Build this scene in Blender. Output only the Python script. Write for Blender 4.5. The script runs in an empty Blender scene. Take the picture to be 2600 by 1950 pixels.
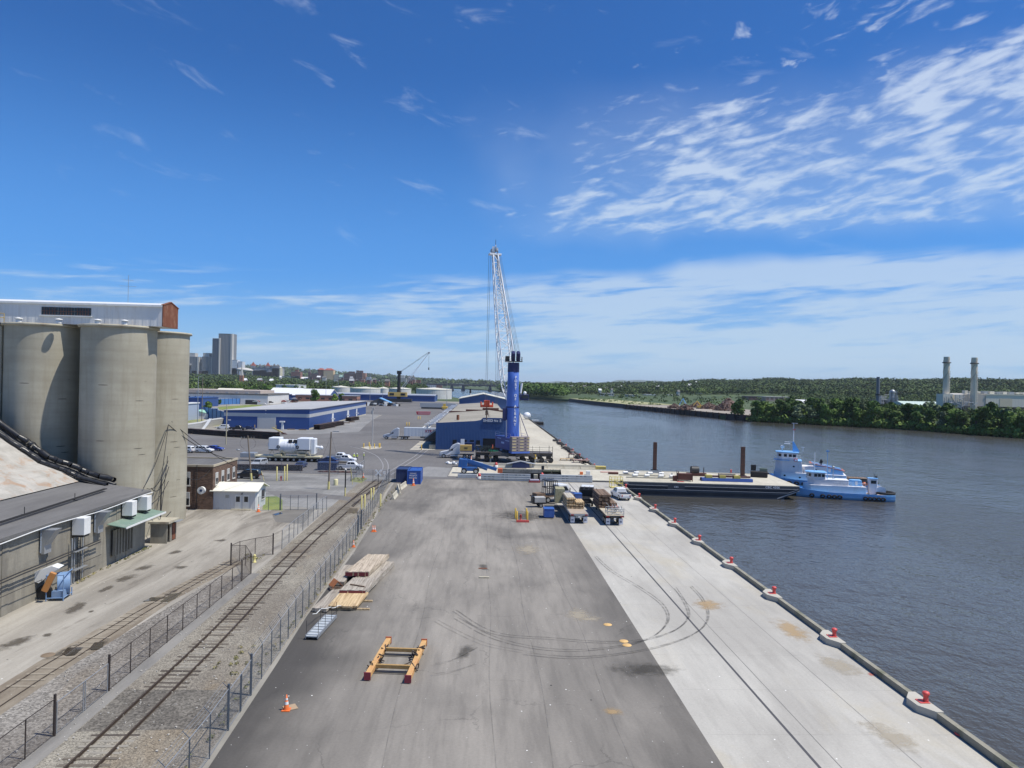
import bpy, bmesh, math, random
import numpy as np
from mathutils import Vector, Matrix
R = math.radians
sc = bpy.context.scene
rnd = random.Random(7)

# ---------------------------------------------------------------- camera
H = 19.5; FPX = 1820.0
YAW, ROLL, PIT = R(2.44), R(1.3), R(0.07)
def _dir(a, b, F=FPX):                       # image offset (right, up) -> world direction
    c, s = math.cos(ROLL), math.sin(ROLL)
    x = a*c - b*s; y = a*s + b*c; z = F
    cp, sp = math.cos(PIT), math.sin(PIT)
    y, z = y*cp + z*sp, z*cp - y*sp
    return Vector((x*math.cos(YAW) + z*math.sin(YAW), -x*math.sin(YAW) + z*math.cos(YAW), y))
cd = bpy.data.cameras.new('camera'); cam = bpy.data.objects.new('camera', cd)
sc.collection.objects.link(cam); sc.camera = cam
rx, ry, rz_ = _dir(1, 0, 0), _dir(0, 1, 0), -_dir(0, 0, 1)
cam.matrix_world = Matrix(((rx.x, ry.x, rz_.x, 0), (rx.y, ry.y, rz_.y, 0), (rx.z, ry.z, rz_.z, H), (0, 0, 0, 1)))
cd.sensor_width = 36; cd.lens = 36*FPX/2600; cd.clip_start = 1; cd.clip_end = 90000
# ---------------------------------------------------------------- world, sun, exposure
SUN_EL = R(62.5); SUN_AZ = R(104)            # azimuth clockwise from +Y
sdir = Vector((math.sin(SUN_AZ)*math.cos(SUN_EL), math.cos(SUN_AZ)*math.cos(SUN_EL), math.sin(SUN_EL)))
sl = bpy.data.lights.new('sun', 'SUN'); so = bpy.data.objects.new('sun', sl); sc.collection.objects.link(so)
sl.energy = 4.3; sl.angle = R(0.53); sl.color = (1, 0.94, 0.84)
so.rotation_euler = sdir.to_track_quat('Z', 'Y').to_euler()
so.location = (60, -20, 120)
sc.view_settings.view_transform = 'Standard'; sc.view_settings.look = 'None'
sc.view_settings.exposure = 0.25; sc.view_settings.gamma = 1
sc.cycles.max_bounces = 6; sc.cycles.transparent_max_bounces = 24; sc.cycles.use_denoising = True
sc.cycles.volume_bounces = 0; sc.cycles.caustics_reflective = False

class NT:                                     # small node-tree helper
    def __init__(s, nt): s.nt = nt; nt.nodes.clear()
    def n(s, t, _=None, **k):
        nd = s.nt.nodes.new(t)
        for a, v in k.items():
            if a.startswith('i_'):
                key = a[2:]; key = int(key) if key.isdigit() else key.replace('_', ' ')
                if hasattr(v, 'is_output') and not isinstance(v, (int, float)): s.nt.links.new(v, nd.inputs[key])
                else: nd.inputs[key].default_value = v
            else: setattr(nd, a, v)
        return nd
    def l(s, a, b): s.nt.links.new(a, b)
    def m(s, op, a, b=None, c=None, clamp=False):
        nd = s.nt.nodes.new('ShaderNodeMath'); nd.operation = op; nd.use_clamp = clamp
        for i, v in enumerate((a, b, c)):
            if v is None: continue
            if hasattr(v, 'is_output'): s.nt.links.new(v, nd.inputs[i])
            else: nd.inputs[i].default_value = v
        return nd.outputs[0]
    def mix(s, f, a, b, blend='MIX'):
        nd = s.nt.nodes.new('ShaderNodeMix'); nd.data_type = 'RGBA'; nd.blend_type = blend
        for i, v in ((0, f), (6, a), (7, b)):
            if hasattr(v, 'is_output'): s.nt.links.new(v, nd.inputs[i])
            elif i == 0: nd.inputs[i].default_value = v
            else: nd.inputs[i].default_value = (*v[:3], 1)
        return nd.outputs[2]
    def ramp(s, f, lo, hi, a=0., b=1.):       # smoothstep
        nd = s.nt.nodes.new('ShaderNodeMapRange'); nd.interpolation_type = 'SMOOTHSTEP'
        s.nt.links.new(f, nd.inputs[0])
        for i, v in ((1, lo), (2, hi), (3, a), (4, b)): nd.inputs[i].default_value = v
        return nd.outputs[0]
    def noise(s, vec, scale, detail=4, rough=.55, out=0, dist=0.):
        nd = s.nt.nodes.new('ShaderNodeTexNoise')
        nd.inputs['Scale'].default_value = scale; nd.inputs['Detail'].default_value = detail
        nd.inputs['Roughness'].default_value = rough; nd.inputs['Distortion'].default_value = dist
        if vec is not None: s.nt.links.new(vec, nd.inputs['Vector'])
        return nd.outputs[out]
    def map(s, vec, sc_=(1, 1, 1), loc=(0, 0, 0), rot=(0, 0, 0)):
        nd = s.nt.nodes.new('ShaderNodeMapping'); s.nt.links.new(vec, nd.inputs[0])
        nd.inputs[1].default_value = loc; nd.inputs[2].default_value = rot; nd.inputs[3].default_value = sc_
        return nd.outputs[0]

w = bpy.data.worlds.new('World'); sc.world = w; w.use_nodes = True
T = NT(w.node_tree)
sky = T.n('ShaderNodeTexSky', sky_type='NISHITA', sun_disc=False, sun_elevation=SUN_EL, sun_rotation=SUN_AZ,
          altitude=10, air_density=1.0, dust_density=0.6, ozone_density=2.2)
tc = T.n('ShaderNodeTexCoord'); sx = T.n('ShaderNodeSeparateXYZ', i_0=tc.outputs['Generated'])
X, Y, Z = sx.outputs
zc = T.m('MAXIMUM', Z, 0.004)
elev = T.m('ARCSINE', zc); az = T.m('ARCTAN2', X, Y)
def Qv(tilt): return T.n('ShaderNodeCombineXYZ', i_0=az, i_1=T.m('SUBTRACT', elev, T.m('MULTIPLY', az, tilt)), i_2=0.0).outputs[0]
Q1, Q2 = Qv(.16), Qv(.06)
warp = T.noise(Q2, 5., 3, .55)
el2 = T.m('ADD', elev, T.m('MULTIPLY', T.m('SUBTRACT', warp, .5), R(5)))
# field of small rippled clouds: a shelf between 11 and 20 degrees up, east of north
F = T.m('MULTIPLY', T.m('MULTIPLY', T.ramp(el2, R(10.6), R(12.6)), T.ramp(el2, R(24.), R(18.))), T.ramp(T.m('ADD', az, T.m('MULTIPLY', T.m('SUBTRACT', warp, .5), .5)), R(-4), R(13)))
up = T.m('MULTIPLY', T.ramp(elev, R(17.), R(20)), T.ramp(T.m('ADD', az, T.m('MULTIPLY', elev, .35)), R(14), R(46)))
rip = T.noise(T.map(Q1, (17, 60, 1)), 1.0, 3, .5, dist=.5)
rip2 = T.noise(T.map(Q1, (34, 105, 1)), 1.0, 4, .6, dist=.3)
body = T.noise(T.map(Q1, (5, 16, 1), loc=(4, 2, 0)), 1.0, 3, .5)
r = T.m('ADD', T.m('ADD', T.m('MULTIPLY', rip, .52), T.m('MULTIPLY', rip2, .23)), T.m('MULTIPLY', body, .25))
th = T.m('SUBTRACT', .625, T.m('ADD', T.m('MULTIPLY', F, .19), T.m('MULTIPLY', up, .10)))
c1 = T.ramp(T.m('SUBTRACT', r, th), 0., .19)
c1 = T.m('MULTIPLY', c1, T.ramp(T.m('MAXIMUM', F, up), .0, .30))
puff = T.noise(T.map(Q1, (16, 30, 1), loc=(9, 5, 0)), 1.0, 4, .6, dist=.4)
c4 = T.m('MULTIPLY', T.ramp(puff, T.m('ADD', .60, 0.), .72) if False else T.ramp(T.m('ADD', puff, T.m('MULTIPLY', up, .10)), .665, .80), T.m('MULTIPLY', T.ramp(elev, R(17), R(21)), T.ramp(az, R(0), R(16))))
# long bands below the clear lane, merging towards the horizon
st = T.noise(T.map(Q2, (3.0, 26, 1), loc=(3.1, .4, 0)), 1.3, 4, .55, dist=.3)
st2 = T.noise(T.map(Q2, (14, 110, 1)), 1.0, 4, .55, dist=.3)
st = T.m('ADD', T.m('MULTIPLY', st, .62), T.m('MULTIPLY', st2, .38))
topb = T.m('ADD', R(8.2), T.m('MULTIPLY', T.ramp(az, R(-8), R(24)), R(1.7)))
dlt = T.m('SUBTRACT', topb, T.m('ADD', elev, T.m('MULTIPLY', T.m('SUBTRACT', warp, .5), R(3))))
low = T.m('MULTIPLY', T.ramp(dlt, R(-.5), R(1.0)), T.ramp(elev, R(.2), R(2.4), .45, 1.))
shelf = T.m('MULTIPLY', T.ramp(dlt, R(.2), R(1.2)), T.ramp(dlt, R(4.2), R(1.8)))
cov2 = T.m('ADD', T.m('MULTIPLY', T.ramp(az, R(-16), R(10)), .12), T.m('ADD', T.m('MULTIPLY', shelf, T.m('MULTIPLY', T.ramp(az, R(-6), R(6)), .07)), T.ramp(elev, R(6.), R(2.5), 0., .06)))
c2 = T.m('MULTIPLY', T.ramp(T.m('ADD', st, cov2), .50, .68), low)
wi = T.noise(T.map(Qv(-.2), (9, 30, 1), loc=(7.3, 2.2, 0)), 1.0, 5, .6, dist=.5)
c3 = T.m('MULTIPLY', T.m('MULTIPLY', T.ramp(wi, .58, .80), .30), T.ramp(elev, R(9), R(13)))
veil = T.m('ADD', T.m('MULTIPLY', F, .17), T.m('MULTIPLY', T.ramp(az, R(-20), R(15)), T.m('MULTIPLY', T.ramp(elev, R(9.5), R(6.5)), .12)))
cl = T.m('ADD', veil, T.m('MULTIPLY', T.m('SUBTRACT', 1., veil), T.m('MAXIMUM', T.m('MAXIMUM', T.m('MULTIPLY', c1, .72), T.m('MULTIPLY', c4, .45)), T.m('MAXIMUM', T.m('MULTIPLY', c2, .66), c3))), clamp=True)
hz = T.ramp(elev, R(8.5), R(-1), 0, .75)
skyc = T.mix(1.0, sky.outputs[0], (0.33, 0.83, 1.50), 'MULTIPLY')
skyc = T.mix(T.ramp(elev, R(24), R(7), 0, .42), skyc, (1.9, 5.6, 12.6))
skyc = T.mix(hz, skyc, (5.4, 8.2, 11.0))
cloudc = T.mix(T.ramp(elev, R(2), R(26)), (7.2, 8.9, 10.6), (8.6, 9.8, 11.8))
col = T.mix(cl, skyc, cloudc)
bg = T.n('ShaderNodeBackground', i_0=col, i_1=0.068)
out = T.n('ShaderNodeOutputWorld', i_0=bg.outputs[0])
w.cycles.sampling_method = 'MANUAL'; w.cycles.sample_map_resolution = 512

# ---------------------------------------------------------------- helpers: points, tags, meshes
def G(u, v, z=0.):                            # point of the photograph -> point on the level z
    d = _dir(u-1300, 975-v); t = (z-H)/d.z
    return d.x*t, d.y*t
def AY(u, v, y):                              # ... -> point in the vertical plane Y = y : (x, z)
    d = _dir(u-1300, 975-v); t = y/d.y
    return d.x*t, H + d.z*t
def tag(o, label=None, cat=None, group=None, kind=None):
    if label: o['label'] = label
    if cat: o['category'] = cat
    if group: o['group'] = group
    if kind: o['kind'] = kind
    return o
def link(o): sc.collection.objects.link(o); return o
def thing(name, label, cat, loc=(0, 0, 0), rz=0., group=None):
    o = link(bpy.data.objects.new(name, None)); o.location = loc; o.rotation_euler = (0, 0, rz)
    o.empty_display_size = .3
    return tag(o, label, cat, group)
def kids(o): return [c for c in bpy.data.objects if c.parent == o]
_kids = {}
def dup(root, loc, rz=None, label=None, group=None, scale=None):
    if root.name not in _kids: _kids[root.name] = [(c, kids(c)) for c in kids(root)]
    r_ = link(root.copy()); r_.location = loc
    if rz is not None: r_.rotation_euler = (0, 0, rz)
    if label: r_['label'] = label
    if group: r_['group'] = group
    if scale: r_.scale = scale if hasattr(scale, '__len__') else (scale,)*3
    for c, gs in _kids[root.name]:
        d = link(c.copy()); d.parent = r_
        for g in gs:
            e = link(g.copy()); e.parent = d
    return r_
class MB:
    def __init__(s): s.v = []; s.f = []; s.sm = []
    def add(s, vs, fs, sm=False):
        b = len(s.v); s.v += [tuple(x) for x in vs]; s.f += [tuple(b+i for i in f) for f in fs]; s.sm += [sm]*len(fs); return s
    def box(s, c, d, rz=0., rx_=0., ry_=0.):
        hx, hy, hz_ = d[0]/2, d[1]/2, d[2]/2
        M = Matrix.Rotation(rz, 3, 'Z') @ Matrix.Rotation(ry_, 3, 'Y') @ Matrix.Rotation(rx_, 3, 'X')
        vs = [Vector(c) + M @ Vector((x*hx, y*hy, z*hz_)) for x in (-1, 1) for y in (-1, 1) for z in (-1, 1)]
        return s.add(vs, [(0, 1, 3, 2), (4, 6, 7, 5), (0, 4, 5, 1), (2, 3, 7, 6), (0, 2, 6, 4), (1, 5, 7, 3)])
    def bx(s, x0, x1, y0, y1, z0, z1): return s.box(((x0+x1)/2, (y0+y1)/2, (z0+z1)/2), (x1-x0, y1-y0, z1-z0))
    def prism(s, poly, z0, z1, axis='z', ins=0.):      # poly extruded along axis
        n = len(poly)
        cx = sum(p[0] for p in poly)/n; cy = sum(p[1] for p in poly)/n
        def mk(p, h, k=1.):
            a, b = cx+(p[0]-cx)*k, cy+(p[1]-cy)*k
            return (a, b, h) if axis == 'z' else ((a, h, b) if axis == 'y' else (h, a, b))
        vs = [mk(p, z0) for p in poly] + [mk(p, z1, 1-ins) for p in poly]
        fs = [tuple(range(n)), tuple(range(2*n-1, n-1, -1))] + [(i, i+n, (i+1) % n+n, (i+1) % n) for i in range(n)]
        return s.add(vs, fs)
    def tube(s, p, q, r0, r1=None, n=8, cap=True):
        r1 = r0 if r1 is None else r1
        p, q = Vector(p), Vector(q); d = (q-p).normalized() if (q-p).length > 1e-9 else Vector((0, 0, 1))
        a = d.orthogonal().normalized(); b = d.cross(a)
        ring = lambda c, r_: [c + (a*math.cos(2*math.pi*i/n) + b*math.sin(2*math.pi*i/n))*r_ for i in range(n)]
        vs = ring(p, r0)+ring(q, r1); fs = [(i, (i+1) % n, (i+1) % n+n, i+n) for i in range(n)]
        s.add(vs, fs, n > 5)
        if cap: s.add(ring(p, r0), [tuple(range(n-1, -1, -1))]); s.add(ring(q, r1), [tuple(range(n))])
        return s
    def path(s, pts, r_, n=5):
        for a, b in zip(pts, pts[1:]): s.tube(a, b, r_, n=n, cap=False)
        return s
    def lathe(s, prof, n=24, c=(0, 0, 0), smooth=True, a0=0., a1=2*math.pi):
        full = abs(a1-a0-2*math.pi) < 1e-6; m_ = n if full else n+1
        vs = [(c[0]+r_*math.cos(a0+(a1-a0)*i/n), c[1]+r_*math.sin(a0+(a1-a0)*i/n), c[2]+z) for r_, z in prof for i in range(m_)]
        fs = []
        for k in range(len(prof)-1):
            for i in range(n):
                j = (i+1) % m_ if full else i+1
                fs.append((k*m_+i, k*m_+j, (k+1)*m_+j, (k+1)*m_+i))
        return s.add(vs, fs, smooth)
    def ball(s, c, r_, n=10, sz=(1, 1, 1)):
        vs = []; fs = []
        for k in range(n//2+1):
            t = math.pi*k/(n//2)
            for i in range(n):
                a = 2*math.pi*i/n
                vs.append((c[0]+r_*sz[0]*math.sin(t)*math.cos(a), c[1]+r_*sz[1]*math.sin(t)*math.sin(a), c[2]+r_*sz[2]*math.cos(t)))
        for k in range(n//2):
            for i in range(n): fs.append((k*n+i, (k+1)*n+i, (k+1)*n+(i+1) % n, k*n+(i+1) % n))
        return s.add(vs, fs, True)
    def torus(s, c, R0, r_, axis='y', n=14, m_=6):
        vs = []; fs = []
        for i in range(n):
            A = 2*math.pi*i/n
            for j in range(m_):
                B = 2*math.pi*j/m_; rr = R0+r_*math.cos(B); h = r_*math.sin(B)
                a, b = rr*math.cos(A), rr*math.sin(A)
                p = {'y': (a, h, b), 'x': (h, a, b), 'z': (a, b, h)}[axis]
                vs.append((c[0]+p[0], c[1]+p[1], c[2]+p[2]))
        for i in range(n):
            for j in range(m_): fs.append((i*m_+j, ((i+1) % n)*m_+j, ((i+1) % n)*m_+(j+1) % m_, i*m_+(j+1) % m_))
        return s.add(vs, fs, True)
    def wheel(s, c, r_, wd, axis='y', n=18):
        ax = {'y': Vector((0, 1, 0)), 'x': Vector((1, 0, 0))}[axis]; c = Vector(c)
        s.tube(c-ax*wd/2, c+ax*wd/2, r_, n=n); return s
    def build(s, name, mat, parent=None, loc=None, bevel=0.):
        me = bpy.data.meshes.new(name); me.from_pydata(s.v, [], s.f); me.validate()
        me.polygons.foreach_set('use_smooth', (s.sm+[False]*len(me.polygons))[:len(me.polygons)])
        bm = bmesh.new(); bm.from_mesh(me); bmesh.ops.recalc_face_normals(bm, faces=bm.faces); bm.to_mesh(me); bm.free()
        me.materials.append(mat); o = link(bpy.data.objects.new(name, me))
        if parent: o.parent = parent
        if loc: o.location = loc
        if bevel:
            b = o.modifiers.new('b', 'BEVEL'); b.width = bevel; b.segments = 1; b.limit_method = 'ANGLE'
        return o
def text(name, body, size, mat, parent=None, loc=(0, 0, 0), rot=(math.pi/2, 0, 0), ext=.02, sp=1., sy=1.):
    c = bpy.data.curves.new(name, 'FONT'); c.body = body; c.size = size; c.extrude = ext
    c.align_x = 'CENTER'; c.align_y = 'CENTER'; c.space_character = sp; c.offset = size*.018
    o = link(bpy.data.objects.new(name, c)); o.location = loc; o.rotation_euler = rot; o.scale = (1, sy, 1)
    me = bpy.data.meshes.new_from_object(o); bpy.data.objects.remove(o); bpy.data.curves.remove(c)
    me.name = name; me.materials.clear(); me.materials.append(mat); o = link(bpy.data.objects.new(name, me))
    o.location = loc; o.rotation_euler = rot; o.scale = (1, sy, 1)
    if parent: o.parent = parent
    return o

# ---------------------------------------------------------------- materials
_m = {}
def base(name):
    m = bpy.data.materials.new(name); m.use_nodes = True; return m, NT(m.node_tree)
def fin(T, col, rough=.7, metal=0., bump=None, bs=.3, bd=.05, spec=.5, alpha=None):
    b = T.n('ShaderNodeBsdfPrincipled')
    for k, v in (('Base Color', col), ('Roughness', rough), ('Metallic', metal), ('Specular IOR Level', spec)):
        if hasattr(v, 'is_output'): T.l(v, b.inputs[k])
        else: b.inputs[k].default_value = (*v[:3], 1) if k == 'Base Color' else v
    if bump is not None:
        bn = T.n('ShaderNodeBump', i_Strength=bs, i_Distance=bd); T.l(bump, bn.inputs['Height']); T.l(bn.outputs[0], b.inputs['Normal'])
    sh = b.outputs[0]
    if alpha is not None:
        tr = T.n('ShaderNodeBsdfTransparent'); mx = T.n('ShaderNodeMixShader', i_0=alpha, i_1=tr.outputs[0], i_2=sh); sh = mx.outputs[0]
    T.n('ShaderNodeOutputMaterial', i_0=sh); return b
def mat(name, col, rough=.6, metal=0., var=.12, scale=1.5, dirt=None, damt=.4, dscale=.8, bs=0., bsc=20., spec=.5, rand=0.):
    """painted / weathered surface: base colour, mottling, dirt patches with their own shape"""
    if name in _m: return _m[name]
    m, T = base(name); tc = T.n('ShaderNodeTexCoord'); P = tc.outputs['Object']
    n1 = T.noise(P, scale, 5, .6)
    k = T.m('ADD', 1-var, T.m('MULTIPLY', n1, 2*var))
    if rand:
        oi = T.n('ShaderNodeObjectInfo'); k = T.m('MULTIPLY', k, T.m('ADD', 1-rand, T.m('MULTIPLY', oi.outputs['Random'], 2*rand)))
    c = T.n('ShaderNodeCombineXYZ', i_0=k, i_1=k, i_2=k).outputs[0]
    c = T.mix(1.0, (*col, 1), c, 'MULTIPLY')
    if dirt:
        f = T.m('MULTIPLY', T.ramp(T.noise(T.map(P, (1, 1, .45)), dscale, 6, .65), .48, .68), damt); c = T.mix(f, c, dirt)
    bp = T.noise(P, bsc, 3, .6) if bs else None
    fin(T, c, rough, metal, bp, bs, .02, spec); _m[name] = m; return m
def wood(name, a, b, c3=(.10, .07, .05), amt=.55):
    """sawn timber: grain and board-to-board differences along local Y"""
    if name in _m: return _m[name]
    m, T = base(name); P = T.n('ShaderNodeTexCoord').outputs['Object']
    g1 = T.noise(T.map(P, (5.5, .12, 5.5)), 1.0, 3, .6); g2 = T.noise(T.map(P, (16, .8, 16)), 1.0, 4, .7); g3 = T.noise(T.map(P, (2.5, .6, 2.5), loc=(4, 4, 0)), 1.0, 5, .7)
    c = T.mix(T.ramp(g1, .36, .62), a, b); c = T.mix(T.m('MULTIPLY', T.ramp(g3, .50, .66), amt), c, c3)
    k = T.m('ADD', .66, T.m('MULTIPLY', g2, .66)); c = T.mix(1.0, c, T.n('ShaderNodeCombineXYZ', i_0=k, i_1=k, i_2=k).outputs[0], 'MULTIPLY')
    fin(T, c, .85, 0, g2, .4, .02); _m[name] = m; return m
def facade(name, wall, win, w_, h_, fw=.5, fh=.5, rough=.8, var=.08, off=0.):
    """wall with a regular grid of windows, for buildings far away"""
    if name in _m: return _m[name]
    m, T = base(name); tc = T.n('ShaderNodeTexCoord'); sp = T.n('ShaderNodeSeparateXYZ', i_0=tc.outputs['Object'])
    a = T.m('ADD', sp.outputs[0], sp.outputs[1])
    fx = T.m('FRACT', T.m('ADD', T.m('DIVIDE', a, w_), 100.37)); fz = T.m('FRACT', T.m('ADD', T.m('DIVIDE', sp.outputs[2], h_), 100+off))
    gx = T.m('LESS_THAN', T.m('ABSOLUTE', T.m('SUBTRACT', fx, .5)), fw/2); gz = T.m('LESS_THAN', T.m('ABSOLUTE', T.m('SUBTRACT', fz, .5)), fh/2)
    nm = T.n('ShaderNodeNewGeometry'); nz = T.n('ShaderNodeSeparateXYZ', i_0=nm.outputs['Normal']).outputs[2]
    g = T.m('MULTIPLY', T.m('MULTIPLY', gx, gz), T.m('LESS_THAN', T.m('ABSOLUTE', nz), .5))
    k = T.m('ADD', 1-var, T.m('MULTIPLY', T.noise(tc.outputs['Object'], .05, 4, .7), 2*var))
    c = T.mix(1.0, (*wall, 1), T.n('ShaderNodeCombineXYZ', i_0=k, i_1=k, i_2=k).outputs[0], 'MULTIPLY')
    c = T.mix(g, c, win); fin(T, c, T.m('SUBTRACT', rough, T.m('MULTIPLY', g, rough*.6)))
    _m[name] = m; return m
def siding(name, col, pitch=.3, rough=.5, dirt=None, damt=.25, var=.06, metal=0.):
    """ribbed metal sheet"""
    if name in _m: return _m[name]
    m, T = base(name); tc = T.n('ShaderNodeTexCoord'); sp = T.n('ShaderNodeSeparateXYZ', i_0=tc.outputs['Object'])
    a = T.m('ADD', sp.outputs[0], sp.outputs[1])
    wv = T.ramp(T.m('ABSOLUTE', T.m('SUBTRACT', T.m('FRACT', T.m('ADD', T.m('DIVIDE', a, pitch), 500.)), .5)), .1, .25)
    k = T.m('ADD', 1-var, T.m('MULTIPLY', T.noise(T.map(tc.outputs['Object'], (.6, .6, .12)), 1.2, 5, .6), 2*var))
    c = T.mix(1.0, (*col, 1), T.n('ShaderNodeCombineXYZ', i_0=k, i_1=k, i_2=k).outputs[0], 'MULTIPLY')
    if dirt: c = T.mix(T.m('MULTIPLY', T.ramp(T.noise(T.map(tc.outputs['Object'], (1, 1, .1)), 1.1, 6, .7), .5, .7), damt), c, dirt)
    fin(T, c, rough, metal, wv, .5, .05); _m[name] = m; return m
# ---------------------------------------------------------------- setting materials
def ground_mat(name, a, b, sc1=.25, streak=(1, 1, 1), specks=0., fine=8., c3=None, c3amt=.5, c3sc=.12, rough=.9, bs=.25, lin=None, gravel=0., cracks=0.):
    m, T = base(name); P = T.n('ShaderNodeTexCoord').outputs['Object']
    sp = T.n('ShaderNodeSeparateXYZ', i_0=P)
    n1 = T.noise(T.map(P, streak), sc1, 6, .62, dist=.4); n2 = T.noise(P, fine, 3, .7)
    f = T.ramp(n1, .34, .66)
    if lin: f = lin(T, sp, f, P)
    c = T.mix(f, a, b)
    if c3: c = T.mix(T.m('MULTIPLY', T.ramp(T.noise(T.map(P, streak, loc=(31, 7, 0)), c3sc, 7, .68, dist=.6), .5, .68), c3amt), c, c3)
    st = T.noise(T.map(P, (1.3, .12, 1), rot=(0, 0, R(3))), 1.1, 5, .6)
    c = T.mix(T.ramp(st, .45, .64, 0, .17), c, tuple(x*.62 for x in a[:3]) + (1,))
    k = T.m('ADD', .82, T.m('MULTIPLY', n2, .36))
    if gravel:
        vo = T.n('ShaderNodeTexVoronoi', i_Scale=gravel); T.l(P, vo.inputs['Vector'])
        g = T.n('ShaderNodeSeparateColor', i_0=vo.outputs['Color']).outputs[0]
        k = T.m('MULTIPLY', k, T.m('ADD', .55, T.m('MULTIPLY', g, .9)))
    c = T.mix(1.0, c, T.n('ShaderNodeCombineXYZ', i_0=k, i_1=k, i_2=k).outputs[0], 'MULTIPLY')
    if specks:
        for s_, th, cc in ((.9, .045, (.8, .8, .76)), (.55, .04, (.03, .03, .03)), (2.3, .06, (.6, .6, .57))):
            vo = T.n('ShaderNodeTexVoronoi', i_Scale=s_); T.l(T.map(P, (1, 1, 1), loc=(s_*9, 3, 0)), vo.inputs['Vector'])
            pick = T.m('LESS_THAN', T.n('ShaderNodeSeparateColor', i_0=vo.outputs['Color']).outputs[1], specks)
            c = T.mix(T.m('MULTIPLY', T.m('LESS_THAN', vo.outputs['Distance'], th), pick), c, cc)
    if cracks:
        vo = T.n('ShaderNodeTexVoronoi', feature='DISTANCE_TO_EDGE', i_Scale=cracks)
        T.l(T.n('ShaderNodeVectorMath', operation='ADD', i_0=P, i_1=T.n('ShaderNodeVectorMath', operation='SCALE', i_0=T.noise(P, .5, 5, .65, out=1), i_Scale=2.2).outputs[0]).outputs[0], vo.inputs['Vector'])
        c = T.mix(T.m('MULTIPLY', T.m('LESS_THAN', vo.outputs['Distance'], .05*cracks), T.m('MULTIPLY', T.ramp(T.noise(P, .15, 3, .6), .45, .62), .30)), c, (.05, .048, .045))
    fin(T, c, rough, 0, n2, bs, .02, .3); return m
def asph_lin(T, sp, f, P):                    # the worn, dusty middle of the yard and its dark, fresher edges
    x = T.m('ADD', sp.outputs[0], T.m('MULTIPLY', T.m('SUBTRACT', T.noise(P, .09, 3, .5), .5), 9.))
    wx = T.m('MULTIPLY', T.ramp(x, -13.5, -6.5), T.ramp(x, 13.5, 6., .45, 1.))
    y = T.m('ADD', sp.outputs[1], T.m('MULTIPLY', T.m('SUBTRACT', T.noise(T.map(P, (.5, 1, 1)), .08, 3, .5), .5), 22.))
    far = T.ramp(y, 62., 98.)
    dk = T.m('SUBTRACT', 1., T.m('MULTIPLY', T.ramp(T.noise(T.map(P, (1, .7, 1), loc=(5, 5, 0)), .08, 4, .6), .5, .75), .55))
    w1 = T.m('MULTIPLY', T.m('MAXIMUM', wx, T.m('MULTIPLY', far, .7)), dk)
    return T.m('MULTIPLY', w1, T.m('ADD', .55, T.m('MULTIPLY', f, .45)))
M_asph = ground_mat('asphalt_near', (.072, .068, .063), (.30, .278, .243), .16, (1, .22, 1), .30, 6., lin=asph_lin, bs=.2, cracks=.14)
M_asph2 = ground_mat('asphalt_far', (.125, .120, .116), (.17, .163, .156), .03, (1, .8, 1), .0, 3., c3=(.20, .20, .195, 1), c3amt=.5, c3sc=.03, bs=.1)
M_asph3 = ground_mat('asphalt_patched', (.17, .168, .16), (.28, .275, .26), .09, (.6, 1.3, 1), .2, 3., c3=(.10, .10, .10, 1), c3amt=.7, c3sc=.08, cracks=.2)
M_asphm = ground_mat('asphalt_pale', (.20, .20, .195), (.27, .265, .255), .06, (1.2, .6, 1), .1, 3.)
M_conc = ground_mat('apron_concrete', (.36, .345, .31), (.46, .445, .40), .12, (1, .5, 1), .35, 7., c3=(.42, .37, .26, 1), c3amt=.42, c3sc=.11, bs=.15)
M_conc2 = ground_mat('wharf_concrete', (.43, .40, .33), (.54, .51, .42), .05, (1, .4, 1), .1, 3., c3=(.60, .47, .28, 1), c3amt=.3, c3sc=.04, bs=.1)
M_yard = ground_mat('yard_dust', (.25, .23, .195), (.39, .365, .315), .13, (1.5, .25, 1), .4, 5., c3=(.125, .11, .09, 1), c3amt=.85, c3sc=.19)
M_base = ground_mat('bare_ground', (.22, .21, .18), (.33, .31, .27), .04, (1, 1, 1), 0., 1.)
M_grav = ground_mat('ballast', (.185, .165, .135), (.27, .25, .205), .18, (1.2, .5, 1), 0., 9., c3=(.20, .155, .10, 1), c3amt=.6, c3sc=.12, gravel=15., bs=.8)
M_strip = ground_mat('side_strip', (.17, .165, .155), (.25, .24, .22), .4, (1, .3, 1), .3, 8.)
M_stone = ground_mat('crushed_stone', (.17, .155, .135), (.25, .235, .21), .2, (1.2, .5, 1), .4, 8., c3=(.20, .165, .12, 1), c3amt=.7, c3sc=.15, gravel=9., bs=.8)
M_cross = ground_mat('crossing_fill', (.115, .105, .09), (.155, .143, .122), .4, (1, 1, 1), .5, 9., gravel=9.)
M_mud = ground_mat('mud', (.17, .14, .105), (.28, .245, .19), .4, (1, .35, 1), .3, 7., c3=(.37, .34, .28, 1), c3amt=.6, c3sc=.3)
M_grass = ground_mat('mown_grass', (.12, .17, .035), (.24, .27, .07), .25, (1, 1, 1), 0., 2., c3=(.30, .29, .12, 1), c3amt=.5, bs=.5)
M_verge = ground_mat('rough_grass', (.13, .16, .06), (.30, .30, .15), .06, (1, 1, 1), 0., 1.)
M_terr = ground_mat('wooded_ground', (.045, .075, .028), (.075, .105, .040), .008, (1, 1, 1), 0., .05, c3=(.22, .22, .14, 1), c3amt=.15, c3sc=.004)
M_steel_bank = mat('sheet_pile_rust', (.045, .032, .026), .8, var=.35, scale=.2)
M_quay = mat('quay_wall_concrete', (.30, .29, .26), .85, var=.2, scale=.5, dirt=(.06, .06, .05), damt=.6)

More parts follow.
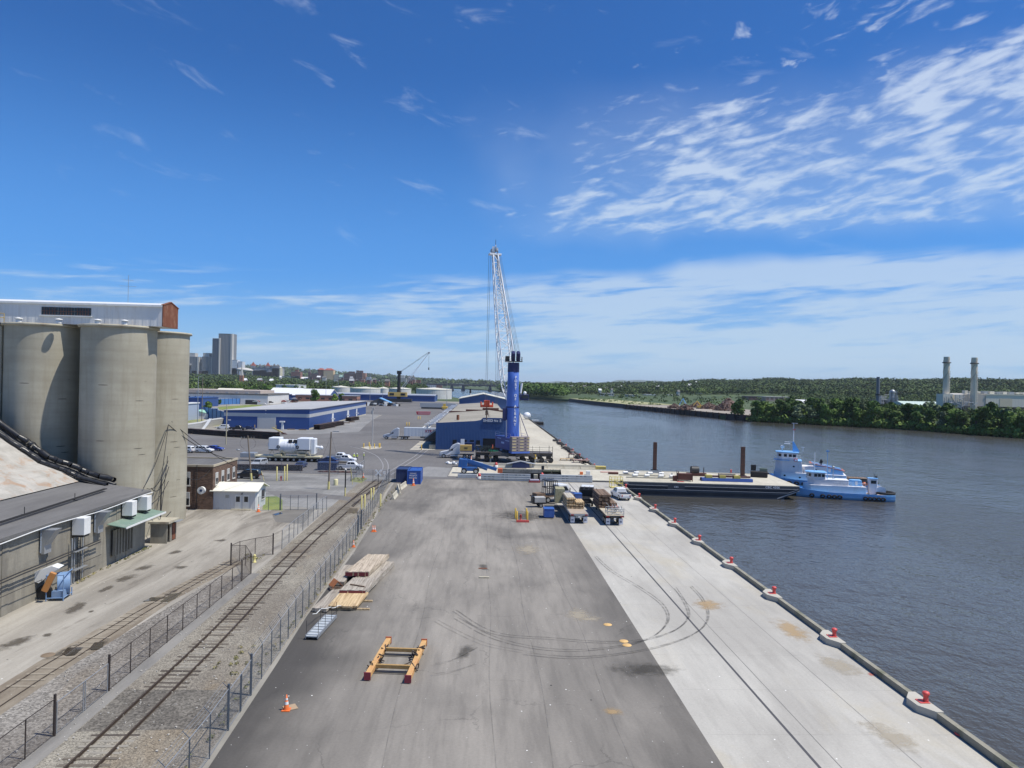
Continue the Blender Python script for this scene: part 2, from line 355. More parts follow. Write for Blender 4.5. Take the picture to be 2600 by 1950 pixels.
def sheet(name, poly, z, m, z0=None, kind='structure'):
    b = MB()
    if z0 is None: b.add([(x, y, z) for x, y in poly], [tuple(range(len(poly)))])
    else: b.prism(poly, z0, z)
    o = b.build(name, m); o['kind'] = kind; return o
rect = lambda x0, x1, y0, y1: [(x0, y0), (x1, y0), (x1, y1), (x0, y1)]
def smooth(t, a, b): t = max(0, min(1, (t-a)/(b-a))); return t*t*(3-2*t)
def interp(t, tab):
    if t <= tab[0][0]: return tab[0][1]
    for (a, va), (b, vb) in zip(tab, tab[1:]):
        if t <= b: return va+(vb-va)*(t-a)/(b-a)
    return tab[-1][1]
WL = -2.5
bankL = lambda y: interp(y, [(0, 4.5), (440, 4.5), (470, 20), (640, 24), (760, 6), (1150, -60), (2200, -150), (3000, -250), (4200, -420)])
bankR = lambda y: interp(y, [(-200, 700), (250, 430), (361, 291), (447, 249), (502, 191), (531, 181), (749, 154), (1028, 127), (1223, 72), (1600, 80), (2081, 66), (2600, 10), (4200, -380)])
def hill(x, y):
    rho = math.hypot(x, y); th = math.degrees(math.atan2(x, y))
    wob = math.sin(x*.004+1.3)*math.cos(y*.0031)+.8*math.sin(x*.011+y*.006)+.5*math.sin(x*.023-y*.009)
    if x > 0 and th > 2:
        hr = interp(th, [(2, 2), (4, 8), (9, 15), (14, 20), (17, 31), (22, 43), (30, 48), (45, 50)])
        return 1.2 + smooth(rho, 1000, 2700)*(hr+wob*5.)
    hl = interp(th, [(-60, 22), (-26, 21), (-20, 17), (-14, 6), (-7, 1), (0, 1)])
    far = interp(th, [(-60, 130), (-26, 130), (-18, 100), (-12, 75), (-6, 34), (-2, 8), (2, 3)])
    return smooth(rho, 1500, 3100)*(hl+wob*2) + smooth(rho, 4200, 7500)*(far+wob*6)
ys = [-300, -60, 60, 146.5, 165.5, 250, 361, 447, 502, 531, 640, 749, 900, 1028, 1150, 1223, 1400, 1600, 1800, 2081, 2300, 2600, 3000, 3400, 3800, 4300, 5000, 6000, 7500, 9000, 13000, 21000]
ss = [0, 14, 30, 60, 120, 200, 320, 480, 700, 950, 1250, 1600, 2000, 2500, 3200, 4200, 5600, 8000, 12000, 18000]
def bank_sheet(name, bank, sgn, z0):
    b = MB(); n = len(ss)+1
    vs = []
    for y in ys:
        xb = bank(y); vs.append((xb, y, WL-3))
        for s_ in ss:
            x = xb+sgn*s_; vs.append((x, y, z0 if y < 1000 and s_ < 700 and sgn < 0 else z0+hill(x, y)*(smooth(s_, 0, 60) if sgn > 0 else 1)))
    fs = [(i*n+j, i*n+j+1, (i+1)*n+j+1, (i+1)*n+j) for i in range(len(ys)-1) for j in range(n-1)]
    b.add(vs, fs); o = b.build(name, M_terr); o['kind'] = 'structure'; return o
bank_sheet('terrain', bankL, -1, -.06); bank_sheet('far_shore', bankR, 1, .3)
sheet('ground', [(4.5, -60), (4.5, 440), (20, 470), (24, 640), (0, 775), (-150, 800), (-260, 700), (-260, 380), (-190, 200), (-150, -60)], -.020, M_base)
# quay blocks, the slip between them, aprons
sheet('quay', rect(4.5, 28, -60, 146.5), -.016, M_quay, WL-3)
sheet('quay', [(4.5, 165.5), (28, 165.5), (27.7, 463), (25, 700), (4.5, 720)], -.016, M_quay, WL-3)
sheet('slip_shade_panel', [(4.8, 165.46), (14.6, 165.46), (14.6, 165.49), (4.8, 165.49)], -.8, mat('painted_shade_black', (.008, .008, .01), .9), WL+.1)  # thin black panel on the far slip wall, painting in the opening's shade
sheet('slip_wall', rect(3.9, 4.47, 146.5, 165.5), -.012, M_quay, WL-3)
aEdge = [(-13.1, -60), (-13.2, 36), (-13.6, 50), (-14.0, 60), (-14.1, 83), (-15.0, 108), (-16.2, 128), (-16.6, 146)]
sheet('asphalt_yard', aEdge+[(4.4, 146.4), (12.95, 146.4), (12.95, -60)], -.008, M_asph)
sheet('concrete_apron', rect(12.95, 27.6, -60, 146.45), -.0075, M_conc)
sheet('asphalt_yard', [(-16.6, 146.05), (-22, 150), (-52, 152.5), (-62, 152.5), (-90, 175), (-130, 235), (-120, 262), (-67, 283), (-52, 300), (-58, 426), (-100, 430), (-130, 640), (-130, 752), (-45, 752), (-20, 700), (4.3, 700), (4.3, 146.5)], -.008, M_asph2)
sheet('asphalt_strip', rect(4.5, 11.0, 165.6, 213), -.008, M_asph2)
sheet('wharf_apron', [(11.0, 165.6), (27.5, 165.6), (27.3, 463), (24.5, 700), (4.6, 700), (4.6, 400), (11., 213)], -.0075, M_conc2)
sheet('concrete_pad', [(-6.6, 151.5), (4.4, 151.0), (4.4, 167.5), (-6.2, 168)], -.004, M_conc2)
sheet('pale_pavement', [(-17, 150.5), (-6.8, 150), (-6.4, 166), (-12, 168)], -.004, M_asphm)
sheet('pale_pavement', [(-100, 262), (-101, 288), (-68, 285.5), (-68, 430), (-60, 430), (-52, 330), (-47, 280), (-60, 262)], -.004, M_asphm)
sheet('service_road', [(-56, 110), (-45, 110), (-33, 113.5), (-24, 110), (-16.7, 128), (-16.8, 149), (-52, 151.5), (-75, 152)], -.012, M_asph3)
sheet('dirt_yard', [(-60, -60), (-22.6, -60), (-22.6, 109.5), (-60, 109.5)], -.0125, M_yard)
sheet('stone_verge', [(-27.0, -60), (-22.65, -60), (-22.65, 72), (-25.3, 72), (-27., 50)], -.009, M_stone)
sheet('track_bed', [(-22.0, -60), (-13.6, -60), (-13.7, 36), (-14.1, 60), (-14.4, 83), (-15.3, 108), (-16.6, 128), (-17.2, 142), (-23.2, 142), (-22.8, 110), (-22.3, 76)], -.009, M_grav)
sheet('edge_strip', [(-22.62, -60), (-21.75, -60), (-21.75, 73), (-22.62, 73)], -.003, M_strip)
sheet('level_crossing', [(-21.7, 40.2), (-13.9, 40.6), (-14.0, 45.6), (-21.7, 45.6)], -.004, M_cross)
sheet('sunken_track_mud', [(-30.1, -60), (-26.4, -60), (-26.7, 50), (-26.5, 64), (-24.8, 77), (-26.6, 79.5), (-28.6, 64), (-29.6, 50)], -.0095, M_mud)
sheet('dark_lane', [G(*p) for p in [(678, 1247), (760, 1246), (835, 1256), (893, 1262), (886, 1271), (802, 1263), (735, 1265), (700, 1260)]], -.003, M_asph2)
sheet('dark_lane', [G(*p) for p in [(735, 1292), (800, 1293), (770, 1330), (700, 1325), (690, 1305)]], -.003, mat('oily_dirt', (.16, .15, .13), .8, var=.4, scale=.4))
sheet('lawn', [G(*p) for p in [(666, 1294), (672, 1262), (700, 1259), (717, 1268), (717, 1296)]], -.002, M_grass)
sheet('lawn', [G(*p) for p in [(540, 1039), (556, 1033), (640, 1027.5), (668, 1028), (640, 1038), (585, 1041)]], -.004, M_grass)
sheet('rough_verge', [(-190, 300), (-150, 293), (-104, 296), (-104, 330), (-200, 372)], -.012, M_verge)
sheet('weedy_verge', [(-25.2, 141), (-22.6, 139), (-22.6, 146), (-25.2, 147)], -.003, M_verge)
# river
m, T = base('river_water'); P = T.n('ShaderNodeTexCoord').outputs['Object']
w1 = T.noise(T.map(P, (.8, .75, 1), rot=(0, 0, R(18))), .5, 4, .6); w2 = T.noise(T.map(P, (1, .5, 1), rot=(0, 0, R(-12))), 1.6, 3, .6)
w3 = T.noise(P, .09, 2, .5)
hgt = T.m('ADD', T.m('ADD', T.m('MULTIPLY', w1, .62), T.m('MULTIPLY', w2, .24)), T.m('MULTIPLY', w3, .9))
patch = T.ramp(T.noise(T.map(P, (1.6, .35, 1), rot=(0, 0, R(-14))), .012, 5, .6, dist=.8), .44, .60)   # wind lanes and slicks
b = T.n('ShaderNodeBsdfPrincipled'); b.inputs['Base Color'].default_value = (.066, .064, .056, 1)
b.inputs['Specular IOR Level'].default_value = .5; b.inputs['IOR'].default_value = 1.333
T.l(T.m('ADD', .05, T.m('MULTIPLY', patch, .10)), b.inputs['Roughness'])
bn = T.n('ShaderNodeBump', i_Distance=1.); T.l(T.m('ADD', .42, T.m('MULTIPLY', patch, .35)), bn.inputs['Strength']); T.l(hgt, bn.inputs['Height']); T.l(bn.outputs[0], b.inputs['Normal'])
T.n('ShaderNodeOutputMaterial', i_0=b.outputs[0]); M_water = m
sheet('river', [(-900, -300), (1800, -300), (1200, 900), (600, 1500), (400, 4300), (-900, 4300)], WL, M_water)
# distant mountains
b = MB(); pts = []
for i in range(81):
    t = i/80; th = R(1+34*t); d = 21500
    h = 60+max(0, interp(t*34+1, [(1, 70), (4, 120), (6.5, 165), (8, 125), (9.5, 120), (11, 250), (13, 270), (15, 215), (17.5, 225), (19, 140), (24, 80), (36, 70)])-60+12*math.sin(i*1.7)+8*math.sin(i*.63))
    pts.append((math.sin(th)*d, math.cos(th)*d, h))
vs = [];
for x, y, h in pts: vs += [(x, y, -5), (x*1.02, y*1.02, h*.6), (x*1.06, y*1.06, h), (x*1.2, y*1.2, -5)]
b.add(vs, [(i*4+j, (i+1)*4+j, (i+1)*4+j+1, i*4+j+1) for i in range(80) for j in range(3)], True)
o = b.build('mountains', M_terr); o['kind'] = 'structure'
# air
hm = bpy.data.materials.new('air'); hm.use_nodes = True; T = NT(hm.node_tree)
pv = T.n('ShaderNodeVolumePrincipled'); pv.inputs['Color'].default_value = (.80, .90, 1, 1); pv.inputs['Density'].default_value = 3.8e-5; pv.inputs['Anisotropy'].default_value = .0
om = T.n('ShaderNodeOutputMaterial'); T.l(pv.outputs[0], om.inputs['Volume'])
b = MB().bx(-14000, 16000, -400, 27500, -7, 300); o = b.build('haze', hm); o['kind'] = 'stuff'
# ---------------------------------------------------------------- surface marks
def strip(b, pts, wd, z):
    n = len(pts); L = []
    for i, p in enumerate(pts):
        a = Vector(pts[max(0, i-1)]); c = Vector(pts[min(n-1, i+1)]); d = (c-a).normalized(); nn = Vector((-d.y, d.x))
        L.append(((p[0]+nn.x*wd/2, p[1]+nn.y*wd/2, z), (p[0]-nn.x*wd/2, p[1]-nn.y*wd/2, z)))
    b.add([v for q in L for v in q], [(2*i, 2*i+1, 2*i+3, 2*i+2) for i in range(n-1)])
def spl(pts, k=8):                             # Catmull-Rom
    P_ = [pts[0]]+list(pts)+[pts[-1]]; o = []
    for i in range(1, len(P_)-2):
        p0, p1, p2, p3 = [Vector(p) for p in P_[i-1:i+3]]
        for j in range(k):
            t = j/k; o.append(tuple(.5*((2*p1)+(p2-p0)*t+(2*p0-5*p1+4*p2-p3)*t*t+(3*p1-p0-3*p2+p3)*t**3)))
    return o+[tuple(pts[-1])]
def faint(name, col, al, nsc=1.2, soft=False):
    m, T = base(name); tc_ = T.n('ShaderNodeTexCoord'); P = tc_.outputs['Object']; f = T.ramp(T.noise(P, nsc, 5, .7), .3, .6)
    if soft:
        W_ = T.n('ShaderNodeNewGeometry').outputs['Position']; n_ = T.noise(W_, nsc, 5, .7); d_ = T.n('ShaderNodeVectorMath', operation='LENGTH', i_0=P).outputs['Value']; f = T.ramp(T.m('ADD', d_, T.m('MULTIPLY', T.m('SUBTRACT', n_, .5), 1.9)), .95, .15)
    fin(T, col, .8, alpha=T.m('MULTIPLY', f, al)); return m
M_tyre = faint('rubber_trace', (.02, .02, .02), .30); M_tyre2 = faint('rubber_trace_faint', (.03, .03, .03), .17)
c8 = lambda L: [G(1100+x/2.765, 1380+y/2.765) for x, y in L]
arcs = [[(160, 520), (400, 650), (700, 728), (1000, 750), (1300, 722), (1480, 680), (1600, 610), (1650, 520), (1600, 420), (1450, 310), (1250, 190), (1140, 90)],
        [(150, 470), (420, 625), (850, 668), (1200, 692), (1480, 675), (1690, 612), (1790, 520), (1770, 420), (1700, 310)],
        [(640, 772), (1000, 800), (1400, 762), (1700, 690), (1880, 600), (1930, 500), (1890, 390), (1810, 300)],
        [(20, 540), (150, 610), (380, 710), (700, 770)], [(0, 850), (100, 830), (200, 790), (300, 735)], [(0, 920), (130, 900), (290, 850)]]
bb = MB(); b2 = MB()
for i, a in enumerate(arcs):
    p = spl(c8(a))
    for off in (-.22, .16):
        strip(bb if i < 3 else b2, [(x+off*.7, y+off) for x, y in p], .15, .001+.001*i+(.0005 if off > 0 else 0))
o = bb.build('tyre_marks', M_tyre); o['kind'] = 'structure'; o = b2.build('tyre_marks', M_tyre2); o['kind'] = 'structure'
for nm, x0, x1, wd, cm in (('drain_slot', 18.0, 18.0, .17, (.075, .075, .08)), ('joint_line', 19.15, 19.15, .05, (.17, .165, .155)), ('joint_line', 23.4, 23.4, .04, (.24, .23, .22))):
    b = MB(); strip(b, [(x0, -20), (x0, 60), (x1, 144)], wd, -.003); o = b.build(nm, mat(nm, cm, .9)); o['kind'] = 'structure'
b = MB()
for x in (-4.6, 1.1, 4.2, 8.3):
    strip(b, [(x+.15*math.sin(y*.21+x), y) for y in range(20, 140, 4)], .06, -.004)
for y in range(40, 146, 6): strip(b, [(13.1, y), (27.4, y)], .035, -.0025)
o = b.build('paving_seams', faint('seam', (.05, .05, .05), .20, .5)); o['kind'] = 'structure'
def blotch(name, c, r_, m, z=-.0015, sy=1., seed=0):
    o = sheet(name, [(math.cos(.3*i)*1.1, math.sin(.3*i)*1.1) for i in range(21)], 0, m); o.location = (c[0], c[1], z); o.scale = (r_*1.35, r_*sy*1.35, 1); o.rotation_euler = (0, 0, .2*math.sin(seed*2.1)); return o
M_stain = faint('rust_stain', (.46, .32, .16), .6, 1.2, True); M_sand = faint('sand_patch', (.42, .37, .28), .6, 1.2, True); M_dark = faint('damp_stain', (.05, .045, .035), .5, 1., True)
for i, (u, v, r_, sy, m) in enumerate([(1470, 1560, 1.1, 1.4, M_sand), (1500, 1572, 1.0, .5, M_sand), (1556, 1806, .6, .8, M_stain), (1340, 1395, 1.5, 1.6, M_sand), (1228, 1440, .5, 3., M_dark),
                                       (1800, 1535, 1.2, 1.3, M_stain), (2010, 1600, 1.0, 2.5, M_stain), (2130, 1690, 1.1, 1.6, M_sand), (1180, 1655, .5, 3, M_dark), (2215, 1712, .35, .7, faint('red_spill', (.5, .12, .09), .7, 2., True)),
                                       (1485, 1270, .9, 2, M_dark), (1325, 1310, 4.2, .9, M_dark), (1640, 1700, 2.2, .5, M_dark), (2260, 1870, 1, 1.8, M_sand)]):
    blotch('ground_stain', G(u, v), r_, m, .0035+.0004*i, sy, seed=i)
for i, (u, v, r_, sy) in enumerate([(122, 1612, .35, .55), (165, 1652, .5, 1.3), (250, 1638, .45, 1.2), (232, 1552, .22, .6), (320, 1468, .75, .9), (270, 1495, .5, 1.), (195, 1542, .7, 1.1), (365, 1442, .8, .7), (445, 1402, .7, .6), (430, 1510, .5, 1.6), (40, 1632, .8, .8), (560, 1372, .9, .3), (460, 1440, .8, .4)]):
    blotch('pothole', G(u, v), r_*.8, faint('pothole_dirt', (.10, .085, .065), .85, 1.1, True) if i == 0 else bpy.data.materials['pothole_dirt'], .001+.0004*i, sy*2.6, seed=40+i)
M_pud = mat('puddle_water', (.05, .042, .032), .04, var=.05)
for i, L in enumerate(([(158, 1661), (172, 1645), (212, 1644), (206, 1650), (190, 1664), (170, 1666)], [(228, 1646), (240, 1632), (265, 1630), (262, 1642), (248, 1650), (232, 1651)], [(362, 1528), (385, 1517), (418, 1518), (400, 1525)], [(405, 1530), (435, 1508), (463, 1505), (445, 1520), (425, 1529)], [(693, 1306), (712, 1301), (718, 1304), (700, 1309)])):
    sheet('puddle', [G(*p) for p in L], .0305+.0005*i, M_pud)
# rails let into the far yard, painted lane dashes
b = MB(); cc = lambda L: [G(900+x/5.53, 900+y/5.53) for x, y in L]
for L in ([(365, 1659), (400, 1590), (390, 1520), (320, 1430), (200, 1370), (60, 1320), (-60, 1290)], [(455, 1659), (475, 1580), (460, 1510), (420, 1460)]):
    strip(b, spl(cc(L)), .22, -.001)
o = b.build('inset_rails', mat('inset_rail', (.27, .26, .25), .6)); o['kind'] = 'structure'
b = MB()
for x0, x1, x2 in ((-20.0, -17.3, -15.6), (-18.6, -15.9, -14.2)): strip(b, [(x0, 152), (x1, 190), (x2, 238), (x2, 420)], .25, -.002)
o = b.build('inset_rails', mat('inset_rail', (.27, .26, .25), .6)); o['kind'] = 'structure'
b = MB()
for u, v in ((1004, 1081.5), (1022, 1069), (1110, 1060), (1120, 1052), (1130, 1046)):
    x, y = G(u, v)
b = MB()
for y0, y1 in ((301, 327), (352, 400), (420, 450), (480, 560)):
    for x in (-25.2, -22.6): strip(b, [(x, y0), (x+(y1-y0)*.004, y1)], .45, -.001)
o = b.build('lane_dashes', mat('road_paint', (.75, .75, .70), .7, dirt=(.3, .3, .3))); o['kind'] = 'structure'
sheet('weathered_pad', [G(1040, 1142), (-13.1, 211), (-13.1, 236), (-20, 240)], .0005, M_conc2)
# ================================================================ GRAIN ELEVATOR
def concrete_silo_mat():
    m, T = base('silo_concrete'); P = T.n('ShaderNodeTexCoord').outputs['Object']; sp = T.n('ShaderNodeSeparateXYZ', i_0=P)
    lifts = T.noise(T.map(P, (.06, .06, 2.6)), 1.0, 4, .6); n1 = T.noise(T.map(P, (1.1, 1.1, .10)), 1.2, 5, .65); n2 = T.noise(P, 3.5, 5, .7); n3 = T.noise(T.map(P, (.2, .2, .5)), .7, 3, .5)
    c = T.mix(T.ramp(n3, .35, .65), (.34, .315, .245), (.41, .385, .305))
    c = T.mix(T.ramp(n1, .42, .75, 0, .45), c, (.27, .235, .17))
    k = T.m('ADD', .80, T.m('ADD', T.m('MULTIPLY', lifts, .26), T.m('MULTIPLY', n2, .16)))
    c = T.mix(1.0, c, T.n('ShaderNodeCombineXYZ', i_0=k, i_1=k, i_2=k).outputs[0], 'MULTIPLY')
    # short horizontal cracks between pours
    vo = T.n('ShaderNodeTexVoronoi', i_Scale=1.); T.l(T.map(P, (.30, .30, 4.2)), vo.inputs['Vector'])
    f = T.m('MULTIPLY', T.m('LESS_THAN', vo.outputs['Distance'], .17), T.m('LESS_THAN', T.n('ShaderNodeSeparateColor', i_0=vo.outputs['Color']).outputs[0], .075))
    c = T.mix(f, c, (.06, .055, .045))
    fin(T, c, .88, 0, n2, .15, .03, .3); return m
M_silo = concrete_silo_mat()
M_rust = mat('rust', (.19, .065, .032), .85, var=.35, scale=1.5, dirt=(.36, .22, .14), damt=.6, dscale=1.6)
M_cap = mat('roof_slab_concrete', (.42, .39, .30), .9, var=.2, dirt=(.16, .09, .05), damt=.5)
M_black = mat('black_rubber', (.012, .012, .013), .75, var=.2)
M_dk = mat('dark_metal', (.03, .03, .032), .55, var=.3, scale=2)
M_gal = mat('galvanised_steel', (.36, .38, .40), .45, .5, var=.15, scale=4)
M_white = mat('white_paint', (.74, .75, .74), .45, var=.05, scale=1.2, dirt=(.45, .42, .36), damt=.25)
M_yel = mat('safety_yellow', (.62, .42, .07), .55, var=.15, scale=2, dirt=(.35, .25, .1), damt=.4)
M_pyel = mat('faded_yellow', (.62, .55, .22), .6, var=.12, scale=2)
M_glass = mat('window_glass', (.018, .022, .027), .12, var=.1)
TOP = 25.6
def silo(x, y, label, cap=True):
    t = thing('silo', label, 'silo', (x, y, 0), 0, 'grain silos under the gallery')
    MB().lathe([(4.15, -.1), (4.15, TOP-.35)], 64).build('shell', M_silo, t)
    MB().lathe([(0, TOP-.02), (4.42, TOP-.04), (4.45, TOP-.30), (4.1, TOP-.36)], 64).build('roof_slab', M_cap, t)
    return t
silo(-44.5, 90.0, 'concrete silo nearest the yard, in full view beside the dark gap')
silo(-44.5, 100.0, 'concrete silo furthest right, half hidden behind the front one')
silo(-54.1, 91.0, 'concrete silo with a broad curved shadow on its right half')
silo(-62.7, 92.0, 'concrete silo cut off by the left edge of the photo')
b = MB()
t = thing('downpipe', 'pale pipe running down the left flank of the shadowed silo', 'pipe', (-57.6, 88.2, 0))
MB().tube((0, 0, 8), (0, 0, TOP-.5), .28, n=10).build('pipe', M_silo, t)
# gallery on the silo tops
t = thing('roof_gallery', 'long white metal gallery with a rusty end on top of the silos', 'gallery', (-60, 90.6, TOP))
M_wside = siding('white_siding', (.66, .66, .65), .9, .5, dirt=(.45, .36, .28), damt=.35)
b = MB(); x1 = 21.2
b.bx(-22, x1, -2.1, 2.1, .0, 2.35); b.build('wall', M_wside, t)
b = MB(); b.prism([(-2.3, 2.35), (2.3, 2.35), (2.3, 2.5), (0, 3.0), (-2.3, 2.58)], -22, x1+.02, 'x'); b.build('roof', M_white, t)
b = MB(); b.prism([(-2.12, .02), (2.12, .02), (2.12, 2.62), (0, 3.1), (-2.12, 2.62)], x1+.03, x1+.14, 'x'); b.prism([(-2.2, 2.55), (0, 3.1), (2.2, 2.55), (2.2, 2.66), (0, 3.22), (-2.2, 2.66)], x1-.1, x1+.2, 'x'); b.build('end_wall', M_rust, t)
for k in range(3):
    xx = 7.0+k*1.95
    f = MB().bx(xx, xx+1.9, -2.15, -2.1, 1.05, 2.0).build('window', M_glass, t)
    g = MB()
    for q in range(1, 6): g.bx(xx+1.9*q/6-.02, xx+1.9*q/6+.02, -2.17, -2.151, 1.05, 2.0)
    g.bx(xx, xx+1.9, -2.17, -2.152, 1.5, 1.54); g.build('mullions', M_rust, f)
MB().bx(6.8, 12.95, -2.3, -2.1, .92, 1.04).build('sill', M_white, t)
for i, (x, lab) in enumerate(((-54.9, 'white mushroom roof vent beside the yellow railing'), (-50.3, 'white mushroom roof vent below the gallery window'), (-45.4, 'small white roof vent left on the front silo'), (-42.3, 'white drum roof vent at the right on the front silo'))):
    v = thing('roof_vent', lab, 'vent', (x, 87.0+(.3 if i < 2 else -.4), TOP), 0, 'vents on the silo tops')
    b = MB(); b.lathe([(.32, -.04), (.32, .32), (.26, .36)], 12); b.build('drum', M_white, v)
    b = MB(); b.lathe([(0, .58), (.35, .5), (.48, .4), (.3, .36)], 12); b.build('cap', M_white, v)
b = MB()
for z in (.5, 1.0): b.tube((-2.6, 0, z), (.6, 0, z), .035)
for x in (-2.6, -1.3, 0, .6): b.tube((x, 0, -.04), (x, 0, 1.0), .035)
o = b.build('guard_rail', M_yel, None, (-57.2, 87.3, TOP)); tag(o, 'yellow guard rail on the silo roof at the left', 'railing')
b = MB(); b.tube((0, 0, 0), (0, 0, 3.4), .025)
for z, l in ((2.0, 1.0), (2.75, .65)): b.tube((-l, 0, z+.05), (l, 0, z), .018); b.tube((-l, .1, z+.05), (-l, -.3, z+.1), .01)
o = b.build('antenna', M_gal, None, (-43.9, 90.6, TOP+3.0)); tag(o, 'thin television antenna above the gallery roof', 'antenna')
# ================================================================ LOW SHED WITH THE TARPED ROOF
M_lowc = ground_mat('old_board_concrete', (.20, .185, .155), (.30, .28, .23), .5, (1, 1, .25), 0., 6., c3=(.38, .355, .29, 1), c3amt=.7, c3sc=.4, bs=.4)
M_memb = ground_mat('roof_membrane', (.125, .123, .122), (.165, .163, .160), .2, (1.5, .25, 1), 0., 4.)
M_wroof = ground_mat('rusting_white_roof', (.34, .325, .29), (.43, .41, .37), .5, (1, 1, 1), 0., 5., c3=(.33, .19, .10, 1), c3amt=.75, c3sc=.5)
M_tarp = mat('black_tarpaulin', (.022, .023, .026), .35, var=.4, scale=2)
t = thing('storage_shed', 'low weathered concrete shed with grey membrane roof in front of the silos', 'shed', (-38.0, 60, 0))
EV = 6.45
b = MB(); b.bx(-16, 0, -50, 23.6, -.1, EV); b.build('wall', M_lowc, t)
b = MB()
for y in list(range(-49, 23, 6))+[19.2]:
    b.bx(.003, .05, y, y+.8, -.1, EV-.25)
b.bx(.003, .14, -50, 23.65, EV-.45, EV-.02); b.build('buttresses', M_lowc, t)
prof = [(.45, EV+.02), (-3.5, EV+.55), (-7.0, EV+1.0)]
b = MB(); vs = []
for y in (-50, 23.9):
    for x, z in prof: vs.append((x, y, z))
for y in (-50, 23.9):
    for x, z in prof: vs.append((x, y, z-.28))
b.add(vs, [(0, 1, 4, 3), (1, 2, 5, 4), (0, 3, 9, 6), (3, 4, 5, 11, 10, 9), (6, 7, 8, 2, 1, 0), (7, 6, 9, 10), (8, 7, 10, 11), (2, 8, 11, 5)])
b.build('roof', M_memb, t)
# upper roof: rises to the left, its top edge a sagging line against the silos
cur = [(-4.2, 7.0), (-7.0, 7.75), (-9.0, 8.6), (-11.5, 9.5), (-13.3, 10.7), (-15.0, 11.8), (-18.5, 14.2), (-22, 16.8)]
yend = lambda x: 24.0 if x > -9 else 24.0+0*x
b = MB(); n = len(cur)
for (x0, z0), (x1, z1) in zip(cur[1:], cur[2:]):
    b.add([(x0, -50, z0-.2 if x0 == -7. else z0), (x0, 22.6, z0-.2 if x0 == -7. else z0), (x1, 22.6, z1), (x1, -50, z1)], [(0, 1, 2, 3)])
b.build('upper_roof', M_wroof, t)
b = MB()
for (x0, z0), (x1, z1) in zip(cur, cur[1:]):
    b.add([(x0, 22.6, z0+.01), (x0, 25.4, z0+.01), (x1, 25.4, z1+.01), (x1, 22.6, z1+.01)], [(0, 1, 2, 3)])
b.add([(-22, 25.4, 0)]+[(x, 25.4, z) for x, z in reversed(cur)]+[(-4.2, 25.4, 0)], [tuple(range(len(cur)+2))])
b.build('roof_flashing', M_memb, t)
q = random.Random(3); b = MB()
pts = [(x+.2, 22.9+q.uniform(-.1, .1), z+.16) for x, z in spl([(x, z) for x, z in cur], 5)]
rr_ = [.25+q.uniform(-.03, .04) for _ in pts]
for i in range(len(pts)-1): b.tube(pts[i], pts[i+1], rr_[i], rr_[i+1], n=7, cap=False)
b.build('tarpaulin', M_tarp, t); b = MB()
pts = [(x+.2, 24.5+q.uniform(-.15, .15), z+.5) for x, z in spl([(x, z) for x, z in cur], 5)]
rr_ = [.36+q.uniform(-.05, .05) for _ in pts]
for i in range(len(pts)-1): b.tube(pts[i], pts[i+1], rr_[i], rr_[i+1], n=6, cap=False)
b.build('tarpaulin', M_tarp, t)
b = MB()
for y in range(-48, 24, 3): b.bx(-6.9, .4, y, y+.05, 0, 0)
# fittings on the wall
def on_wall(y, z): return (-37.86, y, z)
for y, lab in ((64.3, 'rusty sheet hood on the concrete wall left of the white box'), (73.0, 'sheet metal hood on the concrete wall beside the green canopy')):
    h = thing('vent_hood', lab, 'hood', on_wall(y, 5.1), 0, 'hoods on the shed wall')
    MB().bx(.0, .07, -.55, .75, -1.1, 1.35).build('back_plate', mat('blue_grey_plate', (.38, .44, .52), .6), h)
    b = MB(); b.prism([(.08, .9), (1.25, .9), (.35, -.5), (.35, -1.2), (.08, -1.2)], -.5, .5, 'y'); b.build('hood', M_gal, h)
for y, s_, lab in ((69.1, 1.0, 'white sheet metal box above the pipes and ladder'), (78.4, .95, 'white box on the wall just above the green canopy'), (81.8, .95, 'white box on the wall at the end of the shed')):
    h = thing('wall_box', lab, 'ventilator box', on_wall(y, 5.3 if s_ == 1. else 5.35), 0, 'white boxes on the shed wall')
    MB().bx(.0, 1.15*s_, -.55*s_, .55*s_, -.75*s_, .85*s_).build('casing', M_white, h, bevel=.03)
    MB().bx(.05, 1.05*s_, -.5*s_, .5*s_, -.95*s_, -.76*s_).build('base_frame', M_dk, h)
cn = thing('canopy', 'faded green flat canopy over the slatted opening', 'canopy', (-37.84, 78.8, 4.0), 0)
b = MB(); b.prism([(0, .35), (0, .27), (1.9, -.05), (1.9, .03)], -4.0, 5.2, 'y'); b.build('roof_panel', mat('faded_green', (.17, .25, .20), .6, var=.2, dirt=(.3, .3, .28)), cn)
b = MB().prism([(1.92, -.12), (1.98, -.12), (1.98, .06), (1.92, .06)], -4.0, 5.2, 'y').build('fascia', M_white, cn)
lv = thing('slatted_opening', 'opening with tall concrete fins in the shed wall', 'opening', (-37.84, 77.9, 2.2), 0)
MB().bx(.0, .03, -2.0, 2.0, -1.4, 1.3).build('recess', M_dk, lv)
for k in range(7): MB().bx(.032, .34, -1.9+k*.6, -1.72+k*.6, -1.4, 1.3).build('fin', M_lowc, lv)
ld = thing('wall_ladder', 'caged steel ladder and pipes fixed to the concrete wall', 'ladder', on_wall(69.2, 0), 0)
b = MB(); b.tube((.25, 0, 0), (.25, 0, 4.2), .04); b.tube((.25, .45, 0), (.25, .45, 4.2), .04)
for k in range(13): b.tube((.25, 0, .3+k*.3), (.25, .45, .3+k*.3), .025)
b.build('ladder', M_dk, ld)
b = MB()
for yy in (-.5, -.9, .9): b.tube((.2, yy, 0), (.2, yy, 4.3), .07)
for z in (1.3, 3.0): b.bx(.1, .6, -1.0, 1.1, z, z+.06)
b.build('pipes', M_gal, ld)
b = MB()
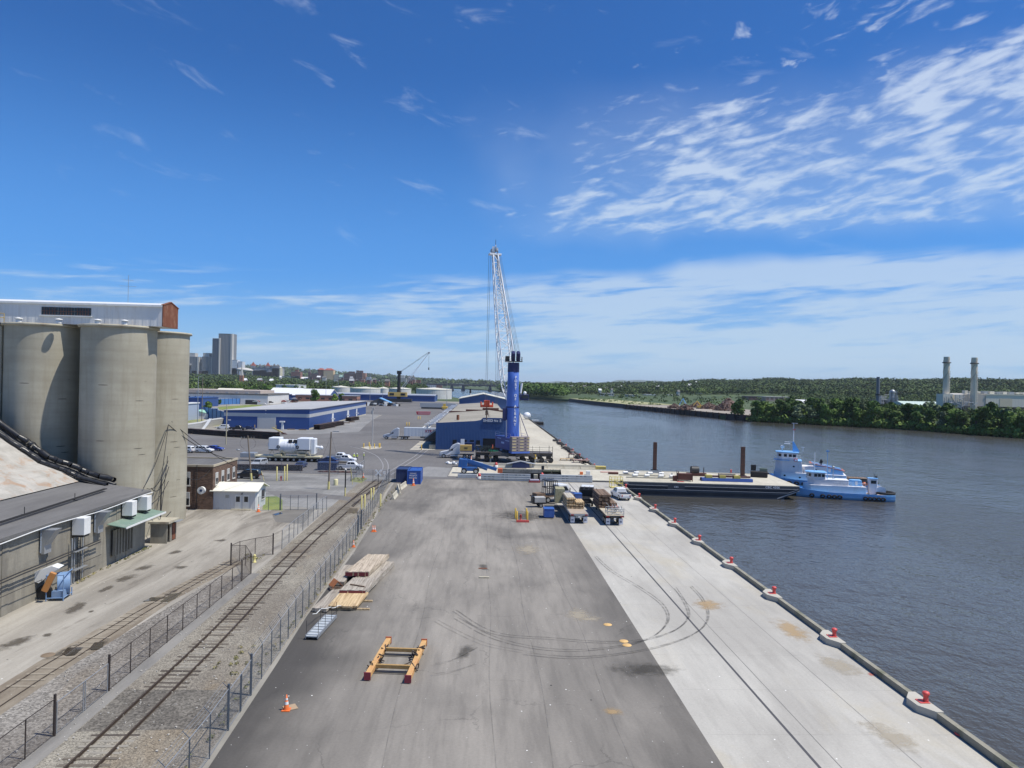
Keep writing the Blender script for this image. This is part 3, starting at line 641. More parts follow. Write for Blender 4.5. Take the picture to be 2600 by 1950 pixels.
for k, z in enumerate((3.15, 2.95, 2.3)): b.path([(.25+.06*k, y, z+.02*math.sin(y)-(.012*(y+38) if k == 2 else 0)) for y in range(-38, 16, 3)], .06 if k < 2 else .03)
o = b.build('conduit', M_dk, None, (-37.8, 60, 0)); tag(o, 'dark conduits running along the concrete shed wall', 'pipe')
b = MB(); b.path([(0, y, .1*math.sin(y*.35)) for y in range(-38, 25, 2)], .045)
o = b.build('cable', M_white, None, (-37.45, 60, 6.15)); tag(o, 'white cable sagging along under the shed eave', 'cable')
b = MB()
for k in range(3): b.path([(-.9-.14*k-.045*(y+30), y, .28+.013*y*0+.12+.0065*(y+30)) for y in range(-40, 22, 4)], .055)
o = b.build('cable', M_black, None, (-37.4, 60, EV)); tag(o, 'bundle of black cables lying along the grey membrane roof', 'cable')
for i, y in enumerate((58.4, 66.0, 74.0)):
    a = dup(thing('roof_post', 'x', 'post'), (-40.2, y, EV+.35)) if False else thing('roof_post', 'small dark wire post standing on the grey roof', 'post', (-40.6-.02*i, y, EV+.40), 0, 'wire posts on the membrane roof')
    MB().tube((0, 0, 0), (0, 0, .75), .035, n=6).build('stem', M_dk, a); MB().bx(-.2, .2, -.12, .12, -.02, .08).build('foot', M_dk, a)
b = MB(); b.bx(-1.0, 1.0, -1.1, 1.1, 0, 2.35); b.build('x', M_lowc) if False else None
t = thing('gate_hut', 'small crumbling concrete lean-to beside the foot of the silo', 'hut', (-37.3, 86.9, 0))
b = MB(); b.bx(-1.0, -.85, -1.3, 1.3, 0, 2.3); b.bx(-.85, .9, 1.15, 1.3, 0, 2.3); b.bx(-.84, .9, -1.3, -1.15, 0, 2.3); b.bx(.75, .9, -.4, .1, 0, 2.3); b.build('wall', M_lowc, t)
MB().bx(-1.2, 1.2, -1.5, 1.5, 2.31, 2.55).build('roof', M_cap, t); MB().bx(.8, .88, .3, 1.1, .1, 2.0).build('door', M_rust, t)
MB().bx(1.21, 1.7, -.2, 1.3, 2.3, 2.36).build('canopy', M_gal, t)
# cables from silo to buildings
b = MB()
def sag(p, q_, s_, n=10): return [tuple(Vector(p).lerp(Vector(q_), i/n)-Vector((0, 0, s_*4*(i/n)*(1-i/n)))) for i in range(n+1)]
anc = (-41.3, 96.8, 13.2)
for p, q_, s_, r_ in ((anc, (-37.8, 82.5, 6.9), .8, .05), (anc, (-37.7, 85.6, 3.2), .3, .05), ((-41.3, 96.8, 9.0), (-37.6, 86.5, 2.7), .3, .05), ((-41.3, 97, 8.4), (-37.9, 83.6, 6.7), 1.2, .05), ((-41.2, 97, 7.6), (-37.8, 84.5, 6.6), 1.4, .06),
                      ((-41.2, 97, 5.7), (-37.8, 84, 4.8), .6, .05), (anc, (-37.0, 109, 7.4), .8, .06), ((-41.2, 97.5, 13.6), (-33.5, 113, 4.5), 1.2, .055), ((-41.2, 97.5, 9.2), (-39.8, 108, 6.0), 2.4, .05)):
    b.path(sag(p, q_, s_), r_*.8, n=5)
o = b.build('cable', M_black); tag(o, 'tangle of black cables strung from the silo to the buildings', 'cable')
b = MB(); b.tube((-39.3, 90.5, .8), (-39.3, 90.5, 7.0), .09); b.tube((-39.3, 90.5, 7.), (-40.6, 95, 8.), .09); b.tube((-39.6, 91, 1.2), (-40.2, 95.6, 1.9), .05)
o = b.build('standpipe', M_dk); tag(o, 'dark steel standpipe at the foot of the rear silo', 'pipe')
# blue fan unit at the wall
t = thing('fan_unit', 'blue round blower on a frame with white chute and orange arm', 'blower', (-36.6, 64.3, 0), R(8))
M_blue1 = mat('faded_blue', (.16, .27, .45), .55, var=.15, scale=3, dirt=(.3, .33, .36), damt=.3)
b = MB(); b.tube((-.15, .25, 1.15), (.75, .62, 1.15), .98, n=24); b.build('drum', M_blue1, t)
b = MB()
for x, y in ((.85, -1.0), (.85, .75), (-.5, -1.0), (-.5, .9)): b.tube((x, y, 0), (x, y, 2.25 if y < 0 else .7), .05, n=6)
for z in (.25, 2.2): b.tube((.85, -1.0, z), (-.5, -1.0, z), .045, n=6)
b.tube((.85, -1, .25), (.85, .75, .25), .045, n=6); b.tube((.85, -1, 2.2), (.85, .75, 2.3), .045, n=6); b.tube((-.5, -1, 2.2), (-.5, .8, 2.3), .04, n=6); b.build('frame', M_blue1, t)
MB().box((.35, -.55, .55), (.9, .8, .55)).build('housing', M_blue1, t)
b = MB(); b.prism([(-2.1, 1.9), (-1.9, 2.35), (-.2, 2.95), (.35, 2.75), (-.6, 2.0), (-1.2, 1.5)], -.75, .35, 'y'); b.build('chute', M_white, t)
MB().box((-.15, -1.35, 1.75), (.5, .28, 1.75), ry_=R(24)).build('arm', mat('orange_brown', (.45, .20, .06), .6), t, bevel=.05)
b = MB(); b.wheel((-.9, -.35, .62), .62, .3, 'y'); b.build('tyre', M_black, t)
# ================================================================ BRICK HOUSE, WHITE HOUSE
def brick_mat(name, c1, c2, mortar):
    m, T = base(name); tc = T.n('ShaderNodeTexCoord'); sp = T.n('ShaderNodeSeparateXYZ', i_0=tc.outputs['Object'])
    V = T.n('ShaderNodeCombineXYZ', i_0=T.m('ADD', sp.outputs[0], sp.outputs[1]), i_1=sp.outputs[2], i_2=0.).outputs[0]
    br = T.n('ShaderNodeTexBrick'); br.inputs['Scale'].default_value = 1.; br.inputs['Brick Width'].default_value = .42; br.inputs['Row Height'].default_value = .15
    br.inputs['Mortar Size'].default_value = .012; T.l(V, br.inputs['Vector'])
    for k, v in (('Color1', c1), ('Color2', c2), ('Mortar', mortar)): br.inputs[k].default_value = (*v, 1)
    n = T.noise(tc.outputs['Object'], .9, 5, .65); k = T.m('ADD', .7, T.m('MULTIPLY', n, .6))
    c = T.mix(1.0, br.outputs[0], T.n('ShaderNodeCombineXYZ', i_0=k, i_1=k, i_2=k).outputs[0], 'MULTIPLY')
    fin(T, c, .9, 0, br.outputs[1], .3, .02); return m
M_brick = brick_mat('red_brick', (.085, .05, .037), (.17, .10, .068), (.12, .095, .075))
hx1 = -36.2
t = thing('brick_building', 'two-storey brown brick building with flat roof behind the silo', 'building', (-44, 108.2, 0))
MB().bx(-4, 4.5, 0, 10.6, -.1, 6.3).build('wall', M_brick, t)
b = MB(); b.bx(-4.1, 4.6, -.1, .15, 6.31, 6.6); b.bx(4.35, 4.6, .15, 10.7, 6.31, 6.6); b.bx(-4.1, 4.35, 10.45, 10.7, 6.31, 6.6); b.build('parapet', mat('parapet_stone', (.42, .37, .28), .85), t)
MB().bx(-4.05, 4.35, .16, 10.4, 6.32, 6.4).build('roof', M_memb, t)
M_stone2 = mat('sill_stone', (.55, .52, .46), .8)
def window(t, x, z, w_, h_, face='-y', off=0., shade=True):
    b = MB(); c = MB(); d = MB(); g = MB()
    if face == '-y':
        A = lambda x0, x1, z0, z1, d0, d1, bb: bb.bx(x+x0, x+x1, off-d1, off-d0, z+z0, z+z1)
    else:
        A = lambda x0, x1, z0, z1, d0, d1, bb: bb.bx(off+d0, off+d1, x+x0, x+x1, z+z0, z+z1)
    A(-w_/2-.07, w_/2+.07, -h_/2, h_/2+.07, .004, .05, b); f = b.build('window', M_white if shade else M_dk, t)
    A(-w_/2, w_/2, -h_/2+.04, h_/2, .052, .06, c); c.build('pane', M_glass, f)
    A(-w_/2-.15, w_/2+.15, -h_/2-.16, -h_/2-.002, .004, .12, d); d.build('sill', M_stone2, f)
    if shade:
        A(-w_/2+.02, w_/2-.02, .1, h_/2-.02, .062, .07, g); g.build('blind', mat('window_blind', (.42, .42, .40), .8), f)
for x, z in ((-2.5, 4.5), (.6, 4.5), (-2.5, 1.5), (.6, 1.5)): window(t, x, z, 1.05, 1.9, '-y', 0)
for y in (1.5, 4.0, 6.4, 8.9): window(t, y, 4.4, .95, 1.7, '+x', 4.5)
b = MB()
for x in (-3.5, -3.1, -2.0, -.6, 2.2): b.tube((x, -.12, .1), (x, -.12, 6.6), .05)
b.build('pipes', M_dk, t)
MB().bx(-2.3, -1.7, -.5, -.02, 2.9, 3.5).build('meter_box', M_white, t)
t = thing('satellite_dish', 'white drum dish on the dark brick wall above the yard', 'dish', (-40.9, 107.9, 2.9)); MB().tube((0, 0, 0), (0, -.5, 0), .55, n=20).build('dish', M_white, t); MB().tube((0, -.51, 0), (0, -.55, 0), .2, n=12).build('logo', mat('dark_blue', (.03, .05, .12), .5), t)
# white house : -39.6..-33.3 front, gable to the right
t = thing('white_house', 'small white gate house with cream gable roof beside the brick building', 'house', (-36.4, 111.0, 0))
M_hw = siding('white_boards', (.58, .60, .63), .25, .55, var=.05)
b = MB(); b.bx(-3.1, 3.1, -2.5, 2.5, -.1, 2.75); b.prism([(-2.5, 2.751), (2.5, 2.751), (2.5, 3.0), (0, 3.55), (-2.5, 2.9)], -3.1, 3.1, 'x'); b.build('wall', M_hw, t)
b = MB(); b.add([(-3.5, -2.9, 2.68), (3.6, -2.9, 2.68), (3.6, 0, 3.62), (-3.5, 0, 3.62), (3.6, 2.9, 2.72), (-3.5, 2.9, 2.72), (-3.5, -2.9, 2.80), (3.6, -2.9, 2.80), (3.6, 0, 3.75), (-3.5, 0, 3.75), (3.6, 2.9, 2.84), (-3.5, 2.9, 2.84)],
      [(0, 1, 2, 3), (3, 2, 4, 5), (6, 7, 8, 9), (9, 8, 10, 11), (0, 1, 7, 6), (4, 5, 11, 10), (1, 2, 8, 7), (2, 4, 10, 8), (3, 0, 6, 9), (5, 3, 9, 11)])
b.build('roof', mat('cream_roof', (.74, .72, .62), .7, var=.05), t)
window(t, 1.2, 1.75, 1.3, 1.3, '+x', 3.1, False)
for x in (.55, 1.75):
    d = MB().bx(x-.42, x+.42, -2.56, -2.504, .05, 2.15).build('door', M_white, t); MB().bx(x-.28, x+.28, -2.58, -2.562, 1.15, 1.95).build('pane', M_glass, d)
d = MB().bx(3.104, 3.16, -1.9, -1.1, .05, 2.1).build('door', M_white, t)
MB().bx(-1.3, -.75, -2.56, -2.504, 1.7, 2.15).build('vent_grille', M_gal, t)
MB().tube((1.15, -2.52, 2.35), (1.15, -2.75, 2.35), .09).build('lamp', M_dk, t)
MB().bx(-.3, 2.6, -3.1, -2.52, -.05, .12).build('doorstep', M_cap, t)
# ================================================================ RAILWAY
M_rail = mat('rail_steel', (.075, .055, .042), .55, .3, var=.3)
M_sl = [mat('sleeper_dark', (.075, .062, .05), .9, var=.35, scale=3), mat('sleeper_mid', (.14, .12, .095), .9, var=.35, scale=3), mat('sleeper_pale', (.27, .25, .21), .9, var=.3, scale=3)]
xl = lambda y: interp(y, [(20, -20.05), (54, -20.2), (75, -20.9), (90, -21.2), (109, -20.95), (134, -20.75), (150, -20.3)])
t = thing('railway_track', 'rusty railway track on pale ballast between the two wire fences', 'railway track')
for s_, xo in ((0, 0.), (1, 1.44)):
    b = MB(); yy = list(range(-20, 146, 4))
    for a, c in zip(yy, yy[1:]):
        xa, xb = xl(a)+xo, xl(c)+xo; L = math.hypot(xb-xa, c-a); an = math.atan2(-(xb-xa), c-a)
        b.box(((xa+xb)/2, (a+c)/2, .115), (.075, L, .07), an); b.box(((xa+xb)/2, (a+c)/2, .04), (.03, L, .09), an); b.box(((xa+xb)/2, (a+c)/2, .0), (.14, L, .02), an)
    b.build('rail', M_rail, t)
q = random.Random(11); y = 33.; far = MB(); k = 0
while y < 144:
    inx = 40.1 < y < 45.8
    c = (xl(y)+.72+q.uniform(-.06, .06), y, -.055+q.uniform(-.01, .025)); d = (2.5+q.uniform(-.1, .2), .21, .11)
    if not inx and not 88.5 < y < 91.5:
        if y < 88: MB().box((0, 0, 0), d, q.uniform(-.03, .03)).build('sleeper', q.choices(M_sl, (3, 3, 2))[0], t, c)
        else: far.box(c, d, q.uniform(-.03, .03))
    y += .62
o = far.build('sleepers', M_sl[1], t); o['kind'] = 'stuff'
o = MB().box((-19.5, 116, .02), (1.3, .1, .05)).build('tie_rod', M_rail, t)
b = MB()
for x0, x1, x2 in ((-19.8, -18.6, -16.8), (-20.9, -19.9, -18.3)): b.path([(x0, 113, .1), ((x0+x1)/2-.2, 122, .1), (x1, 132, .1), (x2, 144, .08)], .06, n=4)
b.build('branch_rail', M_rail, t)
t = thing('railway_track', 'half-buried old railway track sunk in the brown mud of the yard', 'railway track')
for xo in (0, 1.5):
    b = MB(); pts = [(-29.1+xo*.95, 20, .03), (-28.9+xo*.8, 45, .03), (-28.7+xo*.8, 51, .03), (-28.2+xo*.5+.2, 61, .03), (-27.4+xo*.5+.2, 70, .03), (-26.3+xo*.45, 78, .03)]
    pts = [(x, y, .025) for x, y in spl([p[:2] for p in pts], 6)]
    strip(b, [p[:2] for p in pts], .09, .035); b.build('rail', M_rail, t)
q = random.Random(5)
for k in range(34):
    y = 46+k*.95; x = interp(y, [(45, -28.3), (61, -27.8), (78, -26.1)])
    if q.random() < .85: MB().box((0, 0, 0), (1.75, .26, .03), q.uniform(-.05, .05)).build('sleeper', mat('muddy_sleeper', (.27, .235, .18), .9, var=.25), t, (x, y, .008))
t = thing('manhole_cover', 'round manhole cover beside the sunken railway track', 'manhole cover', (*G(122, 1663), .004)); MB().lathe([(0, .02), (.42, .02), (.45, 0)], 20).build('lid', mat('manhole_iron', (.20, .15, .10), .8), t)
# ================================================================ FENCES
def mesh_mat(name, col, al):
    m, T = base(name); P = T.n('ShaderNodeTexCoord').outputs['Object']; sp = T.n('ShaderNodeSeparateXYZ', i_0=P)
    a = T.m('ADD', sp.outputs[0], sp.outputs[1]); u = T.m('ADD', a, sp.outputs[2]); v = T.m('SUBTRACT', a, sp.outputs[2])
    f = lambda x: T.m('LESS_THAN', T.m('FRACT', T.m('ADD', T.m('DIVIDE', x, .075), 900.)), al)
    fin(T, col, .5, .3, alpha=T.m('MAXIMUM', f(u), f(v))); return m
M_mesh = mesh_mat('chain_link_wire', (.33, .37, .42), .085); M_meshr = mesh_mat('rusty_chain_link', (.13, .10, .085), .10)
M_post = mat('fence_post_steel', (.10, .125, .16), .5, .5, var=.2); M_postr = mat('rusty_post', (.035, .026, .024), .8, var=.3)
def fence(label, pts, hgt=2.3, mp=M_post, mm=M_mesh, rail=True, arm=0., group='chain-link fences', cat='fence', z=0, name='chain_link_fence', big=()):
    t = thing(name, label, cat, (*pts[0], z), 0, group); x0, y0 = pts[0]; P_ = [(x-x0, y-y0) for x, y in pts]
    b = MB()
    for (xa, ya), (xb, yb) in zip(P_, P_[1:]): b.add([(xa, ya, .05), (xb, yb, .05), (xb, yb, hgt-.02), (xa, ya, hgt-.02)], [(0, 1, 2, 3)])
    b.build('wire_mesh', mm, t)
    for i, (x, y) in enumerate(P_):
        b = MB(); r_ = .075 if i in big else .035
        b.tube((0, 0, -.02), (0, 0, hgt+(.25 if i in big else 0)), r_, n=7)
        if arm: b.tube((0, 0, hgt), (-.35*arm, 0, hgt+.35), .02, n=5)
        b.build('post', mp, t, (x, y, 0))
    if rail:
        b = MB(); b.path([(x, y, hgt) for x, y in P_], .025, 6)
        b.build('top_rail', M_gal if mp is M_post else mp, t)
        if arm:
            for k in (1, 2, 3): MB().path([(x-.11*k*arm, y, hgt+.11*k) for x, y in P_], .008, 4).build('barbed_wire', M_gal, t)
        MB().path([(x, y, .08) for x, y in P_], .012, 4).build('bottom_wire', M_gal if mp is M_post else mp, t)
    return t
px_ = lambda y: interp(y, [(20, -13.55), (37.5, -13.5), (45, -13.8), (57, -14.2), (73, -14.6), (87, -14.95), (95, -15.4), (114, -16.1), (128, -16.9), (145, -17.8)])
yA = [27, 29.6, 32.2, 34.8, 37.4, 40.4]
fence('steel chain-link fence at the near end, before the crossing gate', [(px_(y), y) for y in yA], arm=1, big=(5,))
fence('long steel chain-link fence between the track and the dark asphalt', [(px_(44.9+2.45*k), 44.9+2.45*k) for k in range(20)], arm=.6, big=(0, 19))
fence('steel chain-link fence continuing past the crossbuck towards the blue container', [(px_(95.4+2.5*k), 95.4+2.5*k) for k in range(19)], big=(0, 18))
fence('double chain-link gate across the level crossing beside the cone', [(px_(40.4), 40.45), (px_(42), 42.6), (px_(42), 42.75), (px_(44.8), 44.8)], cat='gate', name='wire_gate', hgt=2.2, group='wire gates')
fence('narrow steel gate in the fence beside the cone with the wire', [(px_(91.5)-.1, 91.6), (px_(93)-.1, 93.2), (px_(95)-.1, 95.2)], cat='gate', name='wire_gate', hgt=2.9, group='wire gates')
fence('low rusty wire fence along the stony verge', [(-22.62, 45.4+2.75*k) for k in range(11)], 2.0, M_postr, M_meshr, arm=.0, big=(0,))
fence('rusty wire fence at the near left corner', [(-22.6, 22), (-22.6, 27), (-22.65, 32), (-22.65, 37.3), (-22.6, 39.7)], 2.0, M_postr, M_meshr, big=(4,))
fence('long galvanised tube gate in the rusty fence', [(-22.6, 39.9), (-22.6, 42.5), (-22.6, 42.7), (-22.6, 45.2)], 1.75, M_gal, M_meshr, cat='gate', name='wire_gate', group='wire gates')
fence('rusty wire pen around the yellow standpipe', [(-22.7, 70.1), (-22.65, 72.7), (-24.2, 76.0), (-25.7, 76.0), (-25.4, 77.8), (-24.3, 79.5), (-22.8, 81.0)], 2.1, M_postr, M_meshr, big=(3, 6))
fence('pale wire fence beside the track behind the rusty pen', [(-22.5, 83.5), (-22.6, 86.9), (-22.7, 89.5), (-22.75, 91.6), (-22.7, 94), (-22.75, 97), (-22.8, 100.2), (-22.9, 103.4), (-22.95, 106.6), (-22.8, 108.7)], 2.2)
fence('double yard gate of grey tube beside the lawn', [(-29.6, 108.6), (-28.2, 108.8), (-27.1, 109.0), (-25.8, 109.3), (-24.5, 109.6)], 2.2, cat='gate', name='wire_gate', group='wire gates', big=(0, 4))
fence('wire fence between the white house and the yard gate', [(-32.6, 107.6), (-31.2, 108.0), (-29.7, 108.5)], 2.1)
fence('wire fence across the far end of the track before the big yard', [(-25.0, 141.1), (-22.8, 141.1), (-20.8, 141.3), (-18.2, 141.6), (-16.6, 141.9), (-14.8, 142.2), (-12.2, 142.6)], 2.3, big=(0, 6))
fence('wire fence running back from the gate towards the parked pickup', [(-25.0, 141.1), (-25.1, 144.5), (-25.15, 148), (-25.2, 151.5), (-25.25, 155), (-25.3, 158.5)], 2.3)
fence('thin wire fence in front of the yard behind the brick building', [(-54, 152.0), (-50.4, 152.3), (-46, 152.4), (-41.5, 152.2), (-37.5, 152), (-33.3, 151.6), (-29.5, 151.2)], 2.3)
# ================================================================ WHARF EDGE
M_curb = mat('curb_concrete', (.27, .255, .20), .85, var=.25, scale=1, dirt=(.09, .10, .055), damt=.75, dscale=.6); M_plin = mat('plinth_concrete', (.44, .42, .36), .85, var=.15, scale=1)
M_timber = mat('wet_fender_timber', (.045, .042, .032), .8, var=.3)
M_red = mat('bollard_red', (.62, .085, .075), .45, var=.12, scale=4, dirt=(.35, .12, .1), damt=.3)
BY = [43.3+11.53*k for k in range(-2, 9)]
b = MB(); py_ = -60
for y in BY+[151]:
    b.bx(27.72, 28.06, py_, (y-1.45) if y < 140 else 146.3, 0.0, .42); py_ = y+1.45
o = b.build('curb', M_curb); o['kind'] = 'structure'
b = MB().bx(28.07, 28.3, -60, 146.3, -1.1, .25); o = b.build('fender_beam', M_timber); tag(o, 'dark timber fender beam along the quay face', 'fender')
b = MB().bx(27.56, 28.1, 168.4, 455, 0, .3); o = b.build('curb', M_timber); o['kind'] = 'structure'
bol = thing('bollard', 'x', 'bollard')
MB().prism([(-.5, -.3), (.12, -.3), (.12, .3), (-.5, .3)], .0, .04).build('base_plate', M_red, bol)
MB().lathe([(.0, .03), (.17, .04), (.15, .1), (.14, .32), (.17, .40), (.215, .46), (.22, .52), (.19, .60), (.1, .64), (0, .65)], 18).build('post', M_red, bol)
plin = MB(); plin.prism([(-.85, -.5), (-.22, -1.44), (.22, -1.44), (.22, 1.44), (-.22, 1.44), (-.85, .6)], 0, .46); plin.build('plinth', M_plin, bol)
for c in kids(bol):
    if c.name != 'plinth': c.location.z = .46
names = ['next to the red spill of rope at the bottom right', 'second up the quay', 'third up the quay', 'fourth up the quay', 'fifth up the quay', 'sixth up the quay', 'seventh up the quay, near the white pickup', 'eighth up the quay, at the corner of the barge']
GB = 'red mooring bollards along the quay'
first = True
for i, y in enumerate(BY[2:]):
    lab = 'red mooring bollard on its concrete plinth, nearest the camera' if i == 0 else 'red mooring bollard on the quay, ' + ('', 'second from the camera', 'third from the camera', 'fourth from the camera', 'fifth from the camera', 'fourth back from the yellow cage', 'third back from the yellow cage', 'beside the white pickup', 'beside the yellow cage and the barge')[i-0]
    if first: bol.location = (27.95, y, 0); bol['label'] = lab; bol['group'] = GB; first = False
    else: dup(bol, (27.95, y, 0), 0, lab, GB)
for i, y in enumerate((171.5, 184, 197, 212, 229, 247)):
    r_ = dup(bol, (27.6, y, -.1), 0, 'small red bollard on the far wharf edge, number %s' % i, GB)
    r_['label'] = 'red bollard on the far wharf edge ' + ('beside the steel frames', 'beyond the steel frames', 'where the rope heap starts', 'behind the rope heap', 'past the rope heap', 'furthest along, before the moored dinghy')[i]
t = thing('mooring_rope', 'small red ring and hook lying near the quay edge', 'rope', (*G(2440, 1866), 0)); MB().torus((0, 0, .06), .28, .06, 'z').build('coil', M_red, t); MB().path([(.1, -.2, .04), (.45, -1.0, .04), (.6, -1.5, .05)], .04).path([(.0, -.25, .04), (.3, -1.0, .04), (.6, -1.5, .05)], .03).build('line', M_red, t)
# ================================================================ VEHICLES
def shell(b, prof, hw):                        # side outline (x, z) with a half-width that depends on z
    n = len(prof); vs = [(x, -hw(x, z), z) for x, z in prof]+[(x, hw(x, z), z) for x, z in prof]
    return b.add(vs, [tuple(range(n-1, -1, -1)), tuple(range(n, 2*n))]+[(i, (i+1) % n, (i+1) % n+n, i+n) for i in range(n)])
M_tyre_r = mat('tyre_rubber', (.016, .016, .017), .85, var=.2); M_rim = mat('alloy_rim', (.45, .46, .47), .35, .7)
M_tail = mat('tail_lamp_red', (.35, .02, .02), .3); M_head = mat('headlamp_glass', (.62, .64, .66), .15)
M_trim = mat('black_trim', (.02, .02, .022), .5)
def paint(name, col): return mat(name, col, .28, var=.03, spec=.6)
P_white = paint('car_white', (.68, .69, .70)); P_silver = paint('car_silver', (.40, .42, .45)); P_black = paint('car_black', (.015, .015, .018))
P_navy = paint('car_navy', (.02, .035, .11)); P_blue = paint('car_blue', (.03, .06, .30))
def wheels(t, xs, hy, r_, wd=.24, dual=False):
    for x in xs:
        for s_ in (-1, 1):
            w_ = MB(); w_.wheel((0, 0, 0), r_, wd*(2 if dual else 1), 'y', 16)
            o = w_.build('wheel', M_tyre_r, t, (x, s_*(hy-wd/2*(2 if dual else 1)), r_))
            MB().wheel((0, s_*(wd/2*(2 if dual else 1)+.004), 0), r_*.6, .02, 'y', 12).build('rim', M_rim, o)
def car(name, label, cat, kind, pnt, loc, rz, group=None):
    t = thing(name, label, cat, (*loc, 0), rz, group); hb = lambda x, z: .9-.06*max(0, abs(x)-1.6)-.05*abs(z-.6)
    if kind == 'pickup':
        L = 2.9; hb = lambda x, z: .98-.05*max(0, abs(x)-2.2)-.05*abs(z-.8)
        body = [(-L, .5), (-L, 1.05), (.0-.45, 1.1), (-.45, 1.15), (1.45, 1.15), (2.6, 1.02), (L, .9), (L+.05, .45), (2.3, .35), (-2.4, .38)]
        cab = [(-.5, 1.13), (-.42, 1.75), (-.2, 1.85), (.95, 1.85), (1.2, 1.78), (1.75, 1.14)]; hc = lambda x, z: .93-.28*(z-1.13)
        ax = (-1.75, 1.95); r_ = .42; sidew = [((-.3, 1.25), (-.25, 1.7), (.35, 1.72), (.35, 1.25)), ((.43, 1.25), (.43, 1.72), (1.05, 1.70), (1.45, 1.25))]
        ws = [(1.23, 1.72), (1.62, 1.25)]; rw = [(-.47, 1.25), (-.41, 1.7)]
    elif kind == 'suv':
        L = 2.35; hb = lambda x, z: .95-.07*max(0, abs(x)-1.7)-.05*abs(z-.8)
        body = [(-L, .5), (-L+.02, 1.08), (1.2, 1.08), (2.1, .95), (L, .8), (L, .4), (1.8, .3), (-2., .32)]
        cab = [(-L+.05, 1.07), (-L+.2, 1.55), (-1.95, 1.75), (.35, 1.78), (.6, 1.7), (1.3, 1.07)]; hc = lambda x, z: .9-.26*(z-1.07)
        ax = (-1.45, 1.5); r_ = .37; sidew = [((-1.95, 1.17), (-1.85, 1.58), (-1.15, 1.62), (-1.15, 1.17)), ((-1.07, 1.17), (-1.07, 1.62), (-.2, 1.63), (-.2, 1.17)), ((-.12, 1.17), (-.12, 1.63), (.45, 1.6), (.95, 1.17))]
        ws = [(.64, 1.64), (1.2, 1.15)]; rw = [(-L+.07, 1.17), (-L+.2, 1.52)]
    else:
        L = 2.35
        body = [(-L, .45), (-L+.03, .92), (-1.6, .97), (1.05, .95), (2.05, .82), (L, .65), (L, .35), (1.8, .25), (-2., .28)]
        cab = [(-1.95, .95), (-1.2, 1.36), (-.8, 1.43), (.1, 1.44), (.4, 1.38), (1.2, .93)]; hc = lambda x, z: .86-.4*(z-.93)
        ax = (-1.4, 1.45); r_ = .33; sidew = [((-1.45, 1.02), (-1.0, 1.32), (-.35, 1.36), (-.35, 1.0)), ((-.27, 1.0), (-.27, 1.36), (.25, 1.33), (.8, 1.0))]
        ws = [(.43, 1.34), (1.12, .98)]; rw = [(-1.85, .99), (-1.22, 1.32)]
    b = MB(); shell(b, body, hb); b.build('body', pnt, t, bevel=.04)
    if kind == 'pickup':
        MB().box((-1.7, 0, 1.075), (2.2, 1.6, .12)).build('bed', M_trim, t)
    b = MB(); shell(b, cab, hc); c = b.build('cabin', pnt, t, bevel=.03)
    for w_ in sidew:
        for s_ in (-1, 1):
            MB().add([(x, s_*(hc(x, z)+.008), z) for x, z in w_], [(0, 1, 2, 3)]).build('side_window', M_glass, t)
    for nm, e, dx in (('windscreen', ws, .012), ('rear_window', rw, -.012)):
        (x0, z0), (x1, z1) = e; MB().add([(x0+dx, -hc(x0, z0)+.08, z0+.012), (x0+dx, hc(x0, z0)-.08, z0+.012), (x1+dx, hc(x1, z1)-.08, z1+.012), (x1+dx, -hc(x1, z1)+.08, z1+.012)], [(0, 1, 2, 3)]).build(nm, M_glass, t)
    wheels(t, ax, hb(0, .6)+.01, r_)
    for s_ in (-1, 1):
        zf = .78 if kind == 'pickup' else .62
        MB().box((L-.02, s_*.66, zf), (.12, .32, .14)).build('headlight', M_head, t); MB().box((-L, s_*.72, zf+.08), (.06, .18, .3 if kind != 'sedan' else .14)).build('tail_light', M_tail, t)
    MB().box((L+.02, 0, .48), (.1, 1.5, .16)).build('bumper', M_trim if kind == 'suv' else M_gal, t); MB().box((-L-.03, 0, .5), (.12, 1.6, .16)).build('bumper', M_gal, t)
    return t
GC = 'vehicles parked in the port yard'
car('pickup_truck', 'white crew-cab pickup on the apron behind the bollards, seen from its tail', 'pickup truck', 'pickup', P_white, (24.9, 125.2), R(98))
car('pickup_truck', 'white long-bed pickup parked side-on by the wire fence', 'pickup truck', 'pickup', P_white, (-28.7, 159.6), R(-1), GC)
car('pickup_truck', 'white crew-cab pickup with raised hood line behind the long-bed one', 'pickup truck', 'pickup', P_white, (-32.6, 173.8), R(-8), GC)
car('pickup_truck', 'white pickup furthest back of the group near the workers', 'pickup truck', 'pickup', P_white, (-34.8, 178.6), R(-5), GC)
car('sedan', 'dark navy car squeezed between the white pickups and the skip', 'car', 'sedan', P_navy, (-36.0, 172.0), R(170), GC)
car('suv', 'silver hatch-backed SUV parked behind the wooden pole', 'suv', 'suv', P_silver, (-49.2, 162.5), R(-100), GC)
car('sedan', 'navy blue saloon facing the long dark beam', 'car', 'sedan', P_navy, (-39.8, 161.5), R(-94), GC)
car('suv', 'white SUV in the row beside the blue cars, behind the brick roof', 'suv', 'suv', P_white, (-72.0, 190.6), R(-8), GC)
car('suv', 'white SUV nearest the brick roof in the left row of cars', 'suv', 'suv', P_white, (-76.6, 189.8), R(172), GC)
car('sedan', 'black saloon between two white SUVs in the left row', 'car', 'sedan', P_black, (-74.2, 193.5), R(-8), GC)
car('sedan', 'bright blue saloon at the back of the left row of cars', 'car', 'sedan', P_blue, (-71.2, 196.0), R(-8), GC)
car('sedan', 'dark blue car mostly hidden at the left end of the row', 'car', 'sedan', P_navy, (-80.0, 188.6), R(-8), GC)
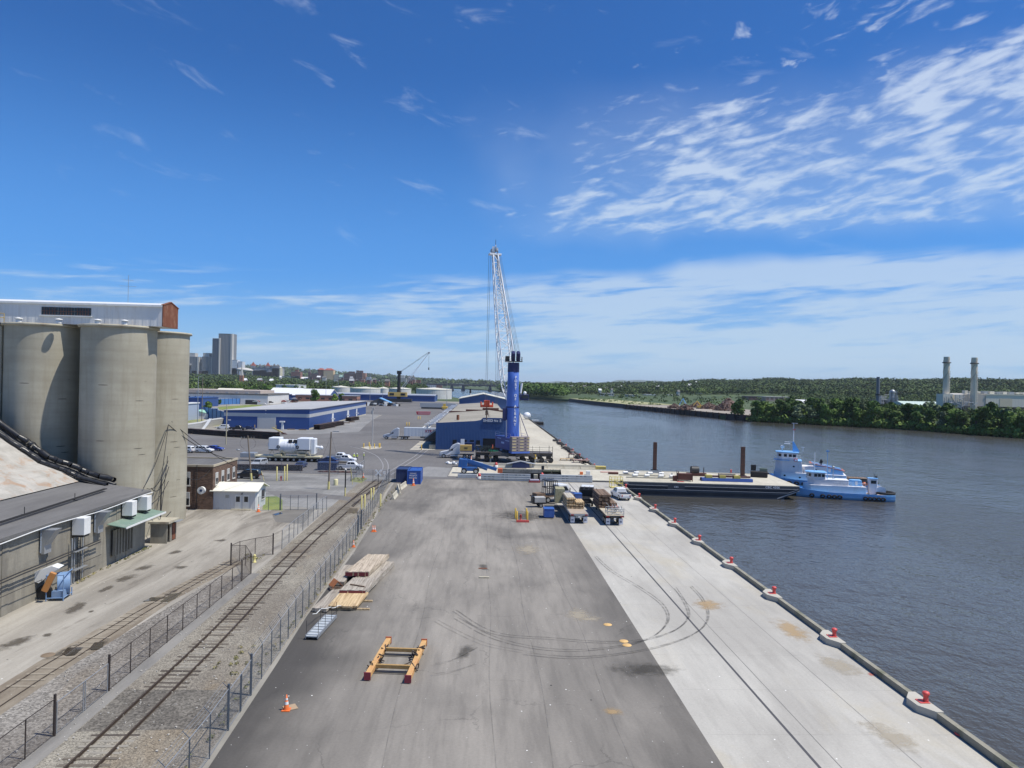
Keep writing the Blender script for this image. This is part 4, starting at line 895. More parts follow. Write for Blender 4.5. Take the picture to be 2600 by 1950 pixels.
car('suv', 'white SUV with black pillars by the stone wall and blue warehouse', 'suv', 'suv', P_white, (-98.7, 279.6), R(182), GC)
car('pickup_truck', 'black pickup in front of the blue warehouse', 'pickup truck', 'pickup', P_black, (-91.9, 275.4), R(-4), GC)
car('sedan', 'dark blue car beside the black pickup at the warehouse', 'car', 'sedan', P_navy, (-88.5, 279.2), R(-4), GC)
car('suv', 'dark SUV with white stripe parked behind the brick building', 'suv', 'suv', P_black, (-45.3, 142.8), R(178), GC)
# ---- semi trucks
def tractor(label, pnt, loc, rz):
    t = thing('semi_tractor', label, 'lorry cab', (*loc, 0), rz, 'long-nosed tractor units'); hw = lambda x, z: 1.2 if x < 2.0 else 1.2-.16*(x-2.0)
    b = MB(); shell(b, [(-.9, 1.0), (-.9, 3.75), (-.2, 3.95), (.9, 3.45), (1.5, 2.95), (2.0, 2.1), (2.5, 1.95), (4.2, 1.55), (4.45, 1.2), (4.45, .55), (3.2, .55), (2.0, .9)], hw); b.build('cab', pnt, t, bevel=.08)
    MB().box((-2.2, 0, .95), (4.6, .9, .25)).build('frame', M_dk, t)
    for s_ in (-1, 1):
        MB().add([(x, s_*1.206, z) for x, z in ((.95, 1.95), (.95, 2.75), (1.45, 2.75), (1.9, 2.05))], [(0, 1, 2, 3)]).build('side_window', M_glass, t)
        MB().box((3.9, s_*.85, 1.1), (.5, .22, .28)).build('headlight', M_head, t); MB().box((1.9, s_*1.45, 2.2), (.1, .12, .7)).build('mirror', M_trim, t)
        MB().tube((-.3, s_*1.0, .6), (1.6, s_*1.0, .6), .33, n=12).build('fuel_tank', M_rim, t)
    MB().add([(1.53, -.95, 2.86), (1.53, .95, 2.86), (2.03, .98, 2.14), (2.03, -.98, 2.14)], [(0, 1, 2, 3)]).build('windscreen', M_glass, t)
    MB().box((4.5, 0, 1.15), (.06, 1.1, .8)).build('grille', M_rim, t)
    wheels(t, (3.35,), 1.2, .52, .3); wheels(t, (-2.1, -3.4), 1.22, .52, .3, True)
    return t
tractor('silver-blue lorry cab hauling the long white box trailer', paint('lorry_silver', (.42, .46, .52)), (-28.6, 246.6), R(180))
t = thing('box_trailer', 'long white box trailer with red lettering backed against the shed', 'trailer', (-18.2, 247, 0), R(180))
MB().bx(-7.6, 7.8, -1.28, 1.28, 1.2, 4.1).build('body', siding('trailer_white', (.62, .66, .70), 1.2, .4, var=.04), t)
MB().bx(-4.5, 2.5, -1.2, -1.16, .45, 1.2).build('side_skirt', M_white, t)
wheels(t, (-5.6, -6.8), 1.22, .52, .3, True)
text('lettering', 'XTRA', 1.25, mat('sign_red', (.36, .03, .07), .5), t, (-.9, 1.3, 3.0), (math.pi/2, 0, math.pi), .01)
tractor('white lorry cab nose-left in front of the open shed door', P_white, (-6.1, 189.0), R(180))
# ---- flatbed trailers on the apron
M_plank = wood('bleached_plank', (.36, .30, .22), (.52, .44, .34), (.16, .12, .09))
M_plank2 = wood('new_timber', (.42, .29, .15), (.62, .48, .28), (.20, .13, .07)); M_plank3 = wood('grey_timber', (.28, .245, .20), (.42, .38, .32), (.13, .11, .09))
M_brnw = wood('weathered_beam', (.12, .08, .055), (.24, .165, .11), (.06, .04, .03))
M_flap = mat('mud_flap_white', (.66, .67, .72), .6, dirt=(.3, .3, .32)); M_bluec = mat('crate_blue', (.03, .10, .36), .45, var=.1, dirt=(.2, .24, .3), damt=.2)
def flatbed(label, loc, rz, deckm, edge):
    t = thing('flatbed_trailer', label, 'trailer', (*loc, 0), rz, 'flatbed trailers on the apron')
    b = MB(); b.bx(-1.3, 1.3, 0, 15.6, 1.18, 1.4); b.bx(-.5, .5, .3, 15.2, .8, 1.18); b.build('frame', edge, t)
    MB().bx(-1.22, 1.22, .05, 15.55, 1.401, 1.43).build('deck', deckm, t)
    for yy in (1.3, 2.6):
        for s_ in (-1, 1):
            w_ = MB().wheel((0, 0, 0), .5, .5, 'x', 16).build('wheel', M_tyre_r, t, (s_*.95, yy, .5)); MB().wheel((s_*.26, 0, 0), .3, .02, 'x', 12).build('rim', M_rim, w_)
    for s_ in (-1, 1):
        f = MB().bx(s_*.92-.3, s_*.92+.3, .28, .31, .12, .98).build('mud_flap', M_flap, t)
        MB().box((s_*.92, .275, .5), (.34, .01, .15)).build('emblem', mat('dark_blue', (.03, .05, .12), .5), f)
        MB().bx(s_*1.0-.2, s_*1.0+.2, -.03, .0, 1.2, 1.34).build('tail_light', M_tail, t)
        MB().tube((s_*.5, 13, 0), (s_*.5, 13, 1.0), .07).build('landing_leg', M_dk, t)
    MB().bx(-.15, .15, -.03, 0, .9, 1.08).build('number_plate', M_white, t)
    return t
flatbed('silver-edged flatbed trailer carrying stacked timber, nearer the asphalt', (14.3, 101.2), 0, mat('trailer_deck', (.36, .29, .22), .8, var=.25, dirt=(.4, .38, .35)), M_gal)
flatbed('dark brown flatbed trailer carrying brown beams, nearer the water', (19.2, 100.2), 0, mat('trailer_deck_old', (.48, .43, .33), .8, var=.25, dirt=(.3, .26, .2)), M_dk)
def stack(name, label, cat, loc, rows, cols, d, m, gap=.05, rz=0., group=None, jit=.0, along='y', skew=0.):
    t = thing(name, label, cat, loc, rz, group); q = random.Random(hash(label) % 999 if False else len(label)*7)
    for r_ in range(rows):
        b = MB()
        for c in range(cols):
            x = (c-(cols-1)/2)*(d[0]+gap)+q.uniform(-jit, jit); z = (r_+.5)*(d[2]+gap)+.09*r_
            dd = d if along == 'y' else (d[1], d[0], d[2])
            b.box(((x, q.uniform(-jit, jit)*6, z) if along == 'y' else (q.uniform(-jit, jit)*6, x, z)), dd, skew*q.uniform(-1, 1))
        b.build('timber_layer', m, t); zz = r_*(d[2]+gap+.09); MB().bx(-cols*d[0]/2, cols*d[0]/2, -d[1]*.36, -d[1]*.3, zz-.085, zz+.02).build('bearer', M_dk, t); MB().bx(-cols*d[0]/2, cols*d[0]/2, d[1]*.3, d[1]*.36, zz-.085, zz+.02).build('bearer', M_dk, t)
    return t
stack('timber_stack', 'stack of pale and brown timbers on the silver-edged flatbed', 'timber stack', (13.65, 108.0, 1.44), 4, 4, (.30, 5.2, .26), M_plank2, jit=.02)
stack('timber_stack', 'lower stack of square timbers beside the tall stack on the silver-edged flatbed', 'timber stack', (14.95, 107.6, 1.44), 3, 4, (.28, 4.6, .22), M_plank2, jit=.02)
stack('beam_bundle', 'bundle of white wrapped beams on top of the timber stack', 'timber stack', (13.6, 108.2, 2.58), 2, 3, (.34, 4.9, .14), mat('wrapped_white', (.46, .42, .34), .7, var=.3), jit=.02)
t = thing('crate', 'bright blue metal box on top of the loaded flatbed', 'box', (15.15, 109.4, 2.2)); MB().bx(-.55, .55, -.75, .75, 0, .85).build('body', M_bluec, t, bevel=.03); MB().bx(-.58, .58, -.78, .78, .86, .93).build('lid', M_bluec, t)
t = thing('tank_box', 'dark blue covered load at the front of the silver-edged flatbed', 'box', (14.4, 113.2, 1.44)); MB().bx(-1.15, 1.15, -1.3, 1.3, 0, 1.15).build('body', mat('dark_blue_tarp', (.03, .045, .12), .5, var=.3), t, bevel=.15)
t = thing('netted_load', 'camouflage coloured load wrapped on the flatbed', 'load', (12.9, 114.4, 1.2)); MB().prism([(-.9, -1.6), (.75, -1.6), (.85, 1.6), (-.7, 1.8)], -.2, 2.0, ins=.12).build('wrap', mat('camouflage', (.33, .31, .19), .8, var=.5, scale=4, dirt=(.10, .10, .05), damt=.8, dscale=3), t)
stack('beam_bundle', 'block of brown square beams on the dark flatbed', 'timber stack', (18.8, 109.4, 1.44), 4, 4, (.40, 6.2, .38), M_brnw, jit=.02)
stack('beam_bundle', 'shorter brown beams with orange straps on the dark flatbed', 'timber stack', (20.0, 107.5, 1.44), 2, 2, (.42, 5.0, .38), M_brnw, jit=.03)
for i, (x, y) in enumerate(((19.75, 105.2), (20.35, 104.9))):
    o = MB().tube((0, 0, 0), (0, .9, 0), .27, n=10).ball((0, 0, 0), .27, 8).build('orange_float', mat('float_orange', (.62, .15, .05), .5), None, (x, y, 1.75)); tag(o, ('dull orange float lying against the brown beams, left one', 'round orange float at the end of the brown beams, right one')[i], 'float')
t = thing('steel_rack', 'galvanised steel rack with loose fittings at the tail of the dark flatbed', 'rack', (19.4, 101.6, 1.44))
b = MB()
for z in (.15, .5, .85): b.tube((-1.15, -.9, z), (1.15, -.9, z), .05); b.tube((-1.15, .9, z), (1.15, .9, z), .04)
for x in (-1.15, 1.15):
    for y in (-.9, .9): b.tube((x, y, 0), (x, y, .9), .05)
b.build('rack', M_gal, t); b = MB(); q = random.Random(9)
for _ in range(26): b.box((q.uniform(-1, 1), q.uniform(-.7, 2.2), q.uniform(.3, 1.0)), (.07, q.uniform(.5, 1.1), .07), q.uniform(-1, 1), q.uniform(-.8, .8))
b.build('fittings', M_gal, t)
t = thing('crate', 'blue steel box on the ground left of the loaded flatbed', 'box', (10.4, 106.1, 0)); MB().bx(-.75, .75, -1.0, 1.0, .12, 1.3).build('body', M_bluec, t, bevel=.03); MB().bx(-.78, .78, -1.03, 1.03, 1.31, 1.37).build('lid', M_bluec, t); MB().bx(-.6, .6, -.9, .9, 0, .12).build('skid', M_dk, t)
# ---- service trucks, welder
def work_truck(label, loc, rz, kind):
    t = thing('service_truck', label, 'truck', (*loc, 0), rz, 'white-cab work trucks')
    b = MB(); shell(b, [(.6, .9), (.6, 2.75), (.8, 2.9), (2.2, 2.9), (2.5, 2.7), (2.8, 1.9), (3.9, 1.6), (4.0, .6), (2.9, .55)], lambda x, z: 1.12-.1*max(0, z-1.8)); b.build('cab', P_white, t, bevel=.06)
    for s_ in (-1, 1):
        MB().add([(x, s_*(1.13-.1*max(0, z-1.8)), z) for x, z in ((.9, 1.9), (.9, 2.6), (2.1, 2.6), (2.55, 1.9))], [(0, 1, 2, 3)]).build('side_window', M_glass, t)
        MB().box((2.6, s_*1.4, 2.0), (.1, .12, .65)).build('mirror', M_trim, t)
    b = MB()
    if kind: 
        b.bx(-2.6, .4, -1.15, 1.15, .9, 1.25).bx(-2.6, .4, -1.15, -.95, 1.25, 2.0).bx(-2.6, .4, .95, 1.15, 1.25, 2.0).bx(.25, .5, -1.15, 1.15, 1.25, 2.7); b.build('bed', M_trim, t); b = MB()
        for x in (-2.5, -1.0, .4):
            for y in (-1.1, 1.1): b.tube((x, y, 1.7), (x, y, 2.75), .04)
        for y in (-1.1, -.4, .4, 1.1): b.tube((-2.5, y, 2.75), (.9, y, 2.85), .035)
        for x in (-2.5, -1.0, .4): b.tube((x, -1.1, 2.75), (x, 1.1, 2.75), .035)
        b.build('rack', M_dk, t); MB().box((-2.75, 0, .75), (.3, 2.3, .35)).build('bumper', M_dk, t)
    else:
        b.bx(-3.8, .4, -1.15, 1.15, .95, 1.15); b.build('bed', M_brnw, t)
        b = MB(); b.bx(-1.4, .4, -1.1, 1.1, 1.15, 1.25)
        for x in (-1.4, -.7, .2):
            for y in (-1.1, -.55, 0, .55, 1.1): b.tube((x, y, 1.2), (x, y, 3.6), .05)
        for z in (2.4, 3.6):
            for y in (-1.1, 1.1): b.tube((-1.4, y, z), (.2, y, z), .07)
            for x in (-1.4, .2): b.tube((x, -1.1, z), (x, 1.1, z), .07)
        b.build('cage', M_trim, t); MB().bx(-1.35, .1, -1.0, 1.0, 3.61, 3.66).build('cage_roof', M_trim, t); MB().bx(-1.43, -1.41, .1, .6, 2.7, 3.3).build('sign_plate', M_white, t)
        stack('timber_layer', '', '', (0, 0, 0), 0, 0, (1, 1, 1), M_plank) if False else MB().bx(-3.6, -1.8, -.7, .7, 1.16, 1.6).build('load', M_brnw, t)
    wheels(t, (3.0, -1.6), 1.15, .48, .3)
    return t
work_truck('white-cab truck with tall black cage standing behind the loaded flatbed', (12.4, 120.6), R(28), 0)
work_truck('white-cab service truck with black pipe rack, seen from behind', (17.9, 118.4), R(78), 1)
t = thing('towed_welder', 'grey engine-driven welder on a small trailer at the asphalt edge', 'generator', (9.7, 114.9, 0), R(10))
MB().bx(-.9, .9, -.6, .6, .75, 1.65).build('housing', mat('generator_grey', (.42, .42, .41), .5, var=.2), t, bevel=.05); MB().bx(-1.25, -.92, -.55, .55, .6, 1.75).build('control_panel', M_trim, t)
MB().bx(-1.1, 1.1, -.55, .55, .55, .72).build('frame', M_trim, t); MB().tube((.9, 0, .6), (2.6, 0, .5), .06).build('drawbar', M_trim, t); wheels(t, (.1,), .85, .34, .2)
# ---- steel beams stacked in front of the slip
M_alu = mat('aluminium_grey', (.50, .52, .53), .4, .35, var=.08, scale=1, dirt=(.3, .3, .3), damt=.25); M_blk = mat('black_paint', (.012, .012, .014), .6)
for nm, x0, x1, y0 in (('left', .3, 10.4, 145.5), ('right', 12.3, 23.0, 144.9)):
    t = thing('beam_stack', 'three stacked grey steel beams %s' % ('beside the blue lift' if nm == 'left' else 'lying on the pale apron'), 'steel beams', ((x0+x1)/2, y0, 0), R(-1.5), 'grey beam stacks by the slip'); hl = (x1-x0)/2
    for k in range(3):
        z = .12+.43*k; b = MB(); b.bx(-hl, hl, .25*k, .25*k+.06, z, z+.34); b.bx(-hl, hl, .25*k-.14, .25*k+.5, z+.34, z+.38); b.bx(-hl, hl, .25*k-.14, .25*k+.5, z-.05, z)
        o = b.build('beam', M_alu, t); g = MB().bx(-hl, hl, .25*k+.07, .25*k+.45, z+.01, z+.33).build('web', M_trim, o)
        for xx, w_ in ((-hl*.62, 2.4), (0, 1.5)) if k < 2 else ((0, 1.5), (hl*.62, 2.4)):
            for q_ in range(int(w_/.27)): MB().box((xx-w_/2+q_*.27, .25*k-.008, z+.17), (.13, .01, .14)).build('stencil_mark', M_blk, o) if q_ % 3 != 2 else None
t = thing('concrete_block', 'short concrete block at the left end of the beam stacks', 'block', (-2.4, 149.3, 0)); MB().bx(-2.1, 1.9, -.35, .35, 0, .75).build('block', M_alu, t, bevel=.03)
t = thing('concrete_block', 'cream concrete block between the two beam stacks', 'block', (11.5, 146.2, 0)); MB().bx(-.4, .4, -.4, .4, 0, 1.3).build('block', M_cap, t, bevel=.03)
t = thing('float_pack', 'dark red pack with pale top lying between the beam stacks', 'pack', (11.1, 143.9, 0)); MB().bx(-1.1, 1.1, -.5, .5, 0, .35).build('body', mat('dark_red', (.30, .05, .05), .6), t); MB().bx(-.9, .9, -.45, .45, .351, .6).build('top', mat('lilac_grey', (.45, .42, .5), .6), t)
def water_barrier(i, x, y, s_=1., lab=''):
    t = thing('safety_barrier', lab, 'barrier', (x, y, 0), 0, 'small red and white barriers'); MB().lathe([(.45, 0), (.42, .5), (.2, .55)], 10).build('base', M_white, t); b = MB().lathe([(.3, .55), (.34, .85), (.16, 1.15), (.0, 1.2)], 10); b.bx(-.55, -.3, -.1, .1, .2, .5); b.build('head', M_red, t)
for i, (x, y, lab) in enumerate(((.0, 147.6, 'red and white barrier at the left end of the first beam stack'), (13.2, 150.5, 'red and white barrier with a sign post near the fenders'), (3.9, 168.8, 'red and white barrier near the middle of the wavy kerb'), (-4.4, 170.4, 'red and white barrier behind the blue boom lift'))): water_barrier(i, x, y, 1., lab)
o = MB().tube((0, 0, 0), (0, 0, 2.4), .05).bx(-.3, .3, -.04, .04, 1.7, 2.5).build('sign_post', M_dk, None, (13.4, 151.6, 0)); tag(o, 'thin post with dark box beside the barrier at the fenders', 'sign post')
# slip surroundings: kerb barriers
M_cream = mat('cream_concrete', (.50, .47, .38), .85, var=.15, dirt=(.3, .26, .18), damt=.4); M_navy = mat('navy_plate', (.03, .045, .12), .5, var=.2)
b = MB()
for k in range(8):
    x0 = -3.4+k*3.9; L = 3.8
    t = thing('barrier_block', 'cream concrete barrier along the slip, ' + ('at the row start beside the blue lift', 'second from the blue lift', 'third from the blue lift', 'fourth from the blue lift, under the crane', 'fourth from the water, under the crane', 'third from the water', 'second from the water', 'at the water end')[k], 'barrier', (x0+L/2, 169.3-.08*k, 0), 0, 'concrete barriers along the slip')
    MB().prism([(-.45, 0), (.45, 0), (.25, .45), (.2, .95), (-.2, .95), (-.25, .45)], -L/2, L/2, 'x').build('block', M_cream, t)
for i, x in enumerate((-2.6, 9.7)):
    t = thing('ramp_cover', 'grey metal ramp bridging the barriers, %s' % ('near the blue lift' if i == 0 else 'under the crane'), 'ramp', (x, 168.7, .0), 0, 'metal ramps over the kerb')
    MB().prism([(-3.4, .75), (-3.4, .85), (0, 1.6), (3.4, .95), (3.4, .85), (0, 1.48)], -.25, 1.5, 'y').build('deck', M_alu, t); MB().prism([(-2.1, .02), (2.1, .02), (1.9, 1.05), (0, 1.44), (-1.9, 1.05)], -.2, -.1, 'y').build('side_plate', M_navy, t)
b = MB().bx(-1.0, 6.3, 165.55, 166.1, 0, .14).bx(4.5, 27.5, 165.55, 166.1, 0, .1); o = b.build('curb', M_cream); o['kind'] = 'structure'
# fenders in the slip
for i in range(6):
    t = thing('log_fender', 'dark green cylindrical fender hanging on the slip wall, ' + ('nearest the dark opening', 'second from the dark opening', 'third from the dark opening', 'third from the water', 'second from the water', 'at the quay corner')[i], 'fender', (15.6+i*2.15, 165.1, -.35), 0, 'fenders along the slip'); MB().tube((-.95, 0, 0), (.95, 0, 0), .34, n=10).build('roller', mat('mossy_rubber', (.05, .06, .035), .8, var=.3), t); MB().tube((-.75, 0, .3), (-.75, .2, .6), .03).tube((.75, 0, .3), (.75, .2, .6), .03).build('chain', M_dk, t)
# yellow cage, bollards & hydrants
t = thing('lifting_cage', 'yellow steel man-basket at the quay corner by the barge', 'cage', (26.6, 138.5, 0), R(5)); b = MB()
for x in (-1.1, 0, 1.1):
    for y in (-.8, .8): b.tube((x, y, 0), (x, y, 2.1), .05, n=6)
for z in (.1, .9, 1.5, 2.1):
    for y in (-.8, .8): b.tube((-1.1, y, z), (1.1, y, z), .045, n=6)
    for x in (-1.1, 1.1): b.tube((x, -.8, z), (x, .8, z), .045, n=6)
b.build('frame', mat('bright_yellow', (.66, .55, .10), .5, var=.1), t); MB().bx(-1.1, 1.1, -.8, .8, .12, .16).build('floor', M_pyel, t); MB().box((1.8, .3, .9), (1.8, .6, .12), R(-30), 0, R(25)).build('step', M_dk, t)
def ybol(x, y, lab, h_=1.15, m=M_yel, r_=.11, g='yellow steel bollards'):
    o = MB().lathe([(r_, 0), (r_, h_-.05), (r_*.6, h_), (0, h_)], 12).build('bollard', m, None, (x, y, 0)); tag(o, lab, 'bollard', g); return o
for x, y, lab in ((5.4, 104.7, 'yellow bollard at the back left of the hydrant'), (5.5, 102.3, 'yellow bollard at the front left of the hydrant'), (7.0, 104.7, 'yellow bollard at the back right of the hydrant'), (7.0, 102.4, 'yellow bollard at the front right of the hydrant')): ybol(x, y, lab, 1.5)
def hydrant(x, y, lab, m):
    t = thing('fire_hydrant', lab, 'hydrant', (x, y, 0), 0, 'fire hydrants'); MB().lathe([(.2, 0), (.2, .06), (.12, .08), (.12, .62), (.16, .66), (.15, .74), (.05, .86), (0, .88)], 12).build('barrel', m, t); MB().tube((-.22, 0, .5), (.22, 0, .5), .06).tube((0, 0, .5), (0, -.2, .5), .07).build('nozzle', m, t)
hydrant(6.1, 103.4, 'dark red hydrant guarded by four yellow bollards', mat('dark_red', (.30, .05, .05), .6)); o = MB().bx(-.9, .9, -.12, .12, .0, .3).build('wheel_stop', M_red, None, (6.3, 101.8, 0)); tag(o, 'low red wheel stop in front of the dark red hydrant', 'kerb stop')
hydrant(-38.4, 140.8, 'red hydrant with white cap between pale yellow posts', M_red); hydrant(-23.7, 77.4, 'yellow standpipe inside the rusty wire pen', M_pyel)
for x, y, lab, h_ in ((-39.0, 140.0, 'pale yellow post left of the red hydrant', 3.2), (-37.6, 140.2, 'pale yellow post right of the red hydrant', 3.3), (-37.2, 140.5, 'tallest pale yellow post just right of the red hydrant', 3.7), (-17.75, 118.9, 'pale yellow post by the crossbuck, left of the pair', 2.3), (-17.4, 119.4, 'pale yellow post by the crossbuck, right of the pair', 2.4),
                      (-17.85, 110.2, 'pale yellow post inside the fence by the weeds, left of the pair', 2.5), (-17.5, 111.0, 'pale yellow post inside the fence by the weeds, right of the pair', 2.6), (-15.4, 113.2, 'pale yellow post on the asphalt side of the fence', 2.3)): ybol(x, y, lab, h_*.85, M_pyel, .12, 'pale yellow guard posts')
for i, (u, v, lab) in enumerate(((470.5, 130, 'yellow bollard far left at the lamp island'), (480, 0, 'x'))): pass
isl = [G(900+x/5.53, 900+y/5.53) for x, y in ((130, 1310), (205, 1295), (218, 1330), (280, 1315), (345, 1308), (358, 1310))]
sheet('island', [G(900+x/5.53, 900+y/5.53) for x, y in ((85, 1308), (200, 1290), (385, 1300), (370, 1318), (190, 1335))], .05, M_conc2, -.01)
for i, (x, y) in enumerate(isl): ybol(x, y, 'yellow bollard on the lamp island, ' + ('first from the left', 'second from the left', 'third from the left, in front', 'just right of the pole', 'left one of the right pair', 'right one of the right pair')[i], 1.35, M_yel, .14, 'bollards on the lamp island')
for i, (x, y) in enumerate([G(900+x/5.53, 900+y/5.53) for x, y in ((733, 1000), (766, 1002), (893, 912), (922, 912))]): ybol(x, y, 'orange-yellow bollard in the open yard, ' + ('left of the nearer pair', 'right of the nearer pair', 'left of the farther pair', 'right of the farther pair')[i], 1.6, M_yel, .2, 'bollard pairs in the open yard')
ybol(*G(1070, 1142), 'yellow post at the corner of blue shed pad', 1.6, M_yel, .14)
# cones
cone = thing('traffic_cone', 'orange traffic cone nearest the camera, alone on the dark asphalt', 'traffic cone', (*G(727, 1803), 0), 0, 'orange traffic cones')
M_or = mat('cone_orange', (.72, .17, .04), .5, var=.1)
MB().bx(-.24, .24, -.24, .24, 0, .05).build('base', M_or, cone); MB().lathe([(.17, .05), (.025, .92), (0, .92)], 16).build('body', M_or, cone); MB().lathe([(.128, .36), (.100, .52)], 16).build('stripe', M_white, cone); MB().lathe([(.084, .62), (.066, .72)], 16).build('stripe', M_white, cone)
for u, v, s_, lab in ((946.5, 1350, .9, 'orange cone on the asphalt, left of the pair'), (951.5, 1350, .9, 'orange cone on the asphalt, right of the pair'), (897.5, 1389, .9, 'orange cone leaning at the foot of the narrow steel gate'), (656, 1299.5, 1.2, 'orange cone in front of the white house'), (922.5, 1212.5, 1., 'orange cone behind the wire at the weedy verge'), (1049.5, 1233, 1.5, 'orange cone at the end of fence by the blue container'), (1196, 1173.5, 1.7, 'orange cone behind the blue boom lift')):
    dup(cone, (*G(u, v), 0), R(20), lab, None, s_)
o = MB().box((0, 0, .02), (.75, .7, .03), R(30)).build('plywood_scrap', mat('ply', (.38, .28, .18), .8), None, (*G(737, 1797), 0)); tag(o, 'small brown board under the nearest cone', 'board')
# ---- timber mats, gangway, spreader frame
def mat_pile(label, cx, cy, w_, l_, z, h_, m, skew, n, ends=None):
    t = thing('timber_mat', label, 'timber mat', (cx, cy, z), 0, 'timber mats by the fence'); q = random.Random(len(label))
    b = MB(); pw = w_/n
    for i in range(n):
        x = -w_/2+pw*(i+.5); dy = q.uniform(-.12, .12)
        b.add([(x-pw*.47+skew[0], -l_/2+dy, h_*0), (x+pw*.47+skew[0], -l_/2+dy, 0), (x+pw*.47+skew[1], l_/2+dy, 0), (x-pw*.47+skew[1], l_/2+dy, 0),
               (x-pw*.47+skew[0], -l_/2+dy, h_), (x+pw*.47+skew[0], -l_/2+dy, h_), (x+pw*.47+skew[1], l_/2+dy, h_), (x-pw*.47+skew[1], l_/2+dy, h_)],
              [(0, 3, 2, 1), (4, 5, 6, 7), (0, 1, 5, 4), (2, 3, 7, 6), (1, 2, 6, 5), (3, 0, 4, 7)])
    b.build('planks', m, t)
    if ends:
        b = MB()
        for x0, x1 in ends: b.bx(x0+skew[0], x1+skew[0], -l_/2-.16, -l_/2-.125, .03, h_-.03)
        b.build('painted_ends', mat('maroon_paint', (.16, .025, .03), .7), t)
    return t
mat_pile('pale new planks laid side by side, front mat of the pile', -11.35, 63.4, 2.5, 4.0, .25, .16, M_plank2, (0, .3), 12)
mat_pile('grey bleached timber mat in the middle with maroon painted ends', -11.2, 67.4, 2.4, 4.2, .22, .42, M_plank3, (0, .5), 7, [(-1.15, -.45), (-.35, .9), (.95, 1.15)])
mat_pile('largest topmost bleached timber mat with maroon ends', -11.3, 73.7, 2.3, 7.2, .62, .42, M_plank, (-.35, .7), 7, [(-1.1, -.4), (-.25, .1), (.2, .8), (.85, 1.1)])
mat_pile('weathered mat under the topmost one, poking out to the right', -10.8, 73.0, 2.2, 6.5, .05, .5, M_plank3, (.1, .9), 6)
mat_pile('narrow grey mat against the fence at the back', -13.4, 72.0, 1.3, 6.3, .08, .35, M_plank3, (.15, .3), 5)
mat_pile('narrow grey mat against the fence at the front', -13.0, 64.0, 1.25, 6.2, .06, .3, M_plank3, (-.2, .45), 5)
o = MB().bx(-1.1, 3.1, -.08, .08, 0, .14).bx(-1.0, 3.0, 2.2, 2.36, 0, .14).build('bearer', M_plank2, None, (-12.2, 61.7, 0)); tag(o, 'pale bearers sticking out under the new planks', 'timber')
t = thing('steel_angle', 'bent rusty orange steel plate lying on the front grey mat', 'scrap', (-13.15, 67.6, .36), R(30)); MB().add([(-.5, -.6, 0), (0, -.6, .55), (.5, -.6, 0), (-.5, .6, 0), (0, .6, .55), (.5, .6, 0), (-.5, -.6, .04), (0, -.6, .60), (.5, -.6, .04), (-.5, .6, .04), (0, .6, .6), (.5, .6, .04)], [(0, 1, 4, 3), (1, 2, 5, 4), (6, 7, 10, 9), (7, 8, 11, 10), (0, 1, 7, 6), (1, 2, 8, 7), (3, 4, 10, 9), (4, 5, 11, 10)]).build('plate', mat('rust_orange', (.40, .15, .06), .8, var=.2), t)
for i, (x, y, a) in enumerate(((-12.7, 66.6, 1.9), (-12.6, 66.9, 1.4), (-11.0, 66.6, 1.1))): o = MB().box((0, 0, 0), (.1, 1.6, .1), a).build('offcut', M_brnw, None, (x, y, .42 if i < 2 else .7)); tag(o, ('short brown offcut on the grey mat, crossing the orange plate', 'brown offcut lying flat below the orange plate', 'brown offcut on top of the middle mat')[i], 'offcut', 'timber offcuts')
t = thing('gangway', 'light grey aluminium gangway with posts and white hose', 'gangway', (-12.1, 56.9, 0), R(-5)); M_grat = mat('pale_grating', (.50, .54, .56), .5, .2, var=.15, scale=6)
MB().bx(-.42, .42, -2.5, 2.5, .22, .30).build('deck', M_grat, t); b = MB(); b.bx(-.48, -.42, -2.5, 2.5, .1, .36); b.bx(.42, .48, -2.5, 2.5, .1, .36)
for k in range(8): b.bx(-.42, .42, -2.3+k*.62, -2.26+k*.62, .31, .35)
b.build('side_rail', M_gal, t); b = MB()
for y in (-2.3, -.6, 1.1, 2.4):
    b.tube((-.45, y, .3), (-.45, y, 1.4), .02, n=5) if y in (-2.3, 1.1) else None
    b.tube((.45, y, .3), (.45, y, 1.4), .02, n=5)
b.build('stanchion', M_dk, t)
for s_ in (-1, 1): MB().wheel((s_*.4, -2.4, .1), .1, .07, 'x', 10).build('wheel', M_black, t)
b = MB(); b.path(spl([(-13.0, 57.2, .9), (-12.75, 59.3, .55), (-12.5, 60.8, .35)], 5) if False else [(-12.95, 57.4, 1.0), (-12.85, 58.3, .75), (-12.7, 59.4, .8), (-12.45, 60.4, .5), (-12.3, 61.3, .35)], .03); b.path([(-11.9, 59.4, .85), (-11.7, 60.0, .7), (-11.6, 60.9, .6), (-11.5, 61.5, .4)], .03); o = b.build('hose', M_white); tag(o, 'white rope handrails running from the gangway to the timber mats', 'rope')
t = thing('spreader_frame', 'yellow and orange lifting spreader frame with chains on the asphalt', 'spreader frame', (-5.4, 50.2, 0), R(-4.5))
M_sp = mat('spreader_ochre', (.60, .36, .14), .55, var=.25, scale=3, dirt=(.5, .2, .07), damt=.6)
for s_ in (-1, 1):
    m_ = MB(); m_.box((0, 0, .3), (.36, 6.6, .34)); o = m_.build('side_beam', M_sp, t, (s_*1.35, -.1*s_, 0), bevel=.02)
    for e, c_ in ((-1, (.22, .03, .045)), (1, (.42, .12, .06))): MB().box((0, e*3.33, .3), (.44, .08, .5)).build('end_plate', mat('maroon_paint2' if e < 0 else 'red_orange', c_, .6), o)
